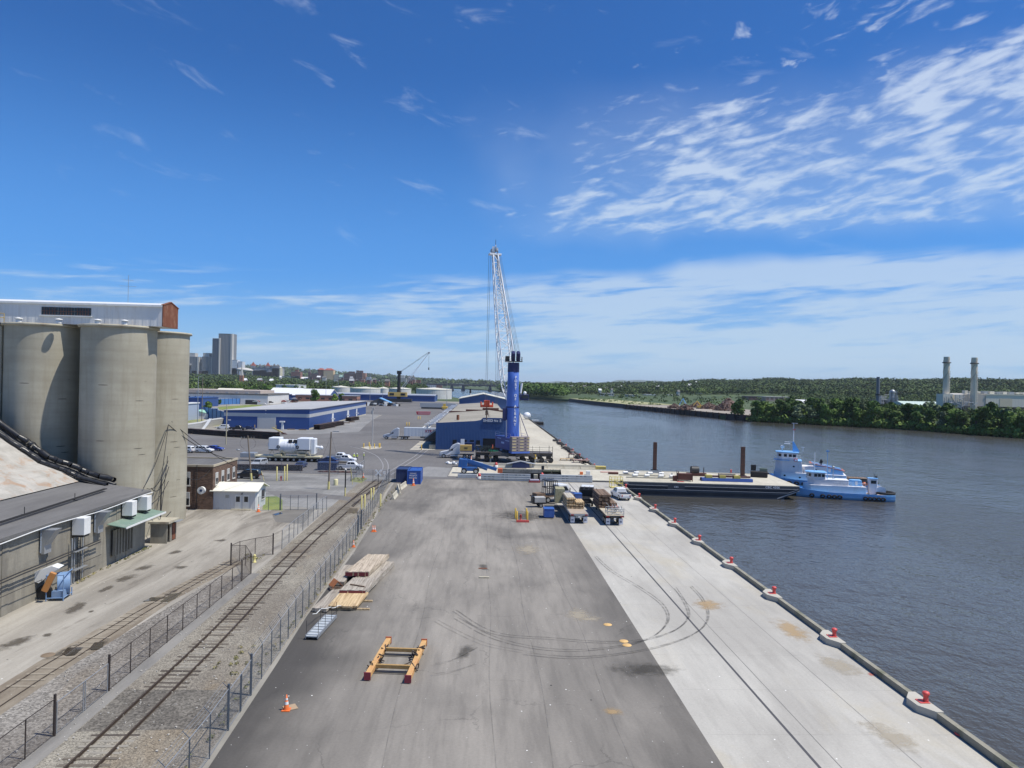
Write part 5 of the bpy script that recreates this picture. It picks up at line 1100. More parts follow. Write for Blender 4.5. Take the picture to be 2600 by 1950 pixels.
for y in (-1.55, 1.5):
    MB().box((0, y, .33), (2.35, .2, .24)).build('cross_beam', mat('worn_ochre', (.38, .24, .09), .7, var=.4, scale=5), t); MB().tube((-1.2, y-.45, .1), (1.2, y-.45, .1), .05).build('pipe', M_dk, t)
q = random.Random(4)
for c in ((-1.35, 1.6), (-1.35, -.9), (-1.35, -1.5), (1.35, 1.4), (1.35, -1.7), (1.2, .6), (-1.2, -.3)):
    MB().path([(c[0]+q.uniform(-.35, .35), c[1]+q.uniform(-.6, .6), .5+q.uniform(-.42, .1)) for _ in range(13)], .04, 5).build('chain', mat('brown_chain', (.06, .045, .035), .7), t)
MB().path([(1.1, -1.0, .05), (.5, -.5, .03), (.9, .1, .03), (.7, .8, .03), (1.1, 1.2, .2)], .035).build('chain', mat('brown_chain', (.06, .045, .035), .7), t)
o = MB().box((0, 0, .05), (1.0, .35, .12)).build('concrete_marker', M_cap, None, (*G(1229.5, 1467), 0)); tag(o, 'small pale concrete slab lying on the open asphalt', 'slab')
o = MB().box((0, 0, .02), (.9, .28, .03)).build('rusty_grate', M_rust, None, (*G(1226, 1443.5), 0)); tag(o, 'rusty iron grate let into the open asphalt', 'grate')
for i, (u, v) in enumerate(((1543, 1586), (1584, 1628), (1592, 1638))):
    o = MB().lathe([(0, .02), (.33, .02), (.35, 0)], 16).build('utility_cover', mat('ochre_cover', (.62, .40, .16), .7, var=.3, scale=5), None, (*G(u, v), .004)); tag(o, ('square ochre cover near the pale spill', 'upper of two round ochre covers in the asphalt', 'lower of two round ochre covers in the asphalt')[i], 'cover')
# jersey barriers near the container, crossbuck, barrel
for i, (p, q_) in enumerate((((860, 1268), (885, 1272)), )): pass
jb = lambda u0, v0, u1, v1, lab: (lambda a, c: (lambda t: MB().prism([(-.32, 0), (.32, 0), (.12, .4), (.08, .85), (-.08, .85), (-.12, .4)], -math.dist(a, c)/2, math.dist(a, c)/2, 'y').build('block', M_cream, t))(thing('jersey_barrier', lab, 'barrier', ((a[0]+c[0])/2, (a[1]+c[1])/2, 0), math.atan2(-(c[0]-a[0]), c[1]-a[1]), 'cream jersey barriers')))(G(u0, v0), G(u1, v1))
jb(997, 1269, 1007, 1257, 'cream jersey barrier nearest of the three by the fence end'); jb(1014, 1256, 1010, 1240, 'narrow cream jersey barrier seen end-on, middle of the three'); jb(1015, 1244, 1030, 1233, 'cream jersey barrier in front of the blue container')
t = thing('crossbuck', 'white railway crossing X on a dark post by the fence', 'crossing sign', (*G(959.5, 1247), 0)); MB().tube((0, 0, 0), (0, 0, 3.6), .06).build('post', M_dk, t)
b = MB(); b.box((0, -.08, 3.3), (1.5, .05, .24), 0, 0, R(48)); b.build('blade', M_white, t); MB().box((0, -.14, 3.3), (1.5, .05, .24), 0, 0, R(-48)).build('blade', M_white, t)
o = MB().lathe([(.42, 0), (.42, 1.0), (.36, 1.12), (.2, 1.16), (0, 1.17)], 16).build('barrel', mat('cream_plastic', (.62, .58, .34), .6), None, (-26.8, 135.4, 0)); tag(o, 'cream plastic barrel beside the lamp pole', 'barrel')
o = MB().box((0, 0, .8), (.45, .1, .45)).tube((0, 0, 0), (0, 0, .8), .04).build('gate_sign', M_white, None, (-18.6, 141.1, 1.0)); tag(o, 'white square sign hung on the fence across the track', 'sign')
b = MB(); q = random.Random(2); o = MB().prism([(-1.2, -.6), (.6, -.8), (1.2, .3), (0, .9), (-1.1, .6)], 0, .7, ins=.35).build('dirt_heap', M_mud, None, (-18.3, 107.6, 0)); tag(o, 'small brown heap of dirt under the pale yellow posts', 'heap')
# container
def container(label, loc, rz, m, L=6.06, writing=None):
    t = thing('shipping_container', label, 'container', (*loc, 0), rz)
    MB().bx(-L/2, L/2, -1.22, 1.22, .12, 2.5).build('body', m, t)
    b = MB()
    for x in (-L/2, L/2):
        for y in (-1.22, 1.22): b.box((x, y, 1.3), (.16, .16, 2.6))
        for z in (.08, 2.54): b.box((x, 0, z), (.14, 2.44, .14))
    for y in (-1.22, 1.22):
        for z in (.08, 2.54): b.box((0, y, z), (L, .14, .14))
    b.build('frame', m, t)
    MB().bx(L/2+.03, L/2+.07, -1.1, 1.1, .2, 2.4).build('door', m, t)
    return t
M_cont = siding('container_blue', (.022, .09, .36), .3, .45, dirt=(.05, .06, .1), var=.08)
t = container('bright blue shipping container standing beyond the end of the fence', (-12.6, 141.4), R(91), M_cont)
for i, s_ in enumerate(('COVAC', 'PROJECT', 'RIGGING')): text('lettering', s_, .36, M_white, t, (-3.12, .15, 2.05-.42*i), (math.pi/2, 0, -math.pi/2), ext=.004)
t = container('smaller navy container tucked behind the bright blue one', (-14.9, 142.8), R(90), siding('container_navy', (.02, .04, .12), .3, .5), 5.0)
t = container('navy container against the foot of the blue shed front', (-4.2, 208.0), 0, siding('container_navy', (.02, .04, .12), .3, .5), 4.8)
# boom lift
t = thing('boom_lift', 'blue boom lift with its arm lowered towards the slip', 'boom lift', (-1.9, 156.6, 0), R(-4)); M_lift = mat('lift_blue', (.015, .10, .33), .4, var=.1, dirt=(.1, .12, .16))
MB().box((-.3, 0, 1.0), (3.3, 1.9, .8)).build('chassis', M_lift, t, bevel=.08); MB().box((-1.7, 0, 2.2), (1.9, 1.7, 1.9), 0, 0, R(6)).build('counterweight', M_lift, t, bevel=.1)
b = MB(); b.box((2.0, -.25, 2.05), (7.6, .55, .65), 0, 0, R(16)); b.build('boom', M_lift, t); MB().box((1.2, .4, 1.7), (5.0, .4, .45), 0, 0, R(20)).build('lower_boom', M_lift, t)
MB().box((6.4, -.2, .8), (1.0, 1.6, .9)).build('basket', mat('lift_orange', (.55, .13, .05), .6), t); wheels(t, (-1.4, 1.2), 1.2, .6, .45)
# transformer on the multi-axle trailer
t = thing('multi_axle_trailer', 'long cream multi-axle heavy transport trailer under the white machine', 'trailer', (-45.6, 174.2, 0), R(-1)); M_crm = mat('cream_steel', (.60, .54, .36), .6, var=.15, dirt=(.3, .27, .2), damt=.5)
MB().bx(-7.8, 7.6, -1.6, 1.6, 1.0, 1.35).build('deck', M_crm, t); MB().bx(-7.7, 7.5, -1.3, 1.3, .7, 1.0).build('chassis', M_dk, t)
for k in range(11): 
    w_ = MB().wheel((0, 0, 0), .5, .9, 'y', 14).build('wheel', M_tyre_r, t, (-7.1+k*1.42, -1.05, .5)); MB().wheel((0, -.46, 0), .26, .03, 'y', 10).build('rim', M_rim, w_)
    MB().wheel((0, 0, 0), .5, .9, 'y', 12).build('wheel', M_tyre_r, t, (-7.1+k*1.42, 1.05, .5))
MB().bx(-11.4, -7.9, -1.2, 1.2, .8, 1.9).build('power_pack', M_gal, t, bevel=.1)
for x in (-2.4, 3.2): MB().bx(x-.9, x+.9, -1.75, 1.75, 1.36, 1.75).build('bolster', M_crm, t)
t = thing('transformer', 'large white industrial machine with round drum riding on the long trailer', 'machine', (-45.4, 174.4, 1.76)); M_mw = mat('machine_white', (.66, .69, .73), .5, var=.06)
MB().tube((-2.4, 0, 1.75), (3.6, 0, 1.75), 1.72, n=28).build('drum', M_mw, t)
b = MB()
for k in range(5): b.tube((-1.1+k*.75, 0, 1.75), (-1.0+k*.75, 0, 1.75), 1.78, n=28)
b.build('band', M_mw, t)
for x0, x1 in ((-4.8, -2.3), (1.9, 4.9)):
    MB().bx(x0, x1, -1.85, 1.85, 1.1, 3.9).build('cabinet', M_mw, t, bevel=.12); MB().bx(x0+.05, x1-.05, -1.84, -1.80, .9, 1.1).build('skirt', M_trim, t)
    for q_ in range(8): MB().box((x0+.2+q_*(x1-x0-.4)/7, -1.86, 1.2), (.12, .04, .14)).build('bolt', M_trim, t) if False else None
MB().bx(4.92, 6.0, -1.2, 1.2, .0, 3.8).build('end_housing', M_mw, t, bevel=.15)
for x in (.2, 1.35): MB().box((x, -1.25, 3.0), (.85, .5, .95)).build('grille', M_dk, t)
MB().lathe([(0, 0), (.45, .05), (.5, .45), (.3, .6)], 14).build('flange', M_mw, t, (-5.35, 0, 2.0)).rotation_euler = (0, R(90), 0)
o = MB().tube((6.0, 0, 1.75), (7.1, 0, 1.6), .35, n=14).ball((7.2, 0, 1.55), .52, 10).build('nozzle', M_mw, t)
for x in (-2.5, 2.0): MB().torus((x, -1.9, 1.75), .3, .1, 'y').build('hose_reel', M_black, t)
b = MB()
for x in (-4.0, -1.6, 1.6, 4.4): b.tube((x, -1.6, 1.1), (x+.7, -1.5, -.3), .06); b.tube((x, -1.6, 1.1), (x-.7, -1.5, -.3), .06)
b.build('saddle', M_crm, t)
# skip, beams, lumber in the yard
t = thing('skip', 'dark navy rubbish skip between the pickups and the pole', 'skip', (-33.0, 158.6, 0)); M_skip = siding('skip_navy', (.02, .035, .10), .5, .5); MB().prism([(-2.2, 0), (1.6, 0), (2.0, 1.7), (-2.2, 1.7)], -1.2, 1.2, 'y').build('hopper', M_skip, t); MB().bx(-2.25, 2.05, -1.26, 1.26, 1.6, 1.75).build('rim', M_skip, t)
t = thing('ibeam', 'long dark brown I-beam lying along the thin wire fence', 'steel beam', (-45.5, 155.6, 0), R(2)); M_pile = mat('rusted_dark_steel', (.050, .034, .030), .75, var=.35, scale=.8, dirt=(.12, .055, .035), damt=.5)
b = MB(); b.bx(-7.4, 7.5, -.45, .45, 1.2, 1.27); b.bx(-7.4, 7.5, -.04, .04, .08, 1.2); b.bx(-7.4, 7.5, -.45, .45, 0.0, .07); b.build('beam', M_pile, t)
def pilestack(label, a, c, h_, wd, n=3):
    L = math.dist(a, c); t = thing('steel_pile_stack', label, 'steel piles', ((a[0]+c[0])/2, (a[1]+c[1])/2, 0), math.atan2(c[1]-a[1], c[0]-a[0]), 'stacks of rusty steel piles')
    for k in range(n):
        for j in range(max(1, int(wd/.75))):
            z = .18+(h_-.2)*k/n; y = -wd/2+.38+.75*j; hh = (h_-.2)/n-.05
            MB().bx(-L/2+.3*k*(k % 2), L/2-.25*k, y-.33, y+.33, z+hh-.05, z+hh).bx(-L/2+.3*k*(k % 2), L/2-.25*k, y-.04, y+.04, z+.05, z+hh-.05).bx(-L/2+.3*k*(k % 2), L/2-.25*k, y-.33, y+.33, z, z+.05).build('pile', M_pile, t)
    b = MB()
    for x in (-L*.35, L*.35): b.bx(x-.12, x+.12, -wd/2-.6, wd/2+.4, 0, .17)
    b.build('bearer', M_brnw, t)
pilestack('long low stack of dark steel piles at the left, behind the pole', (-102, 255.5), (-81.5, 243.5), 1.8, 2.4)
pilestack('long stack of dark steel piles continuing to the right', (-83.8, 244.2), (-65.3, 236.4), 2.4, 2.6)
pilestack('shorter stack of brown piles at the near corner of the warehouse', (-64.8, 286.5), (-62.6, 306), 2.0, 3.2)
pilestack('stack of brown piles halfway along the blue warehouse', (-63.8, 308), (-61.8, 322), 1.8, 3.0)
pilestack('small stack of brown piles further along the blue warehouse', (-64.5, 352), (-63, 368), 1.8, 3.0)
t = thing('scrap_trolley', 'heap of dark red scrap with a yellow arm before the warehouse door', 'scrap', (-71.2, 256.3, 0)); b = MB(); q = random.Random(8)
for _ in range(24): b.box((q.uniform(-2.2, 2.2), q.uniform(-.8, .8), q.uniform(.2, 1.0)), (q.uniform(.5, 1.8), .25, .2), q.uniform(-1, 1), q.uniform(-.5, .5))
b.build('scrap', mat('scrap_red', (.09, .03, .025), .8, var=.4), t); MB().box((-.5, .3, 1.7), (4.0, .4, .4), 0, 0, R(26)).build('arm', mat('pale_yellow', (.62, .50, .20), .6), t)
for i, (u, v) in enumerate(((739, 1091), (768, 1092), (668, 1100), (880, 1074.5), (893, 1072))): o = MB().box((0, 0, .2), (2.8, .4, .4), R(8)).build('baulk', M_brnw, None, (*G(u, v), 0)); tag(o, 'short dark baulk lying on the ground, ' + ('left one right of the loading door', 'right one right of the loading door', 'the one left of the scrap heap', 'nearer one beside the warehouse pile stacks', 'farther one beside the warehouse pile stacks')[i], 'timber', 'dark baulks near the warehouse')
t = thing('lumber_rack', 'low rusty rack lying in front of the long-bed pickup', 'rack', (-30.4, 154.6, 0)); b = MB()
for k in range(4): b.box((-2.5+k*1.7, 0, .15), (.15, 1.6, .12), R(-25))
b.bx(-4, 4.2, -.5, -.35, 0, .12); b.bx(-4, 4.2, .5, .65, 0, .12); b.build('frame', mat('scrap_red', (.09, .03, .025), .8), t)
# white concrete lumps by the shed, small boxes
t = thing('bag_heap', 'low heap of white sacks on the asphalt left of the slip', 'heap', (*G(1146.5, 1178.5), 0)); b = MB(); q = random.Random(1)
for _ in range(12): b.ball((q.uniform(-1.2, 1.2), q.uniform(-.5, .5), q.uniform(.1, .55)), .42, 8, (1, .8, .6))
b.build('sacks', M_white, t)
# poles
def pole(label, x, y, h_, lean=(0, 0), kind=0, m=None, mpost=True):
    t = thing('utility_pole', label, 'pole', (x, y, 0), 0, 'poles in the yard'); m = m or mat('pole_wood', (.20, .165, .13), .9, var=.2, scale=2)
    top = Vector((lean[0], lean[1], h_)); MB().tube((0, 0, -.02), top, .17, .11, n=10).build('shaft', m, t)
    if mpost: MB().tube((0, 0, 0), top*(1.4/h_), .20, n=10).build('yellow_band', M_pyel, t)
    if kind == 1:
        MB().box(top-Vector((0, 0, .5)), (2.4, .12, .12), R(15)).build('crossarm', m, t); b = MB()
        for dx in (-1.1, -.6, .6, 1.1): b.tube(top+Vector((dx, dx*.27, -.45)), top+Vector((dx, dx*.27, -.2)), .05, n=6)
        b.build('insulator', M_gal, t); b = MB()
        for s_ in (-1, 1): b.path([tuple(top+Vector((s_*(.2+1.3*math.sin(a)), .2, -.4-1.1*(1-math.cos(a))))) for a in [i*.35 for i in range(9)]], .02, 4)
        b.build('loop_wire', M_dk, t)
        MB().tube(top*.62, top*.62+Vector((-1.9, 0, .5)), .035).build('lamp_arm', M_gal, t); MB().ball(top*.62+Vector((-2.1, 0, .52)), .3, 8, (1.3, .7, .5)).build('lamp_head', M_gal, t)
    if kind == 2:
        MB().tube(top, top+Vector((1.0, 0, .15)), .05).build('lamp_arm', M_gal, t); MB().box(top+Vector((.9, 0, .12)), (1.0, .35, .16)).build('lamp_head', M_gal, t); b = MB()
        for s_ in (-1, 1): b.path(sag(top-Vector((0, 0, .4)), (s_*2.0, .5, h_*.42), .4), .015, 4)
        b.build('guy_wire', M_dk, t)
    if kind == 3:
        MB().box(top-Vector((0, 0, .2)), (.8, .6, .3)).build('bracket', m, t)
        MB().tube(top-Vector((.25, .1, 1.9)), top-Vector((.25, .1, .9)), .22, n=10).build('transformer', M_gal, t)
    return t
pole('wooden pole with crossarm and looped wires left of the heavy trailer', -43.7, 139.7, 8.6, (-.9, 0), 1)
pole('wooden lamp pole with yellow foot in front of the skip', -27.0, 130.0, 10.3, (.25, 0), 2)
pole('grey pole on the bollard island with a small transformer', -31.8, 213.4, 11.9, (0, 0), 3, mat('grey_pole', (.45, .44, .42), .7, var=.1), False)
pole('pale wooden pole in front of the warehouse corner', -74.9, 215.0, 11.9, (0, 0), 0, mat('pale_pole', (.42, .38, .26), .8), False)
pole('grey lamp column with a bent head at the left lane', *G(501, 1075), 20.0, (0, 0), 2, M_gal, False)
pole('brown pole beside the lamp column at the left lane', *G(512, 1078), 20.0, (0, 0), 0, None, False)
for u, v, lab in ((1820/4.254+440-.0, 0, ''),): pass
t = thing('guard_stake', 'thin yellow leaning stake by the wooden pole', 'stake', (-41.1, 139.1, 0)); MB().tube((0, 0, 0), (-.6, 0, 1.9), .05, n=6).build('stake', M_pyel, t)
t = thing('guard_stake', 'thin yellow leaning stake right of the barrel', 'stake', (-23.8, 136.2, 0)); MB().tube((0, 0, 0), (-.5, 0, 3.4), .05, n=6).build('stake', M_pyel, t)
t = thing('bollard_light', 'black post with white top and yellow foot near the track', 'post', (-22.7, 122.8, 0)); MB().tube((0, 0, 0), (0, 0, 1.4), .12, n=8).build('foot', M_pyel, t); MB().tube((0, 0, 1.4), (0, 0, 4.4), .11, n=8).build('post', M_trim, t); MB().ball((0, 0, 4.5), .18, 8).build('cap', M_white, t)
# ================================================================ BLUE SHED No 5 AND THE MOBILE CRANE
M_shed = siding('shed_blue', (.026, .075, .21), .45, .5, var=.05, dirt=(.04, .09, .2), damt=.3)
M_froof = ground_mat('felt_roof', (.27, .25, .205), (.34, .315, .26), .06, (.4, 1.6, 1), 0., .8)
M_wht = mat('sign_white', (.78, .80, .82), .5)
t = thing('blue_shed', 'blue sheet-metal transit shed numbered 5 with tan felt roof', 'shed', (0, 212, 0))
prof = [(-13.1, 0), (25.5-8, 0), (17.5, 7.3), (3.4, 9.0), (-13.1, 7.6)]
b = MB(); b.prism([(-13.1, -.05), (2.0-1.2, -.05), (.8, 3.5), (5.9, 3.5), (5.9, -.05), (9.3, -.05), (9.3, 8.45), (8.5, 8.6), (7.2, 8.9), (6.3, 9.6), (.7, 9.6), (0.0, 8.9), (-1.5, 8.6), (-13.1, 7.8)], 0, .25, 'y'); b.build('front_wall', M_shed, t)
b = MB(); b.bx(-13.1, -12.9, .26, 130, 0, 7.3); b.bx(9.1, 9.3, .26, 216, 0, 7.9); b.bx(-13.1, 9.3, 215.7, 216, 0, 7.0); b.build('side_wall', M_shed, t)
b = MB(); b.add([(-13.1, .26, 7.35), (3.4, .26, 8.75), (9.6, .26, 8.0), (9.6, 88, 8.0), (3.4, 88, 8.75), (-13.1, 88, 7.35)], [(0, 1, 4, 5), (1, 2, 3, 4)]); b.add([(-13.1, 92, 7.35), (3.4, 92, 8.75), (9.6, 92, 8.0), (9.6, 215, 8.0), (3.4, 215, 8.75), (-13.1, 215, 7.35)], [(0, 1, 4, 5), (1, 2, 3, 4)]); b.build('roof', M_froof, t)
b = MB(); b.prism([(-13.3, 7.0), (-13.3, 8.0), (-6.3, 8.05), (-6.3, 8.8), (.7, 8.8), (.7, 9.6), (7.5, 9.6), (7.5, 8.7), (9.6, 8.7), (9.6, 7.0)], 89, 89.8, 'y'); b.build('firewall', mat('brick_parapet', (.16, .07, .05), .9, var=.2), t)
b = MB()
for k in range(9):
    y = 2+k*9.5; b.box((-14.9, y, 7.4), (3.4, 1.0, .18), 0, 0, R(-6)); b.box((-15.8, y+.8, 6.6), (.5, .5, 1.2))
for k in range(11): b.box((-14.9, 94+k*10, 7.4), (3.4, 1.0, .18), 0, 0, R(-6))
b.build('awning', M_wht, t)
MB().prism([(-16.9, 2.6), (-13.1, 5.4), (-13.1, 2.4), (-16.9, 2.3)], 2, 88, 'y').build('dock_canopy', M_trim, t)
MB().bx(-15.0, -13.12, .5, 88, -.01, 1.3).build('loading_dock', M_cap, t)
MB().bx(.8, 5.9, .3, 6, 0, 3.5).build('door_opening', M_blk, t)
for x in (-7.5, -4.5, -2.4, -.6): window(t, x, 2.2, 1.05, 1.35, '-y', 0, False)
s_ = MB().bx(.9, 6.6, -.22, -.01, 8.05, 9.35).build('sign_board', mat('sign_navy', (.02, .05, .14), .5), t); MB().bx(1.0, 6.5, -.26, -.22, 8.2, 8.3).build('trim', M_shed, s_)
for x, w_ in ((2.2, 'SHED'), (4.55, 'No'), (5.85, '5')): text('lettering', w_, 1.05 if w_ != 'No' else .85, M_wht, s_, (x, -.27, 8.78), ext=.01, sp=1.2)
MB().tube((-7.2, 16, 8), (-7.2, 16, 9.6), .45, n=8).build('roof_stack', M_rust, t)
MB().tube((-10, -.01, 6.4), (-10, -.9, 6.4), .09).build('wall_lamp', M_dk, t)
# farther sheds on the quay
def gable(name, label, cat, x0, x1, y0, y1, he, hr, mw, mr, ridge='y', parts=None, z0=0.):
    t = thing(name, label, cat, ((x0+x1)/2, y0, z0)); w2 = (x1-x0)/2; L = y1-y0
    if ridge == 'y':
        MB().prism([(-w2, -.05), (w2, -.05), (w2, he), (0, hr), (-w2, he)], 0, L, 'y').build('wall', mw, t)
        b = MB(); b.add([(-w2-.6, -.6, he), (0, -.6, hr+.1), (w2+.6, -.6, he), (w2+.6, L+.6, he), (0, L+.6, hr+.1), (-w2-.6, L+.6, he)], [(0, 1, 4, 5), (1, 2, 3, 4)]); b.add([(-w2-.6, -.6, he-.5), (0, -.6, hr-.45), (w2+.6, -.6, he-.5)], []); o = b.build('roof', mr, t)
    else:
        MB().prism([(0, -.05), (L, -.05), (L, he), (L/2, hr), (0, he)], -w2, w2, 'x').build('wall', mw, t)
        b = MB(); b.add([(-w2-.5, -.5, he-.05), (w2+.5, -.5, he-.05), (w2+.5, L/2, hr+.1), (-w2-.5, L/2, hr+.1), (w2+.5, L+.5, he-.05), (-w2-.5, L+.5, he-.05)], [(0, 1, 2, 3), (3, 2, 4, 5)]); o = b.build('roof', mr, t)
    so_ = o.modifiers.new('s', 'SOLIDIFY'); so_.thickness = .35
    return t
M_roofw = mat('bright_white_roof', (.70, .71, .72), .5, var=.04); M_roofg = mat('pale_grey_roof', (.40, .41, .42), .5, .2, var=.05, scale=.1)
M_roofc = mat('cream_metal_roof', (.66, .63, .52), .5, var=.05)
gable('blue_shed', 'small blue shed with cream gable roof beyond the tan roofs', 'shed', -17, 20.5, 560, 640, 8.0, 12.0, M_shed, M_roofc)
b = MB().bx(-17.5, -17.1, 563, 640, 0, 6)
t = thing('box_trailer', 'grey container-like trailer standing left of the small blue shed', 'trailer', (-33, 545, 0)); MB().bx(-13, 14, -1.5, 1.5, 1.2, 4.4).build('body', M_roofg, t); MB().bx(-12, 13, -1.2, 1.2, 0, 1.2).build('underframe', M_dk, t)
t = thing('yellow_loader', 'yellow forklift-like machine by the white lane dashes', 'machine', (*G(1129, 1041), 0)); MB().bx(-2.2, 2.2, -1.5, 1.5, .6, 2.6).build('body', M_yel, t, bevel=.2); MB().bx(-1.2, .8, -1.2, 1.2, 2.6, 4.6).build('cab', M_yel, t); MB().box((-7, 0, 1.2), (11, .9, .5)).build('fork_beam', M_dk, t); wheels(t, (-1.5, 1.5), 1.5, .7, .4)
t = thing('red_skip', 'low red skip on the open yard', 'skip', (*G(1075, 1053), 0)); MB().prism([(-3.8, 0), (3.8, 0), (4.4, 1.9), (-4.4, 1.9)], -1.2, 1.2, 'y').build('body', mat('skip_red', (.40, .04, .06), .5), t); MB().bx(-3.2, 4.4, -1.21, -1.2, .2, 1.7).build('side_plate', mat('pinkish', (.55, .22, .24), .6), t)
# ---- mobile harbour crane
M_ind = mat('crane_blue', (.075, .16, .52), .38, var=.07, scale=.4, dirt=(.16, .22, .55), damt=.2, dscale=.3); M_ind2 = mat('crane_house_blue', (.028, .050, .24), .42, var=.08, scale=.4); M_indd = mat('crane_navy', (.018, .022, .10), .5, var=.1)
M_boom = mat('boom_white', (.76, .78, .80), .45, var=.05); M_und = mat('undercarriage_grey', (.11, .10, .095), .6, var=.25, scale=1, dirt=(.2, .18, .16)); M_cw = mat('counterweight_taupe', (.26, .22, .23), .8, var=.08)
t = thing('harbour_crane', 'large indigo mobile harbour crane with white lattice boom beside the shed', 'crane', (8.1, 183.0, 0), 0)
A = R(20); ca, sa = math.cos(A), math.sin(A); L_ = lambda x, y, z: (x*ca-y*sa, x*sa+y*ca, z)     # crane frame: +y = boom direction
tp = [(2.35, -.05), (2.35, 2.5)]
b = MB(); b.lathe([(1.9, 5.2), (1.82, 9), (1.66, 14), (1.48, 20), (1.40, 25.2), (0, 25.25)], 28, (0, .2, 0)); o = b.build('tower', M_ind, t)
MB().lathe([(1.74, 13.7), (1.74, 14.0)], 28, (0, .2, 0)).build('collar', M_indd, o); MB().lathe([(1.5, 22.8), (1.46, 25.2)], 28, (0, .2, 0)).build('head_sleeve', M_indd, o)
for k, ch in enumerate('PORT OF ALBANY'):
    if ch != ' ': text('letter', ch, .95, M_wht, o, (.6, -1.30-.25*(k/13), 21.4-k*.92), (math.pi/2, 0, R(22)), .02)
b = MB(); b.box((0, .2, 25.5), (4.4, 3.4, .15)); 
for x in (-2.1, 2.1):
    for y in (-1.4, 0, 1.6): b.tube((x, y+.1, 25.5), (x, y+.1, 26.6), .04, n=5)
for z in (26.05, 26.6):
    for x in (-2.1, 2.1): b.tube((x, -1.4, z), (x, 1.7, z), .035, n=5)
    b.tube((-2.1, -1.4, z), (2.1, -1.4, z), .035, n=5)
b.build('platform', M_dk, t)
for x in (-.15, 1.15): 
    MB().box((x, .2, 26.8), (1.0, 1.9, 2.5), 0, R(20)).build('sheave_head', M_indd, t, bevel=.25)
MB().box((-1.6, .5, 26.2), (1.0, 1.0, 1.3)).build('winch_box', M_dk, t)
# superstructure
def obox(x, y, z, dx, dy, dz): return MB().box(L_(x, y, z), (dx, dy, dz), A)
obox(0, .8, 4.6, 4.3, 11.0, 3.2).build('machinery_house', M_ind2, t, bevel=.1)
for k in range(5): 
    o = obox(0, -5.0, 3.35+.74*k, 4.7, 1.5, .68).build('counterweight', M_cw, t)
    for x in (-1.75, .3, 2.05): obox(x, -5.77, 3.35+.74*k, .95 if x < 2 else .55, .03, .26).build('stripe', mat('cw_cream', (.56, .47, .25), .7), o)
    for x in (-.85, 1.25): obox(x, -5.78, 3.35+.74*k, .3, .04, .18).build('slot', M_trim, o)
obox(0, -4.9, 2.75, 4.9, 2.0, .4).build('base_plate', M_ind, t)
o = MB().box(L_(-2.17, .9, 4.7), (.02, 2.0, .45), A).build('emblem', mat('pale_emblem', (.45, .52, .75), .5), t); o.data.transform(Matrix.Identity(4))
for y, z in ((3.4, 5.7), (-2.2, 5.4)): MB().box(L_(-2.18, y, z), (.03, 2.6, .18), A).build('light_stripe', mat('pale_emblem', (.45, .52, .75), .5), t)
for (x0, y0, x1, y1) in ((-2.1, -4.2, -2.1, 6.2), (2.1, -4.2, 2.1, 6.2)):
    b = MB()
    for z in (6.7, 7.2): b.tube(L_(x0, y0, z), L_(x1, y1, z), .035, n=5)
    for q_ in range(5): b.tube(L_(x0, y0+q_*2.6, 6.2), L_(x0, y0+q_*2.6, 7.2), .03, n=5)
    b.build('hand_rail', mat('rail_lilac', (.4, .42, .62), .5), t)
# cab, arm, lamp, stays
MB().box((2.9, .6, 16.4), (2.2, 2.2, 1.5)).build('operator_cab', M_indd, t, bevel=.1); MB().box((3.0, -.52, 16.5), (1.7, .04, .8)).build('cab_glass', M_glass, t); MB().tube((1.9, -.3, 17.4), (2.2, -.3, 20.0), .28).build('cab_arm', M_boom, t); MB().ball((3.0, -.6, 17.5), .45, 8).build('flood_lamp', M_wht, t)
b = MB(); b.tube((1.5, .3, 13), (3.9, -3.8, 6.5), .09); b.tube((1.6, .3, 13), (2.2, -3.8, 6.5), .05); b.build('ballast_stay', M_indd, t)
b = MB(); b.tube((-1.35, -.9, 13.6), (.6, -1.7, 6.2), .13); b.build('brace', M_ind, t)
MB().tube((-1.55, -1.4, 6.0), (-1.55, -1.4, 10.6), .13, n=6).build('ladder_mast', M_gal, t)
MB().box((-2.0, -.2, 12.0), (1.1, 1.6, 3.2)).build('winch_house', M_indd, t, bevel=.1)
# boom (lattice)
piv = Vector(L_(-.2, 2.2, 13.6)); piv2 = Vector((-2.0, 2.6, 14.2)); tip = Vector((-5.2, 15.0, 55.2)); base_ = Vector((-.3, 2.4, 13.8))
ax_ = (tip-base_).normalized(); sd = Vector((1, .28, 0)); sd = (sd-ax_*sd.dot(ax_)).normalized(); up = ax_.cross(sd).normalized(); Lb = (tip-base_).length
def bw(s_): return 1.55*min(1, s_/.12+.15) if s_ < .12 else (1.75 if s_ < .45 else 1.75-(s_-.45)*1.9)
def bp(s_, i, j): return base_+ax_*(Lb*s_)+sd*(i*bw(s_))*.95+up*(j*bw(s_))*.8
b = MB(); N = 17
for i in (-1, 1):
    for j in (-1, 1):
        for k in range(N): b.tube(bp(k/N, i, j), bp((k+1)/N, i, j), .21 if i > 0 else .16, n=7)
o = b.build('boom', M_boom, t); b = MB()
for k in range(N+1):
    s_ = k/N
    for e in (((-1, -1), (1, -1)), ((1, -1), (1, 1)), ((1, 1), (-1, 1)), ((-1, 1), (-1, -1))):
        b.tube(bp(s_, *e[0]), bp(s_, *e[1]), .065, n=5)
        if k < N: b.tube(bp(s_, *(e[0] if k % 2 else e[1])), bp((k+1)/N, *(e[1] if k % 2 else e[0])), .09, n=5)
b.build('lattice', M_boom, o)
h = MB(); h.box(tip+Vector((0, 0, .2)), (3.4, 1.5, .5), R(15)); o = h.build('boom_head', M_boom, t, bevel=.05)
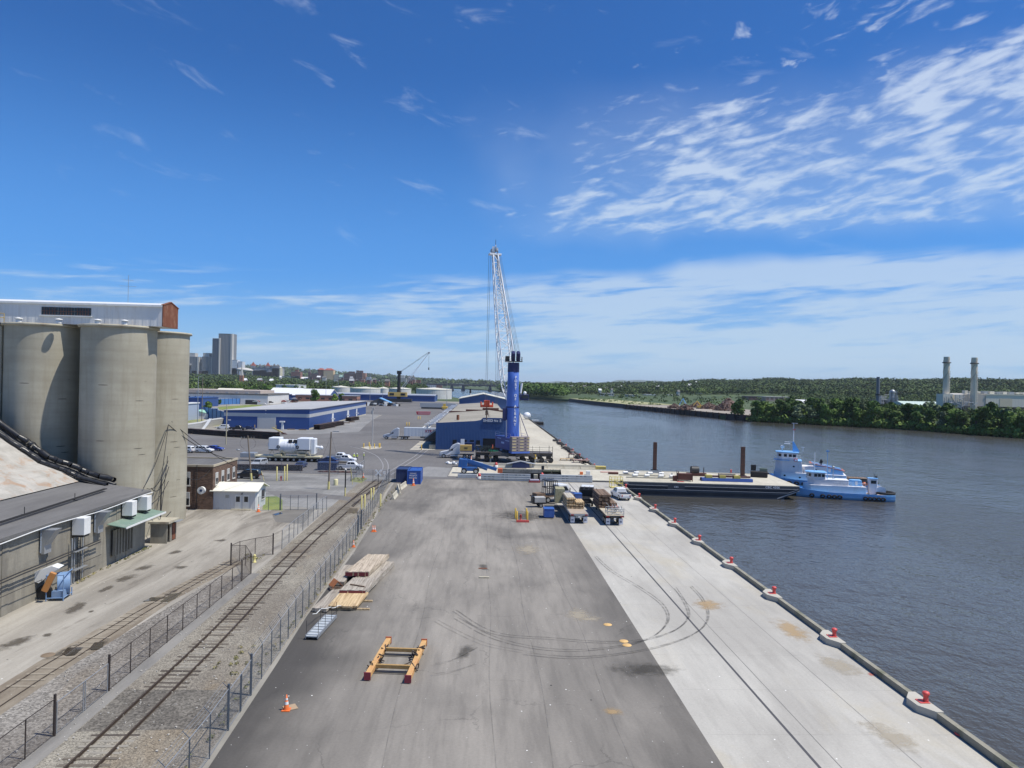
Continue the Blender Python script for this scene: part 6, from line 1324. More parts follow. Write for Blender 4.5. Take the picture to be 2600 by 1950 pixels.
for dx, dz, rr in ((-.55, 1.1, .75), (.2, 1.9, .95), (.75, 1.0, .7)): MB().wheel(tip+Vector((dx, 0, dz)), rr, .25, 'y' if dx < .1 else 'x', 18).build('sheave', M_gal, o)
MB().tube(tip+Vector((.15, 0, 2.5)), tip+Vector((.15, 0, 4.3)), .06).build('mast_light', M_dk, o); MB().box(tip+Vector((-.4, -.3, 1.6)), (.7, .5, 1.4)).box(tip+Vector((.6, .2, 1.5)), (.5, .5, 1.2)).build('head_frame', M_boom, o)
b = MB()
for dx, ex in ((-.6, -.6), (-.2, -.3), (.15, .0), (.5, .35), (.9, .8), (1.2, 1.2), (1.5, 1.5), (.3, .5)): b.path(sag(tip+Vector((dx, 0, .5)), (ex, 0, 27.8), .3, 6), .035, 5)
b.build('luffing_rope', mat('wire_rope', (.12, .13, .15), .5), t)
hk = Vector((tip.x-1.3, tip.y, 13.5)); b = MB()
for dx, dy in ((-.45, 0), (.0, .3)): b.tube((tip.x-1.2+dx, tip.y+dy, tip.z), (hk.x+dx*.9, hk.y+dy, hk.z+1.6), .045, n=5)
for dx in (.9, 1.3, 1.6): b.tube((tip.x+dx-1.2+1.0, tip.y-.2, tip.z), (tip.x+dx+.1, tip.y-1.2, 13.6), .035, n=5)
b.build('hoist_rope', mat('wire_rope', (.12, .13, .15), .5), t)
M_hook = mat('hook_orange', (.66, .09, .03), .45, var=.1); o = MB().box(hk, (3.0, .8, .7)).box(hk+Vector((0, 0, .8)), (1.6, 1.0, 1.6)).box(hk+Vector((-1.6, 0, .4)), (.4, .6, 1.5)).box(hk+Vector((1.6, 0, .4)), (.4, .6, 1.5)).build('hook_block', M_hook, t, bevel=.1)
MB().tube(hk, hk-Vector((0, 0, 3.6)), .13).box(hk-Vector((0, 0, 1.9)), (.7, .5, 1.2)).tube(hk-Vector((-.2, 0, 1.2)), hk-Vector((-.7, 0, 3.0)), .08).build('hook_swivel', M_brnw, o)
# undercarriage
MB().box((.9, -.3, 1.9), (12.5, 3.4, 1.0)).build('chassis', M_und, t, bevel=.1); MB().lathe([(2.4, 2.4), (2.4, 3.0)], 24).build('slewing_ring', M_dk, t)
b = MB(); b.bx(-9.2, 10.4, -1.3, -.7, 1.45, 2.35); b.bx(-9.2, 10.4, 3.4, 4.0, 1.45, 2.35); b.build('support_beam', M_und, t)
for s_ in (-1, 1): MB().prism([(s_*.9, 2.3), (s_*3.5, 2.7), (s_*5.2, 2.5), (s_*6.0, 1.5), (s_*5.4, 1.3), (s_*4.4, 1.9), (s_*2.0, 1.6), (s_*.9, 1.3)], -3.6, -2.8, 'y').build('outrigger_arm', M_und, t)
for s_ in (-1, 1): MB().tube((s_*5.6+.2, -3.2, 0), (s_*5.6+.2, -3.2, 1.9), .2).build('stabiliser_leg', M_gal, t); MB().tube((s_*5.6+.2, -3.2, 1.0), (s_*5.6+.2, -3.2, 2.1), .26, n=10).build('leg_collar', M_yel, t)
for k in range(9):
    x = -8.6+k*2.3
    if abs(x-.2) < 2.2: continue
    for y in (-2.2, 2.9):
        w_ = MB().wheel((0, 0, 0), .68, 1.0, 'y', 16).build('wheel', M_tyre_r, t, (x, y, .68)); MB().wheel((0, -.52, 0), .36, .04, 'y', 12).build('hub', M_dk, w_)
b = MB()
for k in range(8): b.tube((-8.6+k*2.4, -2.9, 1.0), (-7.4+k*2.4, -2.9, .75), .13)
b.bx(-9.3, -3, -2.6, 1.5, 2.36, 2.42); b.bx(4.5, 10.4, -2.2, 1.5, 2.36, 2.42); b.build('axle_links', M_und, t)
b = MB()
for x in (5.2, 7.0, 10.3):
    b.tube((x, -1.9, 2.4), (x, -1.9, 4.1), .04, n=5)
b.tube((10.3, -1.9, 0.4), (10.3, -1.9, 4.1), .06); b.tube((9.4, -1.9, .4), (9.4, -1.9, 4.3), .06)
for z in (3.2, 3.8): b.tube((3, -1.9, z), (10.3, -1.9, z), .035, n=5)
b.build('deck_rail', M_dk, t)
t = thing('wooden_crate', 'ochre wooden crate on the crane deck behind the white cab', 'crate', (-3.6, 183.4, 2.43)); MB().box((0, 0, .75), (3.0, 1.4, 1.45)).build('crate', mat('crate_ply', (.50, .34, .10), .7, var=.15), t, bevel=.03); MB().box((0, -.72, .75), (.9, .02, .3)).build('stencil', M_dk, t)
t = thing('generator_pack', 'tangle of dark pumps and pipes on the crane deck', 'machinery', (1.0, 182.2, 2.43)); b = MB(); q = random.Random(6)
for _ in range(26): b.box((q.uniform(-2.4, 2.0), q.uniform(-.8, .8), q.uniform(.2, 1.3)), (q.uniform(.1, .8), q.uniform(.1, .6), q.uniform(.1, .7)))
for _ in range(10): b.tube((q.uniform(-2.4, 2), -.5, .1), (q.uniform(-2.4, 2), -.4, 1.6), .05)
b.build('pumps', mat('oily_dark', (.03, .04, .035), .5, var=.4), t); MB().box((2.4, .2, .2), (2.6, 1.2, .35)).build('green_box', mat('machine_green', (.02, .22, .10), .5), t)
o = MB().box((0, 0, .9), (1.1, .1, 1.7)).build('display_board', M_wht, None, (-5.0, 205, 2.2)); tag(o, 'white square board standing above the wooden crate', 'board')
o['label'] = 'white square board against the blue shed above the crate'; o.location.z = 2.0
# ================================================================ BARGE, TUGS
BA = R(-5.2); M_hull = mat('hull_black', (.018, .021, .030), .5, var=.15, scale=.4, dirt=(.05, .05, .05), damt=.4, dscale=.3); M_hullg = mat('hull_grey', (.055, .062, .075), .5, var=.15, scale=.3)
M_deck = ground_mat('barge_deck', (.44, .41, .33), (.56, .53, .43), .10, (1, 1, 1), 0., 2., c3=(.40, .42, .42, 1), c3amt=.6, c3sc=.06)
t = thing('deck_barge', 'flat deck barge with black hull and cream deck lying across the quay', 'barge', (28.5, 145.7, 0), BA); Bl = 36.4; Bw = 19.6
b = MB(); b.prism([(-11.5, .2), (Bl, .2), (Bl, -.7), (Bl-4.2, WL-.25), (-9, WL-.25), (-11.5, -.8)], 0, Bw, 'y'); b.build('hull', M_hull, t)
MB().bx(-11.5, Bl+.05, -.06, Bw+.06, .201, .24).build('deck', M_deck, t)
b = MB(); b.bx(-11, Bl, -.10, -.003, -.35, .19); b.bx(-11, Bl-1.5, -.05, -.003, -1.55, -1.12); b.bx(10.0, 13.4, -.09, -.003, -1.1, -.36); b.bx(-9, Bl-4.5, -.05, -.003, WL-.1, WL+.28); b.build('side_plate', M_hullg, t)
b = MB()
for z, xe in ((-.42, Bl-.2), (-1.15, Bl-2.2)):
    if z > -1: b.bx(-11, 10, -.16, -.101, z, z+.07); b.bx(13.4, xe, -.16, -.101, z, z+.07)
    else: b.bx(-11, xe, -.14, -.051, z, z+.07)
b.prism([(Bl-2.2, -1.15), (Bl-.3, -.45), (Bl-.2, -.35), (Bl-2.2, -1.05)], -.14, -.051, 'y'); b.prism([(Bl-4.4, WL+.1), (Bl-.1, -.75), (Bl, -.6), (Bl-4.4, WL+.3)], -.08, -.003, 'y'); b.build('rub_rail', mat('worn_edge', (.42, .43, .44), .6), t)
b = MB(); b.bx(-11.5, Bl, -.03, .35, .241, .33); b.bx(-11.5, Bl, Bw-.35, Bw, .241, .34); b.build('deck_edge', M_cream, t)
text('lettering', 'CBC 4506', .62, M_wht, t, (Bl-5.4, -.12, -.08), ext=.01, sp=1.1); text('lettering', 'CBC', .42, M_wht, t, (11.7, -.11, -.55), ext=.01, sp=1.2); text('lettering', 'CBC 4506', .32, M_wht, t, (1.2, -.12, -.05), ext=.01, sp=1.2)
def onb(u, v): 
    x, y = G(u, v, .24); return x, y
for (u, v), lab in (((1662, 1196), 'rusty square spud post standing at the back of the barge, left one'), ((1885, 1211), 'rusty square spud post near the right end of the barge')):
    x, y = onb(u, v); t = thing('spud_post', lab, 'spud', (x, y, .24), BA, 'spud posts on the barge'); b = MB().box((0, 0, 3.2), (.8, .8, 7.0)); b.build('post', mat('spud_brown', (.085, .045, .035), .8, var=.2), t)
    b = MB()
    for k in range(6): b.bx(-.42, .42, -.43, -.401, .6+k*1.1, .66+k*1.1)
    b.build('band', M_rust, t); MB().bx(-.75, .75, -.75, .75, 0, .35).build('spud_well', M_dk, t)
M_scr = mat('deck_scrap_rust', (.10, .04, .03), .85, var=.4, scale=2)
t = thing('deck_rollers', 'two long white rails of paired rollers on the barge deck', 'rollers', (*onb(1640, 1211), .24), BA); b = MB()
b.box((.9, -2.2, .15), (10.6, .7, .3)); b.box((-.6, 1.6, .15), (10.0, .6, .3)); b.build('rail', M_cream, t)
for x, y in ((-2.6, -2.2), (-.1, -2.2), (2.9, -2.2), (5.2, -2.2), (-4.2, 2.2), (-1.8, 2.2), (1.2, 2.2), (3.6, 2.2)):
    o = MB().tube((-.5, -.1, .6), (.5, .1, .6), .3, n=10).build('roller', M_white, t, (x, y, 0)); MB().box((0, .2, .9), (.2, .3, .6)).build('bracket', M_gal, o)
for x in (-3.0, 2.4): MB().box((x, 2.6, .9), (2.4, .12, .55)).build('beam', M_gal, t)
t = thing('rusty_basket', 'dark rusty barred skip on the barge deck', 'skip', (*onb(1738, 1221), .24), BA); b = MB(); b.box((0, 0, .9), (2.9, 1.5, 1.3))
for x in (-1.45, 1.45):
    for y in (-.9, .9): b.tube((x, y, 0), (x, y, 2.1), .08)
b.build('body', M_scr, t)
t = thing('winch', 'winch drum on a rusty skid behind the barred skip', 'winch', (*onb(1768, 1208), .24), BA); MB().box((0, 0, .35), (4.2, 1.5, .55)).build('skid', M_scr, t); MB().tube((-1.2, -.1, 1.3), (.4, .1, 1.3), .85, n=16).build('drum', M_dk, t); MB().tube((1.6, 0, .5), (1.6, 0, 1.9), .1).build('lever', M_dk, t)
t = thing('lifting_beam_stack', 'blue steel beam and yellow spreaders stacked on the barge deck', 'steel beams', (*onb(1846, 1222.5), .24), BA); MB().box((0, 0, .35), (10.4, 1.2, .6)).build('blue_beam', mat('beam_blue', (.05, .12, .40), .5, var=.1), t); MB().box((-4.5, .9, .35), (1.8, .9, .5), R(-20)).build('side_beam', M_indd, t)
for k, x in enumerate((-3.8, -1.0, 2.0)): MB().box((x, .3, .95), (1.3, 1.4, .6)).build('spreader', mat('dirty_yellow', (.45, .38, .10), .6, var=.3), t)
MB().box((.3, .3, 1.0), (9.0, .9, .3)).build('rusty_beam', M_scr, t); MB().box((0, .4, 1.45), (3.6, .5, .4), R(8)).build('bundle', M_plank3, t)
for i, (u, v, lab, d, m) in enumerate(((1557, 1204, 'dark rusty box on a pale red mat at the left of the barge', (2.2, .9, .45), M_scr), (1547, 1199.5, 'flat faded red hatch cover near the slip', (4.0, 1.6, .12), mat('faded_red', (.45, .26, .22), .8)), (1591, 1207, 'small dark hatch lying open on the barge', (1.2, .6, .4), M_dk), (1714, 1221, 'small rusty bracket left of the barred skip', (.9, .8, 1.1), M_scr), (1728, 1223.5, 'orange-red straps lying before the barred skip', (1.4, .4, .1), M_red), (1525, 1191, 'yellow rope heap on the barge corner', (2.4, 1.4, .7), mat('yellow_rope', (.58, .46, .14), .8, var=.3, scale=5)), (1493, 1206, 'pale block on the deck near the fenders', (.9, .9, .9), M_white), (1476, 1205, 'orange and white block near the fenders', (.7, .7, .6), M_or), (1856, 1202, 'tiny red marker post at the back of the barge', (.3, .3, .9), M_red))):
    x, y = onb(u, v); o = MB().box((0, 0, d[2]/2), d, R(-5)).build('deck_item', m, None, (x, y, .24), bevel=.04); o.name = ('rusty_box', 'hatch_cover', 'hatch', 'bracket', 'strap', 'rope_heap', 'deck_block', 'deck_block', 'marker_post')[i]; tag(o, lab, ('box', 'hatch', 'hatch', 'bracket', 'strap', 'rope', 'block', 'block', 'post')[i])
t = thing('deck_engine', 'black engine on the barge end by the bow of the far tug', 'engine', (*G(1927, 1211, .3), .24), R(-20)); MB().box((0, 0, .7), (3.6, 1.6, 1.3)).build('block', M_blk, t, bevel=.15); MB().box((-1.2, 0, 2.1), (1.1, .9, 1.2)).build('radiator', M_blk, t); MB().box((.9, 0, 1.7), (1.6, .9, .7)).build('cover', mat('dull_green', (.12, .16, .13), .6), t)
M_tb = mat('tug_blue', (.19, .45, .78), .42, var=.12, scale=.8, dirt=(.3, .42, .6), damt=.35); M_tw = mat('tug_white', (.74, .74, .76), .5, var=.05, scale=.7, dirt=(.4, .36, .3), damt=.2); M_td = mat('tug_deck', (.42, .33, .28), .8, var=.2)
def hull(t, L, W, z0, z1, m, bow=1.9, sheer=.9, stern=.75):
    b = MB(); N = 22; rows = [(WL-.4, .80), (WL+.3, .93), (z0*.4+z1*.6, 1.), (z1, 1.02)]; pts = []
    def half(u): return W/2*(max(0, 1-max(0, (u-.55)/.45)**bow)**.6 if u > .55 else (1 if u > .15 else stern+(1-stern)*math.sin(u/.15*math.pi/2)))
    V = []
    for z, k in rows:
        for i in range(N+1):
            u = i/N; x = L*(u-.5)*(.97 if z < WL+.2 else 1.)
            zz = z+(sheer*max(0, (u-.5)/.5)**2 if z > WL+1 else 0); V += [(x, half(u)*k, zz), (x, -half(u)*k, zz)]
    n2 = (N+1)*2; F_ = []
    for r_ in range(3):
        for i in range(N):
            a = r_*n2+2*i; F_ += [(a, a+2, a+2+n2, a+n2), (a+1, a+1+n2, a+3+n2, a+3)]
        a = r_*n2; F_.append((a, a+n2, a+1+n2, a+1)); F_.append((a+2*N, a+2*N+1, a+2*N+1+n2, a+2*N+n2))
    F_ += [(3*n2+2*i, 3*n2+2*i+1, 3*n2+2*i+3, 3*n2+2*i+2) for i in range(N)]
    b.add(V, F_, False); b.build('hull', m, t)
    b = MB(); vs = []
    for i in range(N+1):
        u = i/N; x = L*(u-.5); zz = z1+sheer*max(0, (u-.5)/.5)**2; h_ = half(u)*1.03
        for s_ in (1, -1): vs += [(x, s_*h_, zz-.02), (x, s_*(h_-.12), zz+.45), (x, s_*h_, zz+.45)]
    fs = []
    for i in range(N):
        for o_ in (0, 3):
            a = i*6+o_; fs += [(a, a+6, a+8, a+2), (a+2, a+8, a+7, a+1), (a+1, a+7, a+6, a)]
    b.add(vs, fs); b.build('bulwark', m, t)
    return half
def tyres(t, half, L, z, us, side=-1, r_=.55):
    for u in us: MB().torus((L*(u-.5), side*(half(u)+.12), z), r_*.72, r_*.3, 'y', 16, 6).build('tyre_fender', M_black, t)
def house(t, name, poly, z0, z1, m, ins=0., bev=.06): return MB().prism(poly, z0, z1, 'z', ins).build(name, m, t, bevel=bev)
octo = lambda x0, x1, w_, c_: [(x0, -w_), (x1-c_, -w_), (x1, -w_+c_), (x1, w_-c_), (x1-c_, w_), (x0, w_)]
# near tug: bow towards -x (left)
t = thing('tugboat', 'nearer blue and white tug with low wheelhouse moored at the barge end', 'tugboat', (75.2, 146.8, -.58), R(180-17)); t.scale = (.92, .95, .8); Lt = 22.
hf = hull(t, Lt, 6.6, WL-.4, -1.1, M_tb); MB().prism([(-10, -2.4), (6, -2.8), (9, -1.4), (9, 1.4), (6, 2.8), (-10, 2.4)], -1.12, -1.05).build('deck', M_td, t)
house(t, 'deckhouse', octo(-5.2, 7.6, 2.3, 1.2), -1.05, .95, M_tw); house(t, 'upper_house', octo(-1.6, 6.6, 1.8, 1.), .951, 2.3, M_tw); w_ = house(t, 'wheelhouse', octo(3.2, 6.9, 1.75, .9), 2.301, 4.0, M_tw, .03)
house(t, 'wheelhouse_roof', octo(2.9, 7.3, 2.0, 1.), 4.02, 4.2, M_tb)
for s_ in (-1, 1):
    for x in (3.7, 4.5, 5.3): MB().box((x, s_*1.76, 3.35), (.62, .03, .75)).build('window', M_glass, w_)
    MB().box((6.5, s_*1.32, 3.35), (.6, .03, .75), R(-45*s_)).build('window', M_glass, w_)
MB().box((6.93, 0, 3.35), (.03, 1.3, .75)).build('window', M_glass, w_)
MB().bx(-1.7, 3.0, -1.85, 1.85, 2.31, 2.4).build('boat_deck', M_wht, t)
s_ = house(t, 'funnel', octo(-4.6, -1.9, 1.0, .6), .96, 2.5, M_tb, .1); MB().bx(-3.6, -3.1, 1.0, 1.04, 1.2, 2.2).build('badge', M_wht, s_); MB().bx(-3.6, -3.1, -1.04, -1.0, 1.2, 2.2).build('badge', M_wht, s_)
MB().box((-5.3, .0, 1.5), (1.0, 1.3, .9)).build('life_float', mat('float_orange', (.62, .15, .05), .5), t, bevel=.3)
h2 = MB().box((-6.9, .0, 1.0), (1.7, 1.7, 4.0)).build('aft_control_house', M_tw, t, bevel=.08); MB().box((-6.9, -.87, 2.2), (1.1, .03, .8)).box((-6.9, .87, 2.2), (1.1, .03, .8)).build('window', M_glass, h2); MB().box((-6.9, 0, 3.08), (1.9, 1.9, .14)).build('roof', M_tb, h2); MB().tube((-7.2, 0, 3.1), (-7.2, 0, 4.3), .05).ball((-7.6, 0, 3.5), .3, 8).build('lamp', M_blk, h2)
for s_ in (-1, 1): MB().wheel((-8.4, s_*.9, .1), 1.05, .2, 'y', 20).build('hose_reel', M_wht, t)
MB().torus((-9.4, 0, -.5), 1.9, .35, 'z', 20, 6).build('stern_fender', M_black, t)
mt = MB().tube((2.6, 0, 2.3), (2.6, 0, 10.0), .10, .05); mt.box((2.6, 0, 9.6), (.7, .2, .3)); mt.tube((2.6, 0, 4.5), (1.0, 0, 2.4), .06); mt.build('mast', M_tb, t); MB().tube((1.4, .2, 2.4), (1.4, .2, 5.4), .09).ball((1.4, .2, 5.5), .35, 8).build('searchlight', M_gal, t)
tw = MB().tube((5.4, .8, 4.2), (5.4, .8, 9.2), .05, n=5).tube((5.4, .3, 4.2), (5.4, .3, 9.2), .05, n=5)
for k in range(22): tw.tube((5.4, .3, 4.3+k*.22), (5.4, .8, 4.3+k*.22), .03, n=4)
tw.build('boarding_ladder', M_wht, t)
b = MB()
for z in (1.5, 1.9): b.path([(-5.1, 2.25, z), (1.5, 2.25, z)], .03); b.path([(-5.1, -2.25, z), (1.5, -2.25, z)], .03)
for x in range(-5, 2): b.tube((x, 2.25, .95), (x, 2.25, 1.9), .03); b.tube((x, -2.25, .95), (x, -2.25, 1.9), .03)
b.build('hand_rail', M_wht, t)
MB().lathe([(1.6, -2.2), (1.9, -.9), (1.5, -.2), (.6, .1), (0, .15)], 16, (10.0, 0, 0), True).build('bow_fender', M_black, t)
tyres(t, hf, Lt, -1.75, (.12, .16, .20, .24, .28, .52, .57, .62, .68, .78), 1)
# far tug
t = thing('tugboat', 'taller white and blue tug with high bridge behind the nearer one', 'tugboat', (78.2, 163.8, -.75), R(180-22)); t.scale = (.97, .97, .74); Lt = 27.
hf = hull(t, Lt, 8.2, WL-.4, -.6, M_tb, sheer=1.2); MB().prism([(-12, -3), (8, -3.4), (11, -1.6), (11, 1.6), (8, 3.4), (-12, 3)], -.62, -.55).build('deck', M_td, t)
house(t, 'deckhouse', octo(-6.5, 9.4, 2.9, 1.6), -.55, 1.9, M_tw); house(t, 'bridge_tower', octo(3.0, 9.2, 2.7, 1.5), 1.901, 5.6, M_tw, .06); house(t, 'mid_house', octo(-2.5, 3.0, 2.2, .6), 1.901, 4.0, M_tw)
w_ = house(t, 'wheelhouse', octo(4.3, 8.7, 2.2, 1.2), 5.6, 7.9, M_tw, -.03); house(t, 'wheelhouse_roof', octo(3.9, 9.1, 2.5, 1.3), 7.92, 8.2, M_tb)
for s_ in (-1, 1):
    for x in (4.9, 5.8, 6.9): MB().box((x, s_*2.24, 7.1), (.7, .04, .85)).build('window', M_glass, w_)
    MB().box((8.15, s_*1.68, 7.1), (.8, .04, .85), R(-45*s_)).build('window', M_glass, w_)
    for x, z in ((5, 3.8), (2, .9), (7, .9), (0, 3.0), (-4, .9), (3.6, .5)): MB().wheel((x, s_*(2.72 if z > 3.5 else (2.92 if z < 2 else 2.22)), z), .24, .05, 'y', 12).build('porthole', M_glass, t)
MB().bx(8.72, 8.76, -.9, .9, 6.7, 7.5).build('window', M_glass, w_)
MB().torus((4.6, 2.85, 5.9), .38, .1, 'y').build('life_ring', M_red, t); MB().box((5.6, 2.6, 5.9), (.7, .5, 1.1)).build('locker', M_wht, t)
b = MB(); b.prism([(3.6, 8.2), (5.2, 8.2), (5.3, 11.4), (5.0, 11.4)], -.35, .35, 'y'); b.build('mast_fin', M_tb, t); mt = MB().tube((5.1, 0, 11.4), (5.1, 0, 17.2), .12, .06); mt.box((4.9, 0, 17.2), (1.4, .2, .1)); mt.build('mast', M_wht, t)
MB().box((6.2, 0, 11.2), (1.8, .3, .2)).box((6.5, 0, 10.6), (1.4, 1.0, .14)).build('radar', M_wht, t); MB().ball((7.6, 0, 9.6), .5, 10).tube((7.6, 0, 8.2), (7.6, 0, 9.4), .1).build('searchlight', M_wht, t); MB().tube((2.9, 0, 8.2), (2.9, 0, 9.6), .05).box((2.9, 0, 9.7), (.8, .2, .1)).build('antenna', M_wht, t)
MB().box((5.0, .05, 15.2), (.6, .04, .45)).build('flag', M_red, t)
for s_ in (-1, 1): MB().prism([(-6, 1.9), (-1.0, 1.9), (1.2, 5.1), (.6, 5.1), (-5.5, 3.6)], s_*1.5-.5, s_*1.5+.5, 'y').build('funnel_casing', M_tb, t); MB().prism([(1.5, 4.95), (1.2, 5.15), (-6.2, 3.2), (-6.2, 3.0)], s_*1.5-.6, s_*1.5+.6, 'y').build('casing_roof', mat('tug_orange', (.60, .20, .13), .6), t); MB().bx(-3.2, -2.6, s_*2.02-.02, s_*2.02+.02, 2.6, 3.7).build('badge', M_wht, t); MB().tube((-1.0, s_*1.5, 4.4), (-1.3, s_*1.5, 6.0), .2).build('exhaust', M_blk, t)
b = MB()
for z in (6.1, 6.6): b.path([(3.2, 2.8, z), (8.0, 2.8, z), (9.4, 1.2, z), (9.4, -1.2, z), (8, -2.8, z), (3.2, -2.8, z)], .035)
for z in (4.5, 5.0): b.path([(-2.4, 2.15, z), (2.8, 2.15, z)], .03)
b.build('hand_rail', M_wht, t); MB().prism([(3.2, -2.85), (8, -2.85), (9.5, -1.2), (9.5, 1.2), (8, 2.85), (3.2, 2.85)], 5.5, 5.62).build('bridge_deck', M_tb, t)
MB().box((-9, 0, .4), (4, 3, 1.4)).build('tow_winch', M_brnw, t); MB().bx(-13.2, -8, -2.9, 2.9, -.1, .5).build('stern_rail', M_blk, t)
tyres(t, hf, Lt, -1.2, (.60, .66, .72, .78, .84, .89, .5, .4), 1, .6); MB().lathe([(2.0, -1.6), (2.3, -.2), (1.9, .9), (.8, 1.2), (0, 1.3)], 16, (12.4, 0, 0), True).build('bow_fender', M_black, t)
# dinghy float and gear on the far quay
t = thing('work_float', 'small black work float with wire railing moored at the far quay', 'boat', (31.2, 408, WL)); MB().bx(-4.2, 4.6, -3, 3, -.3, 1.4).build('hull', M_blk, t, bevel=.3); b = MB()
for k in range(10):
    for y in (-2.8, 2.8): b.tube((-4+k*.9, y, 1.4), (-4+k*.9, y, 5.4), .06, n=4)
for y in (-2.8, 2.8):
    for z in (3.4, 5.4): b.tube((-4, y, z), (4.2, y, z), .06, n=4)
b.build('railing', M_gal, t); MB().box((0, 0, 1.9), (4, 3, .8)).build('gear', M_white, t)
o = MB().ball((0, 0, 2.2), 2.2, 14, (1, 1, .9)).build('float_buoy', M_wht, None, (26.3, 407, 0)); tag(o, 'round white tank on the quay beside the work float', 'tank')
for i, (u, v, w_, d_, h_, lab, m) in enumerate(((1439, 1169, 3.6, 1.6, .5, 'oval ochre rimmed tray on the quay', M_plank2), (1457, 1163, 3.0, 1.6, 1.2, 'dark rusty frame, farthest of the three by the kerb', M_scr), (1462, 1170.5, 3.0, 1.2, .5, 'low dark rack between two rusty frames', M_dk), (1476, 1175, 4.2, 1.8, .8, 'pinkish grid frame nearest the barriers', mat('pink_rust', (.34, .22, .18), .8, var=.2)))):
    t = thing('scrap_trestle' if i else 'tray', lab, 'steel frame' if i else 'tray', (*G(u, v), 0), R(-8)); b = MB(); b.box((0, 0, h_-.08), (w_, d_, .14))
    for x in (-w_/2+.15, 0, w_/2-.15): b.box((x, 0, h_/2-.1), (.2, d_, h_-.2))
    b.build('frame', m, t)
t = thing('rope_heap', 'long tangle of tyres and ropes along the far quay edge', 'rope'); b = MB(); q = random.Random(12)
for k in range(46):
    y = 182+q.random()**1.3*75; b.torus((27.0-q.random()*.9, y, .15+q.random()*.3), .55, .16, q.choice(('x', 'z', 'z')), 10, 5)
b.path([(26.6-.7*math.sin(k*.9)-.6*math.sin(k*.37), 178+k*2.0, .1) for k in range(30)], .09); o = b.build('tyres', M_blk, t); o['kind'] = 'stuff'
b = MB().prism([(25.8, 186.5), (26.8, 186), (27, 189), (26.2, 190)], 0, .4).prism([(26.2, 203), (26.9, 202.6), (27, 205), (26.3, 205)], 0, .4); b.build('sacking', M_white, t)
# ================================================================ PEOPLE (one skinned body each)
def person(label, loc, rz, top, legs, pose=0):
    s = link(bpy.data.objects.new('person', bpy.data.meshes.new('person'))); s.location = loc; s.rotation_euler = (0, 0, rz); tag(s, label, 'person')
    k = .25 if pose else .12
    J = {'pel': (0, 0, .95, .14), 'ab': (0, 0, 1.12, .14), 'ch': (0, 0, 1.32, .17), 'nk': (0, 0, 1.48, .07), 'hd': (0, .02, 1.60, .10), 'ht': (0, .02, 1.74, .085),
         'hl': (-.1, 0, .90, .10), 'kl': (-.12, .05, .5, .065), 'al': (-.13, 0, .09, .045), 'tl': (-.14, .16, .04, .04), 'hr': (.1, 0, .90, .10), 'kr': (.13, .03, .5, .065), 'ar': (.14, -.03, .09, .045), 'tr': (.15, .13, .04, .04),
         'sl': (-.19, 0, 1.42, .065), 'el': (-.27, -.02, 1.16, .045), 'wl': (-.25, k, .98, .035), 'fl': (-.24, k+.09, .92, .03), 'sr': (.19, 0, 1.42, .065), 'er': (.28, .0, 1.17, .045), 'wr': (.22, k+.05, 1.02, .035), 'fr': (.19, k+.14, 1.0, .03)}
    E_ = ['pel-ab', 'ab-ch', 'ch-nk', 'nk-hd', 'hd-ht', 'pel-hl', 'hl-kl', 'kl-al', 'al-tl', 'pel-hr', 'hr-kr', 'kr-ar', 'ar-tr', 'ch-sl', 'sl-el', 'el-wl', 'wl-fl', 'ch-sr', 'sr-er', 'er-wr', 'wr-fr']
    ks = list(J); s.data.from_pydata([J[n][:3] for n in ks], [tuple(ks.index(a) for a in e.split('-')) for e in E_], [])
    s.modifiers.new('skin', 'SKIN'); 
    for i, n in enumerate(ks): s.data.skin_vertices[0].data[i].radius = (J[n][3], J[n][3])
    s.data.skin_vertices[0].data[0].use_root = True
    ss_ = s.modifiers.new('sub', 'SUBSURF'); ss_.levels = ss_.render_levels = 1
    dg = bpy.context.evaluated_depsgraph_get(); me = bpy.data.meshes.new_from_object(s.evaluated_get(dg)); s.modifiers.clear(); s.data = me
    me.materials.clear(); me.materials.append(mat('skin', (.45, .26, .18), .6)); me.materials.append(top); me.materials.append(legs)
    for p in me.polygons:
        c = p.center; p.material_index = 1 if (.94 < c.z < 1.47 and not (abs(c.x) > .2 and c.z < 1.02)) else (2 if c.z <= .94 and abs(c.x) < .22 else 0); p.use_smooth = True
    MB().lathe([(.135, 1.64), (.13, 1.72), (.09, 1.79), (0, 1.81)], 12, (0, .02, 0)).build('helmet', M_wht if top is not M_or else M_red, s)
    MB().box((0, .115, 1.62), (.03, .04, .05)).build('nose', mat('skin', (.45, .26, .18), .6), s)
M_hv = mat('hivis_yellow', (.55, .68, .12), .6); M_jean = mat('work_trousers', (.06, .07, .06), .8)
person('person in yellow hi-vis jacket, left of the three standing by the pickups', (-31.0, 178.4, 0), R(-120), M_hv, M_jean)
person('person in dark trousers and hi-vis, middle of the three by the pickups', (-30.2, 178.0, 0), R(160), M_hv, mat('dark_blue', (.03, .05, .12), .5), 1)
person('person in yellow hi-vis, right of the three, turned to the others', (-28.9, 180.3, 0), R(100), M_hv, M_jean)
person('person in orange-red vest and helmet working on the crane deck', (3.2, 181.4, 2.42), R(90), M_or, M_trim, 1)
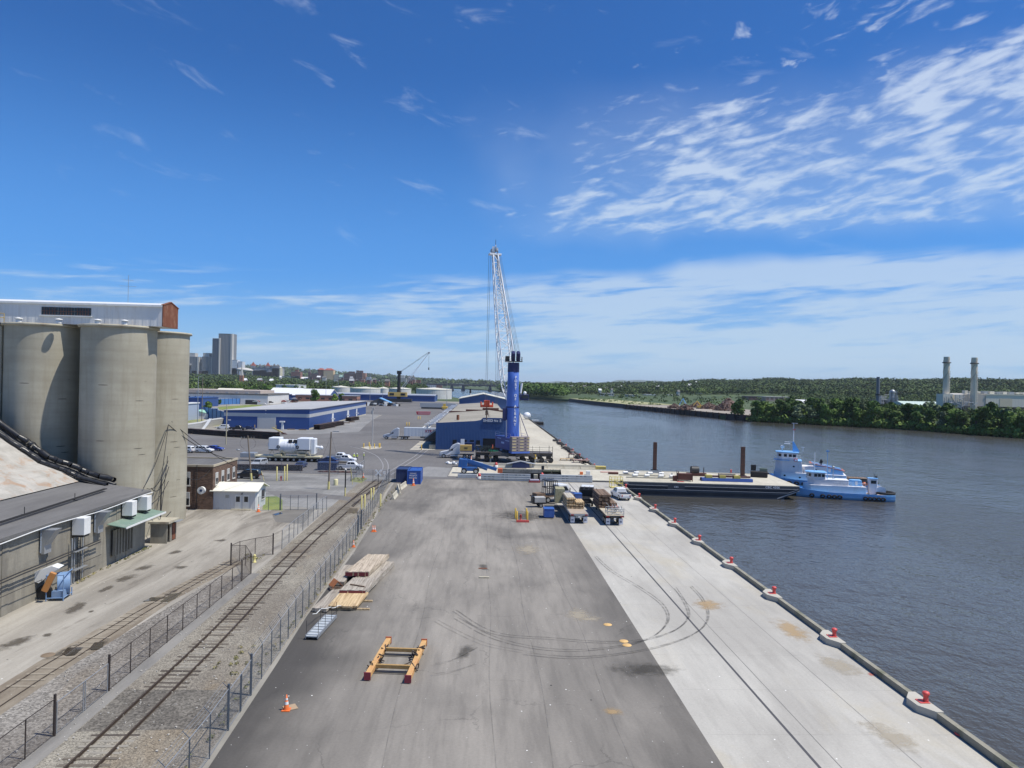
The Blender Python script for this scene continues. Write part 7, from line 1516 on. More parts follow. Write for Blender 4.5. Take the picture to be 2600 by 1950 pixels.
# ================================================================ VEGETATION
def leaf_mat(name, a, b, rand=.25, s1=.12):
    m, T = base(name); P = T.n('ShaderNodeTexCoord').outputs['Object']; oi = T.n('ShaderNodeObjectInfo')
    n1 = T.noise(P, s1, 4, .7); n2 = T.noise(P, 1.3, 3, .7)
    c = T.mix(T.ramp(n1, .35, .65), a, b)
    if s1 < .1:
        for s_, lo in ((.07, .55), (.018, .7)):
            vo = T.n('ShaderNodeTexVoronoi', i_Scale=s_); T.l(P, vo.inputs['Vector']); g_ = T.m('ADD', lo, T.m('MULTIPLY', T.n('ShaderNodeSeparateColor', i_0=vo.outputs['Color']).outputs[0], 2*(1-lo))); c = T.mix(1., c, T.n('ShaderNodeCombineXYZ', i_0=g_, i_1=g_, i_2=T.m('MULTIPLY', g_, .9)).outputs[0], 'MULTIPLY')
    k = T.m('MULTIPLY', T.m('ADD', .6, T.m('MULTIPLY', n2, .8)), T.m('ADD', 1-rand, T.m('MULTIPLY', oi.outputs['Random'], 2*rand)))
    c = T.mix(1.0, c, T.n('ShaderNodeCombineXYZ', i_0=k, i_1=k, i_2=k).outputs[0], 'MULTIPLY')
    fin(T, c, .75, spec=.2); return m
M_leafd = leaf_mat('leaves_dark', (.045, .092, .018), (.085, .145, .030)); M_leafm = leaf_mat('leaves_mid', (.085, .150, .028), (.145, .215, .048))
M_leafg = leaf_mat('leaves_greyish', (.10, .14, .07), (.15, .19, .10)); M_wood = leaf_mat('wooded_slope', (.036, .066, .022), (.078, .112, .036), 0., .02); M_bark = mat('bark', (.07, .055, .04), .9, var=.3)
def leaf_cloud(name, cen, rad, nq, qs, m, seed=0, low=-.35, parent=None, kind=None):
    """nq leaf clumps of size qs spread over the shell of every ellipsoid (cen, rad)"""
    g = np.random.default_rng(seed); cen = np.repeat(np.asarray(cen, float), nq, 0); rad = np.repeat(np.asarray(rad, float), nq, 0); n = len(cen)
    d = g.normal(size=(n, 3)); d /= np.linalg.norm(d, axis=1)[:, None]; d[:, 2] = np.where(d[:, 2] < low, -d[:, 2], d[:, 2])
    p = cen+d*rad*(g.uniform(.72, 1.06, n)[:, None]); nn = d+g.normal(size=(n, 3))*.38; nn /= np.linalg.norm(nn, axis=1)[:, None]
    t1 = np.cross(nn, g.normal(size=(n, 3))); t1 /= np.linalg.norm(t1, axis=1)[:, None]; t2 = np.cross(nn, t1)
    s = (np.asarray(qs) if np.ndim(qs) == 0 else np.repeat(np.asarray(qs, float), nq))*g.uniform(.6, 1.3, n); s = s[:, None]*.5
    v = np.stack([p-t1*s-t2*s*.7, p+t1*s-t2*s, p+t1*s*.8+t2*s, p-t1*s+t2*s*.8], 1).reshape(-1, 3)
    me = bpy.data.meshes.new(name); me.vertices.add(4*n); me.loops.add(4*n); me.polygons.add(n)
    me.vertices.foreach_set('co', v.astype(np.float32).ravel()); me.loops.foreach_set('vertex_index', np.arange(4*n, dtype=np.int32)); me.polygons.foreach_set('loop_start', np.arange(0, 4*n, 4, dtype=np.int32))
    me.update(); me.validate(); me.materials.append(m); o = link(bpy.data.objects.new(name, me))
    if parent: o.parent = parent
    if kind: o['kind'] = kind
    return o
def tree(label, m, h_, w_, seed, lobes=9, nq=95, qs=.95, group=None, loc=(0, 0, 0)):
    q = random.Random(seed); t = thing('tree', label, 'tree', loc, q.uniform(0, 6), group); C = []; Rr = []
    for k in range(lobes):
        a = q.uniform(0, 6.28); r_ = q.uniform(0, .55)*w_ if k else 0; z = h_*(q.uniform(.16, .80) if k else .62)
        s_ = w_*q.uniform(.36, .52)*(1.15-.45*(z/h_)); C.append((r_*math.cos(a), r_*math.sin(a), z)); Rr.append((s_, s_, s_*q.uniform(.7, .95)))
    leaf_cloud('crown', C, Rr, nq, qs, m, seed, -.9, t)
    b = MB(); b.tube((0, 0, -1), (0, 0, h_*.45), h_*.03, h_*.02, 7)
    for c in C[1:5]: b.tube((0, 0, h_*.3), (c[0]*.8, c[1]*.8, c[2]), h_*.014, h_*.006, 5)
    b.build('trunk', M_bark, t); return t
GT = 'trees along the east bank of the river'
protos = [tree('p', (M_leafd, M_leafm, M_leafd, M_leafm, M_leafg, M_leafd)[k], (14.5, 13, 16.5, 12.5, 13, 15.5)[k], (6.5, 6, 6.5, 6, 6, 5.5)[k], 20+k, group=GT) for k in range(6)]
q = random.Random(77); spots = []
# front rows of the riverbank wood (right third of the photo)
bank_pts = [(193, 497), (205, 486), (222, 470), (240, 455), (262, 428), (283, 368), (300, 345), (330, 318), (360, 295)]
def along(pts, s_):
    L = [math.dist(a, b_) for a, b_ in zip(pts, pts[1:])]; tot = sum(L); d = s_*tot
    for (a, b_, l_) in zip(pts, pts[1:], L):
        if d <= l_: k = d/l_; return (a[0]+(b_[0]-a[0])*k, a[1]+(b_[1]-a[1])*k)
        d -= l_
    return pts[-1]
for row, off in enumerate((2, 12, 24)):
    n = (52, 46, 38)[row]
    for i in range(n):
        x, y = along(bank_pts, (i+q.uniform(-.3, .3)+.3)/n); spots.append((x+off*.75-1.5+q.uniform(-2, 2), y+off*.65+q.uniform(-2, 2), q.uniform(.82, 1.12)*(.92+.1*row), row))
tx = lambda x, y: 1300+FPX*math.tan(math.atan2(x, y)-YAW)
LT = ('dark green', 'mid green', 'tall dark', 'rounded bright green', 'grey-leaved', 'narrow dark')
spots.sort(key=lambda s_: (s_[3], math.atan2(s_[0], s_[1])))
cnt = {}
for k, (x, y, s_, row) in enumerate(spots):
    i = q.choice((0, 1, 2, 3, 5, 0, 1, 3, 4)); z = .2
    u = math.degrees(math.atan2(x, y)); zone = 'below the power station' if u > 34.2 else ('below the twin chimneys' if u > 31.4 else ('between grey stack and twin chimneys' if u > 27.8 else ('below the grey stack' if u > 25.6 else ('below the white sheds' if u > 22.8 else 'next to the old steel wharf'))))
    lab = '%s tree %s, %s' % (LT[i], zone, ('at the water', 'second row', 'rear row')[row])
    n_ = cnt.get(lab, 0); cnt[lab] = n_+1; 
    dup(protos[i], (x, y, z), q.uniform(0, 6.28), lab, GT+': '+lab, (s_*q.uniform(.9, 1.15), s_*q.uniform(.9, 1.15), s_*q.uniform(.85, 1.1)))
# move the prototypes themselves to places of their own
for i, (p, (x, y)) in enumerate(zip(protos, ((186, 512), (380, 300), (345, 330), (188, 522), (300, 372), (262, 452)))):
    p.location = (x, y, .2); p['label'] = ('dark tree at the very start of the riverbank wood by the steel wharf', 'mid green tree at the right border of the photo', 'tall dark tree near the right border behind the front row', 'bright rounded tree at the corner of the old steel wharf', 'grey-leaved tree leaning out below the power station', 'narrow dark tree among the front row below the grey stack')[i]
    p['group'] = GT
q = random.Random(78); C = []; Rr = []
for k in range(260):
    x, y = along(bank_pts, k/260); h_ = q.uniform(1.6, 3.4); C.append((x+q.uniform(-2.5, 3), y+q.uniform(-3, 3), h_*.3-.8)); Rr.append((h_*1.3, h_*1.3, h_))
leaf_cloud('undergrowth', C, Rr, 60, 1.0, M_leafm, 8, -.9, None, 'stuff')
# far river bend: bank trees beyond, as one wood
def scatter(name, n, fn, rr, nq, qs, m, seed):
    q = random.Random(seed); C = []; Rr = []; Q = []
    while len(C) < n:
        r_ = fn(q)
        if not r_: continue
        x, y, z, s_ = r_; h_ = rr*s_*q.uniform(.55, 1.5); C.append((x, y, z+h_*.55)); Rr.append((h_*.75, h_*.75, h_*.58)); Q.append(qs*s_)
    return leaf_cloud(name, C, Rr, nq, Q, m, seed, -.15, None, 'stuff')
def f_bank(q):
    y = 560+1700*q.random()**1.1
    if 560 < y < 755 or 1010 < y < 1090: return None
    x = bankR(y)+4+q.random()**1.6*(55 if y < 1400 else 160)
    if 600 < y < 1010 and x < bankR(y)+50+0*q.random(): return (x, y, .3, .28) if q.random() < .15 else None
    if x/y > .118: return None
    return x, y, .5, .9+.25*(y > 1000)
scatter('river_wood', 1500, f_bank, 12, 34, 2.2, M_leafd, 1)
def f_hill(q):
    th = R(3.2+37*q.random()); rho = 620*(3300/620)**(q.random()**.8); x, y = math.sin(th)*rho, math.cos(th)*rho
    if x < bankR(y)+60: return None
    if rho < 1500: return (x, y, .3+hill(x, y)-.5, .42+.2*q.random()) if q.random() < (.03 if th < R(23.5) else .6) else None
    return x, y, .3+hill(x, y)-1, min(1.3, .55+rho/4200)
scatter('hillside_woods', 19000, f_hill, 10, 17, 3.0, M_wood, 2)
def f_left(q):
    th = R(-27.5+29*q.random()); rho = 800*(3900/800)**(q.random()**.8); x, y = math.sin(th)*rho, math.cos(th)*rho
    if x > bankL(y)-25 or (rho < 1500 and th > R(-9.5)) or (y < 1130 and x > -230): return None
    if rho < 1000 and q.random() < .5: return None
    return x, y, hill(x, y)-1.5, min(1.35, .6+rho/3600)
scatter('city_trees', 7000, f_left, 10, 24, 2.6, M_wood, 3)
def f_far(q):
    th = R(-30+33*q.random()); rho = 4300+3600*q.random(); x, y = math.sin(th)*rho, math.cos(th)*rho
    return x, y, hill(x, y)-4, 3.2
scatter('far_hill_woods', 2600, f_far, 10, 16, 4.0, M_wood, 4)
# single trees on the city side
for u, v, h_, w_, m, lab in ((527, 1017, 9.5, 5.8, M_leafd, 'round dark tree against the long white building'), (560, 1019, 8, 4.5, M_leafg, 'smaller greyish tree against the white building'), (540, 1030, 5, 2.4, M_leafd, 'left one of two small trees at the edge of the lawn'), (556, 1029, 4.6, 2.2, M_leafd, 'right one of two small trees at the edge of the lawn'),
                             (801, 1021.5, 12, 7.2, M_leafd, 'large round dark tree in front of the brick office'), (850, 1020.5, 8.5, 5.5, M_leafm, 'left one of two bushy trees right of the brick office'), (868, 1020.5, 8.8, 5.5, M_leafd, 'right one of two bushy trees right of the brick office'), (528, 1038, 5, 5, M_leafm, 'low bush at the left end of the lawn')):
    x, y = G(u, v); tree(lab, m, h_, w_*.8, int(u), 9, 110, .9, None, (x, y, 0))
for k in range(34):
    q_ = random.Random(300+k); u = 560+q_.uniform(0, 290) if k < 24 else 1020+q_.uniform(-60, 60); y = q_.uniform(760, 840) if k < 24 else 1150; x = AY(u, 1000, y)[0]
    if k == 0: midp = [tree('mid', M_leafm, 14, 7, 91, group='trees behind the white roofs'), tree('mid', M_leafd, 15, 7, 92, group='trees behind the white roofs')]; midp[0].location = (x, y, 0); midp[0]['label'] = 'mid green tree behind the white roofs, leftmost group'; midp[1].location = (x-9, y+8, 0); midp[1]['label'] = 'dark green tree behind the white roofs, leftmost group'
    dup(midp[k % 2], (x, y, -.5), q_.uniform(0, 6), '%s tree behind the %s' % (('mid green', 'dark green')[k % 2], 'white storage tanks' if k >= 24 else ('long white building' if u < 690 else 'blue shed with white roof')), 'trees behind the roofs, %s %d' % ('ab'[k % 2], k >= 24), q_.uniform(.8, 1.25))
# weeds, tufts
g = np.random.default_rng(5); q = random.Random(15); C = [(-14.25+q.uniform(-.35, .3)-.012*k, 30+k*1.1+q.uniform(-.5, .5), .08) for k in range(95)]; C += [(q.uniform(-17.5, -15.5), q.uniform(47, 53), .05) for _ in range(14)]+[(-18+q.uniform(-.8, .8), 108+q.uniform(-2, 2), .1) for _ in range(12)]+[(-24+q.uniform(-1.5, 1.5), 143+q.uniform(-2, 2), .15) for _ in range(25)]+[(-24.3+q.uniform(-1.2, 1), 79+q.uniform(-1.5, 1.5), .1) for _ in range(16)]+[(-37.6+q.uniform(-.1, .3), q.uniform(68, 84), .05) for _ in range(30)]
leaf_cloud('weeds', C, [(.14, .2, .12)]*len(C), 14, .09, leaf_mat('weed_leaves', (.13, .14, .05), (.30, .26, .13), 0), 6, -.2, None, 'stuff')
q = random.Random(16); b = MB()
for _ in range(520): x, y = q.uniform(-26.8, -14.6), q.uniform(30, 75); s_ = q.uniform(.04, .11); b.box((x, y, s_*.3), (s_, s_*.8, s_*.6), q.uniform(0, 3), q.uniform(-.5, .5))
o = b.build('loose_stones', mat('loose_stone', (.42, .40, .36), .9, var=.3)); o['kind'] = 'stuff'
# ================================================================ LEFT BANK BUILDINGS
M_bb = siding('warehouse_blue', (.022, .068, .24), .5, .45, var=.04); M_gr = siding('band_grey', (.46, .47, .48), .5, .5)
M_roofl = ground_mat('warehouse_roof', (.36, .365, .37), (.42, .425, .43), .02, (1, .3, 1), 0., .5)
t = thing('blue_warehouse', 'long blue metal warehouse with grey band and low white roof', 'warehouse', (-67.6, 286.3, 0)); W_, L_w = 33.2, 139.
MB().bx(-W_, 0, 0, L_w, -.05, 4.75).build('wall', M_bb, t)
b = MB(); b.prism([(-W_-.003, 6.1), (0.003, 6.1), (0.003, 7.95), (-W_-.003, 6.95)], -.003, L_w, 'y'); b.build('upper_wall', M_bb, t)
MB().bx(-W_+.0, .01, -.01, L_w, 4.75, 6.1).build('grey_band', M_gr, t)
b = MB(); b.add([(-W_-.5, -.5, 6.95), (.45, -.5, 8.0), (.45, L_w+.4, 8.0), (-W_-.5, L_w+.4, 6.95), (-W_-.5, -.5, 7.15), (.45, -.5, 8.2), (.45, L_w+.4, 8.2), (-W_-.5, L_w+.4, 7.15)], [(0, 3, 2, 1), (4, 5, 6, 7), (0, 1, 5, 4), (1, 2, 6, 5), (2, 3, 7, 6), (3, 0, 4, 7)]); b.build('roof', M_roofl, t)
d = MB().bx(-20.2, -13.0, -.08, -.012, 0, 4.75).build('door_surround', M_gr, t); MB().prism([(-19.7, 0), (-13.5, 0), (-13.5, 4.0), (-16.5, 4.25), (-19.7, 4.0)], -.12, -.081, 'y').build('roller_door', mat('roller_grey', (.42, .43, .44), .6, var=.05), d)
for x in (-20.8, -12.6): MB().tube((x, -1.2, 0), (x, -1.2, 1.6), .12).build('guard_post', M_yel, t)
MB().box((-10.2, -1.2, 3.0), (1.9, 1.2, .5)).prism([(-10.6, 0), (-9.6, 0), (-9.8, 2.7), (-10.4, 2.7)], -1.5, -.9, 'y').build('extract_fan', M_white, t)
for y, w_ in ((43, 3.4), (80, 4.6), (106, 3)): MB().bx(.012, .08, y, y+w_, 0, 4.6).build('side_door', M_white, t); MB().box((.9, y-1.8, 2.3), (1.5, 1.2, .4)).build('canopy', M_white, t)
MB().bx(.011, .07, 0, L_w, 0, .55).build('plinth', M_cream, t); MB().box((-31, -.05, 3.2), (1.1, .06, .3)).build('name_plate', M_white, t)
for x in (-17, ): MB().box((x, -.15, 6.0), (.4, .25, .3)).build('wall_lamp', M_white, t); MB().box((x, -.1, 7.2), (.4, .2, .3)).build('wall_lamp', M_white, t)
# block: box building defined by the picture column it fills at a chosen distance
def block(label, cat, u0, u1, vt, vb, y, dep, m, mr=None, name='building', roof='flat', hr=0., extra=None, par=.0, group=None):
    x0, zb = AY(u0, vb, y); x1, _ = AY(u1, vb, y); _, zt = AY((u0+u1)/2, vt, y); xm = (x0+x1)/2; w2 = (x1-x0)/2; zg = min(zb, hill(xm, y) if y > 900 else 0)-3 if y > 900 else 0
    t = thing(name, label, cat, (xm, y, zg), 0, group); h_ = zt-zg
    MB().bx(-w2, w2, 0, dep, 0, h_).build('wall', m, t)
    if roof == 'flat':
        e = max(.3, w2*.01); MB().bx(-w2-e, w2+e, -e, dep+e, h_+.01, h_+max(.5, w2*.03)).build('roof', mr or M_roofg, t)
    elif roof == 'x': MB().prism([(-e_*0-w2-.4, h_+.02), (w2+.4, h_+.02), (w2*.0, h_+hr)] if False else [(0-.4, h_+.02), (dep+.4, h_+.02), (dep/2, h_+hr)], -w2-.4, w2+.4, 'x').build('roof', mr, t)
    elif roof == 'y': MB().prism([(-w2-.4, h_+.02), (w2+.4, h_+.02), (0, h_+hr)], -.4, dep+.4, 'y').build('roof', mr, t)
    elif roof == 'hip': MB().prism([(-w2-.5, -.5), (w2+.5, -.5), (w2+.5, dep+.5), (-w2-.5, dep+.5)], h_+.02, h_+hr, 'z', .6).build('roof', mr, t)
    return t, w2, h_, dep
M_wfac = facade('white_block_windows', (.60, .61, .63), (.12, .14, .17), 6, 40, .25, .03)
t, w2, h_, dp = block('long white industrial building with dark flat roof behind the lawn', 'building', 440, 680, 1001.5, 1019, 560, 60, M_wside, M_memb)
for k in range(5): MB().box((-w2+12+k*4.6, -.04, h_-2.2), (1.1, .08, .9)).build('window', M_glass, t)
MB().bx(-w2+9, -w2+24, -.1, 3, .5, 2.6).build('loading_bays', M_blk, t); MB().bx(w2-17, w2-8, -.1, -.02, 0, 3.3).build('entrance', M_dk, t); MB().bx(-w2, -w2+62, 12, 50, h_+.7, h_+3.4).build('rear_storey', mat('pale_pink_wall', (.50, .42, .36), .8), t); MB().prism([(12, h_+.7), (36, h_+.7), (24, h_+4.6)], w2-46, w2-27, 'x').build('gable_storey', M_roofc, t)
for k in range(7): MB().box((-w2+16+k*7.5, 6, h_+1.2), (2.2, 2, 1.2)).build('roof_unit', M_gal, t)
t, w2, h_, dp = block('blue and white lower hall at the left edge behind the silo', 'building', 462, 512, 1011, 1023, 480, 30, M_bb, M_bb); 
block('light blue building corner cut off by the silo', 'building', 458, 474, 1026, 1050, 330, 14, mat('pale_blue_wall', (.36, .42, .52), .7), M_white)
M_cf = siding('screen_blue', (.05, .17, .42), 1.2, .6, var=.15, dirt=(.25, .35, .6), damt=.5)
def screen(label, pts, h_, z=0):
    t = thing('screen_fence', label, 'fence', (0, 0, z), 0, 'blue screen fences'); 
    for (xa, ya), (xb, yb) in zip(pts, pts[1:]): MB().prism([(xa, ya), (xb, yb), (xb, yb+.3), (xa, ya+.3)], 0, h_).build('panel', M_cf, t)
    b = MB()
    for (xa, ya), (xb, yb) in zip(pts, pts[1:]):
        for k in range(7): b.tube((xa+(xb-xa)*k/6, ya+(yb-ya)*k/6-.2, 0), (xa+(xb-xa)*k/6, ya+(yb-ya)*k/6-.2, h_+.3), .12, n=5)
    b.build('posts', M_indd, t)
screen('upper blue screen fence behind the lawn', [G(478, 1025), G(540, 1028), G(600, 1026), G(655, 1025.5)], 4.2)
screen('lower blue screen fence in front of the lawn, left of the warehouse', [G(476, 1054), G(520, 1060.5), (-103, 300)], 5.2)
t = thing('tent', 'white tent with pale green roof in front of the blue screen', 'tent', (*G(495, 1063), 0), 0); MB().prism([(-6, 0), (6, 0), (6, 2.3), (0, 4.0), (-6, 2.3)], 0, 8, 'y').build('body', M_white, t); MB().prism([(-1.5, 3.7), (0.2, 4.15), (5.0, 2.85), (5, 2.75), (-1.5, 3.3)], -.2, 8.2, 'y').build('green_roof', mat('pale_green', (.30, .55, .42), .6), t)
t = thing('notice_board', 'white notice board with dark marks on the blue screen', 'sign', (*G(546, 1057), 0)); MB().box((0, -.6, 3.2), (3.6, .15, 2.4)).build('board', M_white, t); MB().box((0, -.7, 3.6), (3, .06, .6)).build('marks', M_indd, t)
# block retaining wall
M_blockw = facade('block_wall', (.46, .46, .44), (.36, .36, .34), 1.4, .9, .93, .9, .85)
pw = [G(*p) for p in ((468, 1098), (512, 1091), (530, 1084), (578, 1076))]
b = MB()
for k, ((xa, ya), (xb, yb)) in enumerate(zip(pw, pw[1:])):
    b.prism([(xa, ya), (xb, yb), (xb-3, yb+6), (xa-3, ya+6)], 0, 2.6)
o = b.build('retaining_wall', M_blockw); tag(o, 'pale block retaining wall curving from the silo to the warehouse', 'wall')
for i, u in enumerate((512, 516)):
    t = thing('white_pipe', 'white plastic pipe leaning on the block wall, ' + ('left one', 'right one')[i], 'pipe', (*G(u, 1092), 0)); MB().tube((0, 0, 0), (2.2, 2, 4.2), .3).build('pipe', M_white, t)
# white roofed blue shed, brick office, low blue shed with tanks behind
gable('white_roofed_shed', 'blue shed with long bright white roof behind the warehouse', 'shed', -207, -178, 705, 745, 5.8, 11.3, M_bb, M_roofw, 'x')
gable('white_roofed_shed', 'second blue shed whose white roof runs on to the right', 'shed', -182, -147, 700, 745, 5.0, 11., M_bb, M_roofw, 'x')
block('white flat-topped hall rising behind the white roofs', 'building', 700, 755, 978, 990, 800, 40, M_wside, M_roofw)
M_bkf = facade('brick_office_windows', (.34, .17, .12), (.03, .03, .035), 7, 5.5, .5, .3)
block('single-storey brick office right of the white roofs, behind the big tree', 'building', 750, 845, 1004, 1019, 672, 22, M_bkf, M_roofg)
block('brick office wing with pale trim at the right end', 'building', 868, 906, 1006, 1019, 655, 18, M_bkf, M_roofg)
gable('low_blue_shed', 'very long low blue shed in front of the white tanks', 'shed', -160, -48.5, 752, 800, 6.2, 7.4, M_bb, M_roofg, 'x')
M_tank = siding('tank_white', (.60, .60, .59), 9, .6, dirt=(.30, .23, .18), damt=.7, var=.12)
for u0, u1, vt, vb, y, lab in ((838, 884, 983, 1000, 1000, 'white storage tank at the left end of the tank row'), (882, 960, 986, 1002, 960, 'wide streaked white storage tank, second in the row'), (958, 985, 986, 1000, 1010, 'narrow white storage tank, third in the row'), (984, 1041, 987, 1006, 930, 'white storage tank behind the black crane'), (1052, 1145, 988.5, 1014, 880, 'largest grey-white storage tank at the right end of the row')):
    x0, zb = AY(u0, vb, y); x1, _ = AY(u1, vb, y); _, zt = AY((u0+u1)/2, vt, y); t = thing('storage_tank', lab, 'storage tank', ((x0+x1)/2, y+(x1-x0)/2, 0), 0, 'white storage tanks'); r_ = (x1-x0)/2
    MB().lathe([(r_, -.1), (r_, zt)], 48).build('shell', M_tank, t); MB().lathe([(r_+.3, zt-.3), (r_+.3, zt+.15), (r_-.6, zt+.3), (0, zt+2.2)], 48).build('roof', M_roofc, t)
    b = MB(); b.path([(r_*math.cos(a), r_*math.sin(a), zt+1.2) for a in [i*.2 for i in range(32)]], .06, 4); b.build('roof_rail', M_white, t)
t = thing('small_shed', 'small dark shed with pale blue roof in front of the long blue shed', 'shed', (*G(963, 1027), 0)); MB().prism([(-9, 0), (9, 0), (9, 1.6), (0, 5.4), (-9, 1.6)], 0, 12, 'y').build('wall', mat('shed_dark', (.09, .09, .09), .8), t); MB().prism([(-.5, 5.3), (.2, 5.8), (9.6, 1.9), (9.6, 1.4)], -1, 12.6, 'y').build('roof', mat('pale_blue_roof', (.16, .36, .62), .6), t)
t = thing('machinery_heap', 'jumble of white and dark machinery beside the small shed', 'machinery', (*G(985, 1031), 0)); q = random.Random(31)
for k, m in enumerate((M_white, M_dk, M_scr, M_blk)):
    b = MB()
    for _ in range(9): b.box((q.uniform(-22, 9), q.uniform(-2, 4), q.uniform(.5, 2)), (q.uniform(1, 4), 2, q.uniform(1, 3)), q.uniform(-.5, .5))
    b.build('machine', m, t)
# scrap-yard cars behind the warehouse roof
q = random.Random(41); cm = [mat('scrapcar_%s' % n_, c_, .5) for n_, c_ in (('white', (.6, .6, .6)), ('red', (.22, .03, .03)), ('black', (.02, .02, .02)), ('silver', (.35, .36, .38)), ('blue', (.06, .12, .3)), ('brown', (.12, .06, .04)))]
for k in range(60):
    u = q.uniform(640, 760); v = 1016+q.uniform(0, 10)+(760-u)*.03; x, y = G(u, v); o = MB().bx(-2.2, 2.2, -.9, .9, .3, 1.0).prism([(-1.3, 1.0), (1.4, 1.0), (.9, 1.55), (-.9, 1.55)], -.8, .8, 'y').build('scrap_car', q.choice(cm), None, (x, y, 1.3*(k % 3)*.8), bevel=.08); o.rotation_euler = (0, 0, q.uniform(-.4, .4))
    tag(o, 'tightly packed scrap car in the yard behind the blue warehouse roof', 'car', 'scrap cars behind the warehouse')
# lamp columns behind
for u, v, h_, lab in ((827, 1019, 26, 'thin lamp column beside the big dark tree'), (858, 1019, 25, 'thin lamp column between the bushy trees'), (939, 1022, 26, 'thin lamp column before the white tanks'), (971, 1022, 25, 'thin lamp column at the small shed'), (1134, 1031, 24, 'thin lamp column at the right of the black crane')):
    x, y = G(u, v); t = thing('lamp_column', lab, 'lamp post', (x, y, 0), 0, 'tall lamp columns in the port'); MB().tube((0, 0, 0), (0, 0, h_), .22, .12, 6).build('column', M_gal, t); MB().box((0, 0, h_), (2.2, .5, .3)).build('lamp_head', M_gal, t)
# the second, black crane
t = thing('harbour_crane', 'smaller black and yellow harbour crane with its boom out to the right, far off', 'crane', (*G(1012, 1025), 0)); bx_, by_ = G(1012, 1025); S_ = by_/FPX
b = MB(); b.tube((0, 0, 3), (0, 0, 27.5), 1.9, 1.3, 10); b.build('tower', M_blk, t); MB().box((-1, 0, 8.5), (17, 6, 4)).build('machinery_house', mat('crane_yellow', (.62, .42, .12), .5), t); MB().box((-6, -3.05, 8.6), (4, .1, 2)).box((4, -3.05, 8.6), (4, .1, 2)).build('dark_panel', M_blk, t); MB().box((-1, 0, 3), (26, 8, 3)).build('undercarriage', M_dk, t); MB().box((0, 0, 28.5), (4, 2.4, 3)).build('head', M_blk, t)
tip2 = Vector((26.5, 0, 47)); f0 = Vector((1.5, 0, 12)); b = MB(); up_ = Vector((-.75, 0, .65))
for s_ in (-1, 1): b.tube(f0+up_*s_*1.0, tip2, .16, n=5)
for k in range(14):
    a = f0.lerp(tip2, k/14); c = f0.lerp(tip2, (k+1)/14); w_ = 1.0*(1-k/15); b.tube(a+up_*w_, c-up_*w_, .09, n=4); b.tube(a-up_*w_, a+up_*w_, .09, n=4)
b.build('boom', M_boom, t); b = MB()
for k in (0, 1, 2): b.tube((1.6, 0, 29+.5*k), tip2+Vector((-.3*k, 0, .3*k)), .09, n=4)
b.tube(tip2, tip2-Vector((-.2, 0, 14)), .1, n=4); b.tube((-1, 0, 25), (-9, 0, 10.5), .15, n=4); b.build('ropes', M_dk, t); MB().box(tip2-Vector((-.2, 0, 14.5)), (.9, .9, 2.2)).build('hook', M_dk, t); MB().box(tip2, (1.8, .8, 1.4)).build('boom_head', M_gal, t)
# tug-like boat behind shed on the far quay
t = thing('moored_boat', 'small dark boat with white mast moored beyond the small blue shed', 'boat', (28, 640, WL)); MB().bx(-3, 3, -9, 9, 0, 2.2).build('hull', M_scr, t); MB().bx(-2, 2, -3, 3, 2.2, 6).build('house', M_white, t); MB().tube((0, 0, 6), (0, 0, 15), .2).build('mast', M_white, t)
t = thing('exhaust_stack', 'dark chimney with white foot rising behind the small blue shed', 'chimney', (*G(1194, 1010), -2.5)); MB().tube((0, 0, 0), (0, 0, 9), 1.3, n=12).build('foot', M_white, t); MB().tube((0, 0, 9), (0, 0, 15), 1.4, n=12).build('top', M_blk, t)
# ================================================================ CITY SKYLINE
YC = 3300
M_gran = facade('grey_marble', (.24, .235, .235), (.13, .135, .15), 6.5, 9999, .45, .999, .7); M_dslab = facade('shade_tinted_slab', (.05, .07, .10), (.035, .05, .08), 5, 9999, .5, .999, .5); M_marb = mat('pale_marble', (.52, .50, .46), .7, var=.05, scale=.02)
def city(label, u0, u1, vt, vb, m, dep=40, mr=None, y=YC, roof='flat', hr=0, cat='building', name='office_building', group=None): return block(label, cat, u0, u1, vt, vb, y, dep, m, mr, name, roof, hr, group=group)
t, w2, h_, dp = city('tallest tower of the skyline, grey stone with dark shaded flank', 553, 588, 847.5, 945, M_gran, 60, M_gran)
MB().bx(-w2-24, -w2+5, -8, 56, 0, h_-22).build('shade_tinted_wing', M_dslab, t); MB().bx(-w2+4.5, -w2+9, -9, 0, 0, h_-20).build('stone_fin', M_marb, t); MB().bx(w2-7, w2+.6, -2, 20, 0, h_+.5).build('stone_fin', M_marb, t)  # the wing's shade is put into its dark blue colour
for u0, lab in ((476, 'left one of the two low agency towers with leaning top'), (512, 'right one of the two low agency towers with leaning top')):
    t, w2, h_, dp = city(lab, u0, u0+28, 906, 942, M_gran, 50, M_gran); MB().prism([(-w2-1, h_*.62), (w2*.15, h_*.62), (w2*.15, h_+18), (-w2+1, h_+18)], 10, 45, 'y').build('upper_slab', M_marb, t); MB().bx(w2-7, w2+.6, -1.5, 10, 0, h_).build('stone_fin', M_marb, t)
t, w2, h_, dp = city('white museum block with cantilevered storeys at the silo edge', 466, 484, 928, 942, facade('museum', (.55, .55, .55), (.2, .2, .22), 9999, 9, .99, .5), 60); MB().bx(-w2-4, w2+2, -6, 60, h_+1.5, h_+9).build('top_storey', M_marb, t)
city('white office block with dark vertical window strips', 586, 602, 914, 936, facade('stripes_bw', (.60, .62, .65), (.06, .07, .10), 9, 9999, .55, .9), 40, M_marb)
city('second white office block with dark vertical strips, slightly lower', 604, 615, 918, 936, facade('stripes_bw', (.6, .62, .65), (.06, .07, .1), 9, 9999, .55, .9), 40, M_marb)
city('low white windowed block under the striped office', 586, 606, 935, 949, facade('low_white', (.52, .54, .58), (.16, .18, .22), 8, 7, .5, .5), 40)
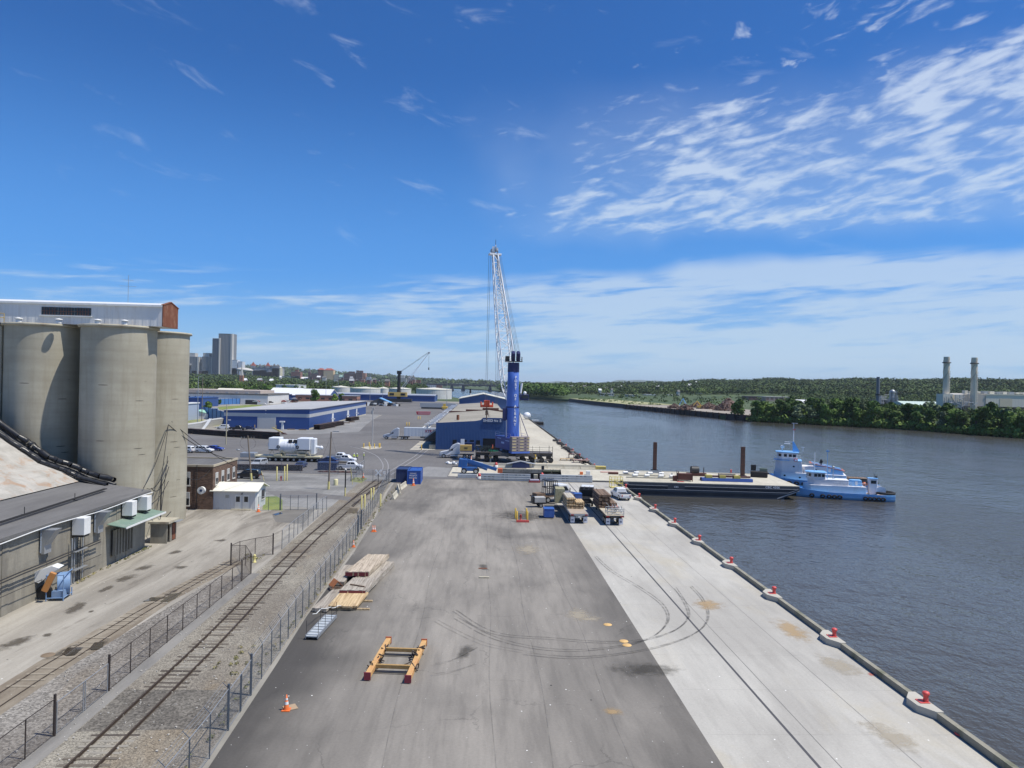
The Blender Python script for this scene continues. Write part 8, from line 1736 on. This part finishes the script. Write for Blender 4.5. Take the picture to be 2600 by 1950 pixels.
x0, z0 = AY(600, 948, YC-80); x1, z1 = AY(642, 937, YC-80); t = thing('egg_hall', 'pale egg-shaped concert hall tilted above the trees', 'hall', ((x0+x1)/2, YC-80, z0+2)); MB().ball((0, 0, 14), 1, 24, ((x1-x0)/2, 28, 10)).build('shell', M_marb, t).rotation_euler = (0, R(4), 0); MB().lathe([(8, -30), (6, 8)], 16).build('stem', M_gran, t)
# capitol
M_cap1 = facade('capitol_stone', (.36, .36, .38), (.16, .16, .18), 7, 8, .45, .5); M_redr = mat('red_roof_tile', (.32, .09, .06), .7)
t, w2, h_, dp = city('ornate grey capitol with red pyramid towers', 640, 708, 934, 950, M_cap1, 90, mat('slate_grey', (.16, .17, .2), .7))
for dx, rr, hh in ((-.95, 11, 26), (-.45, 6, 18), (.15, 10, 26), (.62, 8, 20), (-.1, 5, 16), (.4, 5, 14), (.9, 9, 18)): MB().box((w2*dx, 5, h_+4), (rr*1.6, rr*1.6, 9)).build('tower', M_cap1, t); MB().prism([(w2*dx-rr, -2), (w2*dx+rr, -2), (w2*dx+rr, 12), (w2*dx-rr, 12)], h_+8, h_+hh, 'z', .93).build('spire', M_redr if rr > 9 else M_memb, t)
city('grey gothic office wing left of the cream building', 642, 661, 941, 957, M_cap1, 40); city('blue-grey office block beside the cream building', 660, 676, 940, 957, facade('bluegrey', (.30, .34, .42), (.12, .14, .2), 6, 6, .5, .5), 40)
t, w2, h_, dp = city('cream terraced building with gabled top', 675, 692, 945, 957, facade('cream_windows', (.58, .54, .38), (.38, .36, .26), 7, 6, .4, .5), 40, M_marb); t, w2, h_, dp = city('taller cream building with gable and grey dome behind', 690, 711, 934, 957, facade('cream_windows', (.58, .54, .38), (.38, .36, .26), 7, 6, .4, .5), 40, M_marb, roof='y', hr=14)
M_bk1 = facade('city_brick', (.24, .10, .07), (.13, .07, .06), 7, 6, .45, .5); M_bk2 = facade('city_brown', (.15, .085, .08), (.08, .05, .05), 7, 7, .5, .5); M_bk3 = facade('city_brick_light', (.40, .19, .12), (.22, .12, .09), 8, 6, .4, .5)
city('long low brown brick block below the agency towers', 487, 520, 941, 951, M_bk2, 60); city('short pinkish end of the brown brick block', 519, 528, 941, 951, M_bk3, 40)
t, w2, h_, dp = city('wide red brick factory with tan towers at mid distance', 487, 556, 975, 992, M_bk3, 40, M_marb, 1300, name='factory')
MB().bx(-w2-12, -w2+8, -2, 30, 0, h_+3).bx(w2-4, w2+2, -3, 6, 0, h_+1).build('tan_tower', mat('tan_brick', (.42, .34, .22), .8), t); MB().bx(w2*.45, w2, -2, 12, 0, h_+.5).build('pale_wing', mat('peach_brick', (.48, .28, .2), .8), t)
city('low white flat factory roof above the trees', 586, 614, 973, 978, M_marb, 30, M_roofw, 1500); city('white-trimmed low roof in the trees', 650, 687, 965, 972, M_bk2, 30, M_roofw, 2000)
t, w2, h_, dp = city('red brick tower block left of the spire', 739, 762, 944, 960, M_bk1, 40); MB().bx(-4, 10, 2, 20, h_, h_+10).build('penthouse', M_bk1, t)
city('long grey-green low building in front of the brick tower', 713, 748, 956, 970, facade('greygreen', (.36, .40, .40), (.2, .22, .24), 20, 30, .2, .1), 60, M_gal); city('cream cube at the right of the grey-green building', 747, 761, 955, 967, M_marb, 30)
t, w2, h_, dp = city('dark stone church steeple in the skyline', 782, 788, 944, 958, M_bk2, 12, None, YC, cat='steeple', name='steeple'); MB().prism([(-w2, 0), (w2, 0), (w2, 12), (-w2, 12)], h_+.5, h_+16, 'z', .95).build('spire', M_memb, t)
city('dark brown office slab between the steeple and the red-roofed block', 790, 810, 948, 965, M_bk2, 40)
t, w2, h_, dp = city('tall hotel-like block with red roof and cream vertical piers', 821, 846, 940, 962, facade('piers_cream', (.58, .44, .27), (.30, .15, .11), 12, 9999, .45, .9), 40, M_redr, roof='hip', hr=9); MB().bx(-w2-26, -w2, 4, 36, 0, h_+1).build('brown_wing', M_bk1, t); MB().prism([(-w2-27, 3), (-w2, 3), (-w2, 37), (-w2-27, 37)], h_+1.1, h_+9, 'z', .6).build('wing_roof', M_redr, t)
city('wide low brown hall with pale curved roof', 759, 792, 962, 973, M_bk2, 60, M_roofw, roof='x', hr=9); city('wide low brown hall running on to the right', 790, 822, 964, 973, M_bk2, 50)
t, w2, h_, dp = city('cream art-deco tower with pointed green cap', 847, 860, 951, 971, facade('deco_cream', (.48, .44, .36), (.30, .27, .23), 6, 7, .4, .5), 30, M_marb); MB().prism([(-6, 5), (6, 5), (6, 17), (-6, 17)], h_+2, h_+17, 'z', .95).build('cap', mat('copper_green', (.25, .38, .33), .7), t)
city('pale block with green hipped roof', 859, 873, 957, 976, facade('deco_cream', (.48, .44, .36), (.3, .27, .23), 6, 7, .4, .5), 30, mat('copper_green', (.25, .38, .33), .7), roof='hip', hr=10)
t, w2, h_, dp = city('broad brown brick block with stepped top', 873, 901, 948, 966, M_bk2, 40); MB().bx(-4, w2-4, 4, 30, h_+1, h_+9).build('top_storey', M_bk2, t)
t, w2, h_, dp = city('tallest brown brick tower with paired turrets', 903, 919, 946, 973, M_bk2, 40); MB().bx(-w2+1, -w2+13, 2, 20, h_, h_+10).bx(w2-13, w2+2, 2, 20, h_, h_+9).build('turret', M_bk2, t); MB().bx(w2, w2+16, -2, 30, 0, h_-2).build('pink_wing', M_bk3, t)
city('dark glass office beside the brown tower', 919, 929, 961, 975, facade('glass_dark', (.08, .09, .12), (.04, .05, .08), 5, 9999, .5, .9), 30); city('white office with window grid right of the dark glass one', 929, 940, 957, 975, facade('low_white', (.52, .54, .58), (.16, .18, .22), 8, 7, .5, .5), 30, M_marb)
for i, (u0, u1, vt, m, lab) in enumerate(((853, 863, 963, M_bk2, 'brown row house front at the foot of the skyline, first'), (864, 872, 963, M_bk1, 'red row front with white stripes, second'), (873, 886, 962, M_bk2, 'dark row front, third'), (886, 893, 965, M_marb, 'cream narrow front in the row'), (893, 898, 963, M_bk2, 'dark narrow front in the row'), (898, 904, 963, M_bk3, 'pink narrow front in the row'), (904, 917, 964, M_bk2, 'dark brown front closing the row'))): city(lab, u0, u1, vt, 978, m, 30, M_marb, 2900)
city('dark brick wing behind the first tank, right of the white office', 947, 962, 965, 979, M_bk2, 30); city('long red-brown brick wing above the tanks', 960, 982, 968, 979, M_bk1, 30); city('white grand building half sunk in the trees above the tanks', 961, 974, 975, 985, M_marb, 20, None, 2400)
t, w2, h_, dp = city('grey-beige tower block with crown behind the black crane', 1010, 1031, 960, 981, facade('deco_grey', (.36, .35, .32), (.22, .22, .22), 6, 6, .4, .5), 30); MB().bx(-8, 10, 3, 20, h_, h_+13).build('crown', M_marb, t)
t, w2, h_, dp = city('grey tower with slender spire right of the black crane', 1044, 1054, 962, 981, facade('deco_grey', (.36, .35, .32), (.22, .22, .22), 6, 6, .4, .5), 20); MB().prism([(-w2, 0), (w2, 0), (w2, 16), (-w2, 16)], h_+.5, h_+18, 'z', .94).build('spire', M_memb, t)
city('long pale terrace of houses above the bridge approach', 1062, 1108, 975, 984, facade('low_white', (.52, .54, .58), (.16, .18, .22), 8, 7, .5, .5), 30, M_marb, 3000); city('reddish low block at the bridge head', 1107, 1122, 977, 984, M_bk1, 30, None, 3000); city('grey low block beyond the bridge', 1148, 1166, 974.5, 981, M_gran, 30, None, 4000); city('white block beyond the bridge', 1165, 1177, 974, 981, M_marb, 30, None, 4000)
q = random.Random(55)
for k in range(46):
    u = q.uniform(476, 1060); y = q.uniform(1500, 2900); v = 976-(y-1500)/1400*14+q.uniform(-5, 5); w_ = q.uniform(4, 12)*2000/y; m = q.choice((M_bk1, M_bk2, M_marb, M_bk3, M_marb)); up = q.random() < .5
    block('%s %s house half hidden in the trees of the slope' % ('tall' if up else 'low', {M_bk1: 'red brick', M_bk2: 'brown', M_marb: 'pale', M_bk3: 'light brick'}[m]), 'house', u, u+w_, v-(4.5 if up else 3), v+3, y, 14, m, q.choice((M_memb, M_roofw, M_roofg)), 'house', 'x' if up else 'flat', 5, group='houses in the trees below the skyline, %s %s' % (m.name, up))
x0, _ = AY(612, 960, 1600); t = thing('church_spire', 'slim white spire with pink belfry rising from the trees', 'steeple', (x0, 1600, 5)); MB().bx(-4, 4, 0, 8, 0, 22).build('belfry', M_bk3, t); MB().prism([(-3, 1), (3, 1), (3, 7), (-3, 7)], 22, 45, 'z', .96).build('spire', M_marb, t)
# bridge
t = thing('road_bridge', 'long low steel girder bridge across the river far behind the shed', 'bridge', (0, 2250, 0)); M_br = mat('bridge_steel', (.10, .10, .11), .7, var=.1, scale=.05)
MB().bx(-230, 480, -7, 7, 13.5, 17.0).build('girder', M_br, t); MB().bx(-230, 480, -8, 8, 17, 18.2).build('deck', M_gran, t)
for u in (1147, 1176, 1244, 1274, 1330):
    x, _ = AY(u, 990, 2250); MB().prism([(x-7, -4), (x+7, -4), (x+3.5, 13.5), (x-3.5, 13.5)], -5, 5, 'y').build('pier', M_br, t)
    b = MB().tube((x, 0, 18), (x, 0, 27), .4, n=5).build('lamp', M_br, t) if u in (1176, 1244) else None
for k, (u, v) in enumerate(((1258, 1001), (1268, 1003), (1278, 1002), (1263, 1005), (1283, 1004), (1272, 1000), (1252, 999), (1288, 1003), (1276, 1006), (1266, 1007))):
    x, y = G(u, v, WL); o = MB().prism([(-6, 0), (6, 0), (7, 2.2), (-6, 2)], -1.8, 1.8, 'y').bx(-3, 2, -1.3, 1.3, 2.2, 4.2).build('motor_boat', M_white, None, (x, y, WL-.2)); tag(o, 'white motor boat in the marina below the bridge', 'boat', 'boats in the far marina')
# ================================================================ EAST BANK
fw = [(132, 905), (150, 749), (182, 532), (190, 503)]
t = thing('steel_wharf', 'long rusty sheet-pile wharf wall on the east bank', 'wharf', (0, 0, 0)); b = MB()
for (xa, ya), (xb, yb) in zip(fw[1:], fw[2:]): b.add([(xa-1, ya, WL-1), (xb-1, yb, WL-1), (xb-1, yb, 1.7), (xa-1, ya, 1.7), (xa+75, ya, WL), (xb+75, yb, WL), (xb+75, yb, 1.7), (xa+75, ya, 1.7)], [(0, 1, 2, 3), (3, 2, 6, 7), (0, 3, 7, 4), (1, 5, 6, 2)])
b.build('wall', M_steel_bank, t)
sheet('wharf_yard', [(150, 748), (183, 532), (191, 503), (238, 492), (260, 560), (228, 748)], 1.74, ground_mat('scrap_yard_ground', (.26, .23, .19), (.38, .34, .28), .03, (1, 1, 1), 0., .5))
b = MB()
for k in range(24): y = 505+k*10; x = interp(y, [(503, 189), (532, 181), (749, 149)]); b.tube((x-.8, y, WL), (x-.8, y, 2.1), .5, n=5)
b.build('pile', M_steel_bank, t)
sheet('meadow', [(127, 1030), (136, 900), (153, 755), (215, 760), (205, 900), (190, 1030)], 1.8, ground_mat('dry_meadow', (.26, .27, .13), (.40, .38, .22), .02, (1, 1, 1), 0., .2))
b = MB()
for (xa, ya), (xb, yb) in zip(((127, 1030), (136, 900), (153, 750)), ((136, 900), (153, 750))): b.add([(xa-2, ya, WL-1), (xb-2, yb, WL-1), (xb, yb, 1.8), (xa, ya, 1.8)], [(0, 1, 2, 3)])
o = b.build('embankment', M_steel_bank); o['kind'] = 'structure'
M_scrapm = mat('scrap_metal', (.10, .055, .04), .85, var=.6, scale=.9, dirt=(.35, .3, .27), damt=.6, dscale=.8)
for i, (u, v, w_, h_, lab) in enumerate(((1850, 1041, 26, 11, 'tallest conical heap of rusty scrap metal'), (1800, 1043, 20, 5.5, 'brown scrap heap left of the tallest one'), (1768, 1038, 16, 5, 'grey-brown scrap heap in the middle of the yard'), (1740, 1036, 14, 4.5, 'low mixed scrap heap with white pieces'), (1712, 1032, 12, 3.5, 'leftmost low scrap heap on the wharf'))):
    y = 600+40*(i % 3); x, _ = AY(u, v, y); t = thing('scrap_heap', lab, 'scrap heap', (x, y, 1.7), 0, 'scrap heaps on the east wharf'); q = random.Random(60+i); b = MB()
    b.prism([(w_/2*math.cos(a*.63)*q.uniform(.7, 1.1), w_/2*math.sin(a*.63)*q.uniform(.7, 1.1)) for a in range(10)], 0, h_*.8, 'z', .7)
    for _ in range(170): r_ = q.random(); a = q.uniform(0, 6.28); b.box((r_*w_/2*math.cos(a), r_*w_/2*math.sin(a), h_*(1-r_)*.9+.4), (q.uniform(.5, 3.2), q.uniform(.3, 1.2), q.uniform(.3, 1.4)), q.uniform(0, 3), q.uniform(-.8, .8), q.uniform(-.8, .8))
    b.build('scrap', M_scrapm, t)
for i, (u, v, h_, lab) in enumerate(((1741, 1034, 9, 'blue material handler with raised arm on the wharf'), (1777, 1037, 7, 'yellow excavator among the scrap heaps'))):
    y = 640; x, _ = AY(u, v, y); t = thing('excavator', lab, 'excavator', (x, y, 1.7)); m = M_tb if i == 0 else M_yel; MB().box((0, 0, 1.8), (5, 3, 2.2)).build('body', m, t); MB().tube((1, 0, 2.5), (-2.5, 0, h_), .35, n=5).tube((-2.5, 0, h_), (-6, 0, 3), .3, n=5).build('arm', m, t); MB().box((0, 0, .5), (6, 3.2, .9)).build('tracks', M_blk, t)
def eb(label, u0, u1, vt, vb, y, m, mr=None, dep=30, **k): return block(label, k.pop('cat', 'building'), u0, u1, vt, vb, y, dep, m, mr, k.pop('name', 'building'), **k)
M_apt = facade('apartment', (.58, .57, .54), (.12, .12, .13), 4.5, 6, .5, .5)
eb('white and dark apartment block behind the meadow', 1525, 1559, 999, 1017, 1350, M_apt, M_marb); eb('cream apartment terraces right of the first block', 1564, 1580, 1004, 1017, 1350, M_marb, M_memb); eb('cream stepped housing block beside the terraces', 1594, 1622, 1003, 1018, 1300, M_apt, M_marb)
t, w2, h_, dp = eb('large white factory block with stepped side', 1752, 1785, 998, 1013, 1500, M_wfac, M_roofw); MB().bx(w2, w2+10, 2, 25, 0, h_-5).build('annex', M_marb, t)
eb('white long shed left of the meadow', 1452, 1476, 1007, 1011, 1350, M_marb, M_roofw); eb('small white house by the meadow', 1486, 1496, 1005, 1009, 1400, M_marb, M_roofw, 12)
eb('white low industrial roof between trees', 1702, 1722, 1003, 1009, 1400, M_marb, M_roofw); eb('white low shed near the wharf trees', 1640, 1668, 1002, 1009, 1400, M_marb, M_roofw); eb('white long low shed behind the steel wharf', 1830, 1862, 1013, 1017, 1250, M_marb, M_roofw)
t, w2, h_, dp = eb('white church with grey steeple on the wooded slope', 1725, 1743, 986, 992, 2300, M_marb, M_memb, 20, cat='church', name='church', roof='x', hr=7); MB().bx(-4, 4, -3, 5, 0, h_+18).build('tower', M_cap1, t); MB().prism([(-4, -3), (4, -3), (4, 5), (-4, 5)], h_+14, h_+32, 'z', .95).build('steeple', M_memb, t)
eb('grey church-like building left on the slope', 1575, 1600, 990, 995, 2200, M_cap1, M_memb, 20, roof='x', hr=6); eb('dark brick mill, left long part', 1900, 1946, 1007, 1022, 1150, M_bk2, M_memb); eb('old concrete-framed brick mill behind the bank trees', 1944, 2018, 1008.5, 1024, 1100, facade('mill', (.42, .33, .28), (.22, .12, .10), 7, 7, .65, .6), M_marb)
eb('bright white curved shed roof above the bank trees', 2022, 2094, 1025, 1034, 760, M_marb, M_roofw, 30, roof='x', hr=4); eb('grey-green low shed above the bank trees', 2156, 2202, 1027, 1036, 760, mat('greygreen_wall', (.34, .36, .30), .8), M_roofg); eb('long low shed with pale green roof left of the power station', 2300, 2400, 1030, 1040, 700, M_marb, mat('mint_roof', (.48, .58, .52), .6), 30, roof='x', hr=4)
# grey stack plant
def atp(u, v, y): x, z = AY(u, v, y); return x, z
YP = 720; x, z = atp(2230, 957, YP); t = thing('power_stack', 'single tall dark grey chimney stack', 'chimney', (x, YP, 0)); MB().tube((0, 0, 0), (0, 0, z), 1.75, 1.6, 20).build('shaft', mat('stack_grey', (.13, .15, .18), .6, var=.15, scale=.2), t); MB().lathe([(2.6, z*.48), (2.6, z*.48+1.4)], 16).build('platform', M_dk, t)
x0, z0 = atp(2228, 1012, YP+20); x1, _ = atp(2284, 1012, YP+20); t = thing('process_plant', 'dark process plant with pipes and vessels beside the grey stack', 'plant', ((x0+x1)/2, YP+20, 0)); q = random.Random(70); w2 = (x1-x0)/2
MB().bx(-w2, w2, 0, 14, 0, z0-1).build('structure', mat('plant_dark', (.09, .09, .09), .8, var=.4, scale=.6), t); b = MB()
for _ in range(46): xx = q.uniform(-w2, w2); hh = z0+q.uniform(-2, 9)*(.4+.6*(xx > 0)); b.tube((xx, -1, 0), (xx, -1, hh), q.uniform(.12, .45), n=5)
for _ in range(18): z_ = q.uniform(4, z0+5); xx = q.uniform(-w2, w2*.5); b.tube((xx, -1.2, z_), (xx+q.uniform(3, 9), -1.2, z_), .2, n=5)
b.build('pipework', M_gal, t); MB().ball((w2*.45, 2, z0+7), 3, 12).tube((w2*.45, 2, z0-2), (w2*.45, 2, z0+7), 2.6, n=14).build('vessel', M_gal, t)
b = MB()
for z_ in (z0-2, z0+2, z0+6): b.tube((w2*.2, -1.4, z_), (w2, -1.4, z_), .15, n=4)
for xx in (w2*.2, w2*.6, w2): b.tube((xx, -1.4, z0-6), (xx, -1.4, z0+8), .18, n=4)
b.build('gantry', M_dk, t)
M_stk = mat('stack_cream', (.70, .63, .50), .7, var=.08, scale=.15, dirt=(.33, .29, .23), damt=.4, dscale=.15)
YS = 640
for u, vt, lab in ((2404, 906, 'left one of the twin cream chimneys with spiral strakes'), (2474.5, 908, 'right one of the twin cream chimneys with spiral strakes')):
    x, z = atp(u, vt, YS); t = thing('power_chimney', lab, 'chimney', (x, YS, 0), 0, 'twin power station chimneys'); MB().tube((0, 0, 0), (0, 0, z), 2.95, 2.5, 28).build('shaft', M_stk, t); MB().lathe([(3.6, z-5.8), (3.6, z-5.0), (2.7, z-4.8)], 24).build('platform', M_dk, t)
    b = MB()
    for k in range(3):
        pts = [((2.85-.35*h2/z)*math.cos(k*2.09+h2*.22), (2.85-.35*h2/z)*math.sin(k*2.09+h2*.22), h2) for h2 in [z*.58+i*z*.40/26 for i in range(27)]]; b.path(pts, .22, 4)
    b.build('strake', mat('strake_brown', (.30, .24, .17), .7), t)
    b = MB()
    for i in range(22): b.bx(1.2, 2.1, -2.95, -2.5, 8+i*1.55, 8.5+i*1.55)
    b.build('ladder_cage', M_marb, t)
x0, z0 = atp(2443, 1000, YS+5); x1, z1 = atp(2503, 1000.5, YS+5); x2, _ = atp(2660, 1000, YS+5)
t = thing('power_station', 'big cream turbine hall at the right edge with dark base', 'power station', (x0, YS+5, 0)); a1 = x1-x0; a2 = x2-x0; M_cr2 = siding('hall_cream', (.68, .64, .54), 3, .6, var=.03); M_cr3 = siding('hall_grey', (.48, .45, .40), 3, .6, var=.03)
b = MB(); b.prism([(0, 0), (a1, 0), (a1, z0-.6), (a1*.5, z0+.6), (0, z0-.8)], 0, 30, 'y'); b.build('gable_block', M_cr3, t); MB().bx(a1+.05, a2, -.4, 40, 0, z0-.5).build('main_hall', M_cr2, t); MB().bx(-.1, a2, -.6, -.41, 0, 9.5).build('dark_base', mat('base_dark', (.06, .055, .05), .7), t)
MB().bx(a1+13, a1+25, -.62, -.45, 9.6, 17).build('door_panel', mat('door_pale', (.62, .55, .4), .6), t); MB().bx(a1, a2, -.8, 41, z0-.49, z0+.5).build('roof', M_roofc, t)
q = random.Random(71)
for k in range(11): MB().box((a1*.3+k*6.2, 6, z0+1.8), (q.uniform(2, 4.5), 4, q.uniform(1.5, 4))).build('roof_unit', q.choice((M_roofc, M_gal)), t)
x3, z3 = atp(2395, 1000, YS-6); t = thing('boiler_structure', 'cream boxes and pipework at the foot of the twin chimneys', 'plant', (x3, YS-6, 0)); MB().bx(0, 9, 0, 10, 0, z3).build('casing', M_cr2, t); MB().bx(11, 19, 1, 10, z3-7, z3-.5).build('casing', M_cr2, t); b = MB()
for k in range(14): xx = 1+k*2.0; b.tube((xx, -.5, 0), (xx, -.5, z3+q.uniform(-6, 3)), .25, n=5); b.tube((xx, -.6, q.uniform(6, z3)), (xx+5, -.6, q.uniform(6, z3)), .3, n=5)
b.build('pipework', M_gal, t)
eb('dark office block on the ridge at the right edge', 2525, 2548, 967, 980, 2500, M_bk2, M_memb); eb('second dark office block on the ridge, larger', 2568, 2640, 968, 983, 2400, M_bk2, M_memb)
q = random.Random(88)
for k in range(26):
    th = R(q.uniform(4.5, 17)); rho = q.uniform(1300, 2300); x, y = math.sin(th)*rho, math.cos(th)*rho; s_ = rho/FPX; m = q.choice((M_marb, M_marb, M_bk1, M_roofc)); z = hill(x, y); w_ = q.uniform(4, 8)*s_; h_ = q.uniform(7, 10)+s_
    t = thing('house', '%s house peeping out of the wooded east slope' % {M_marb: 'pale', M_bk1: 'red', M_roofc: 'cream'}[m], 'house', (x, y, z), 0, 'houses on the east slope, ' + m.name); MB().bx(-w_/2, w_/2, 0, 10, 0, h_).build('wall', m, t); MB().prism([(-.4, h_+.02), (10.4, h_+.02), (5, h_+3.5)], -w_/2-.4, w_/2+.4, 'x').build('roof', M_memb if k % 2 else M_roofw, t)
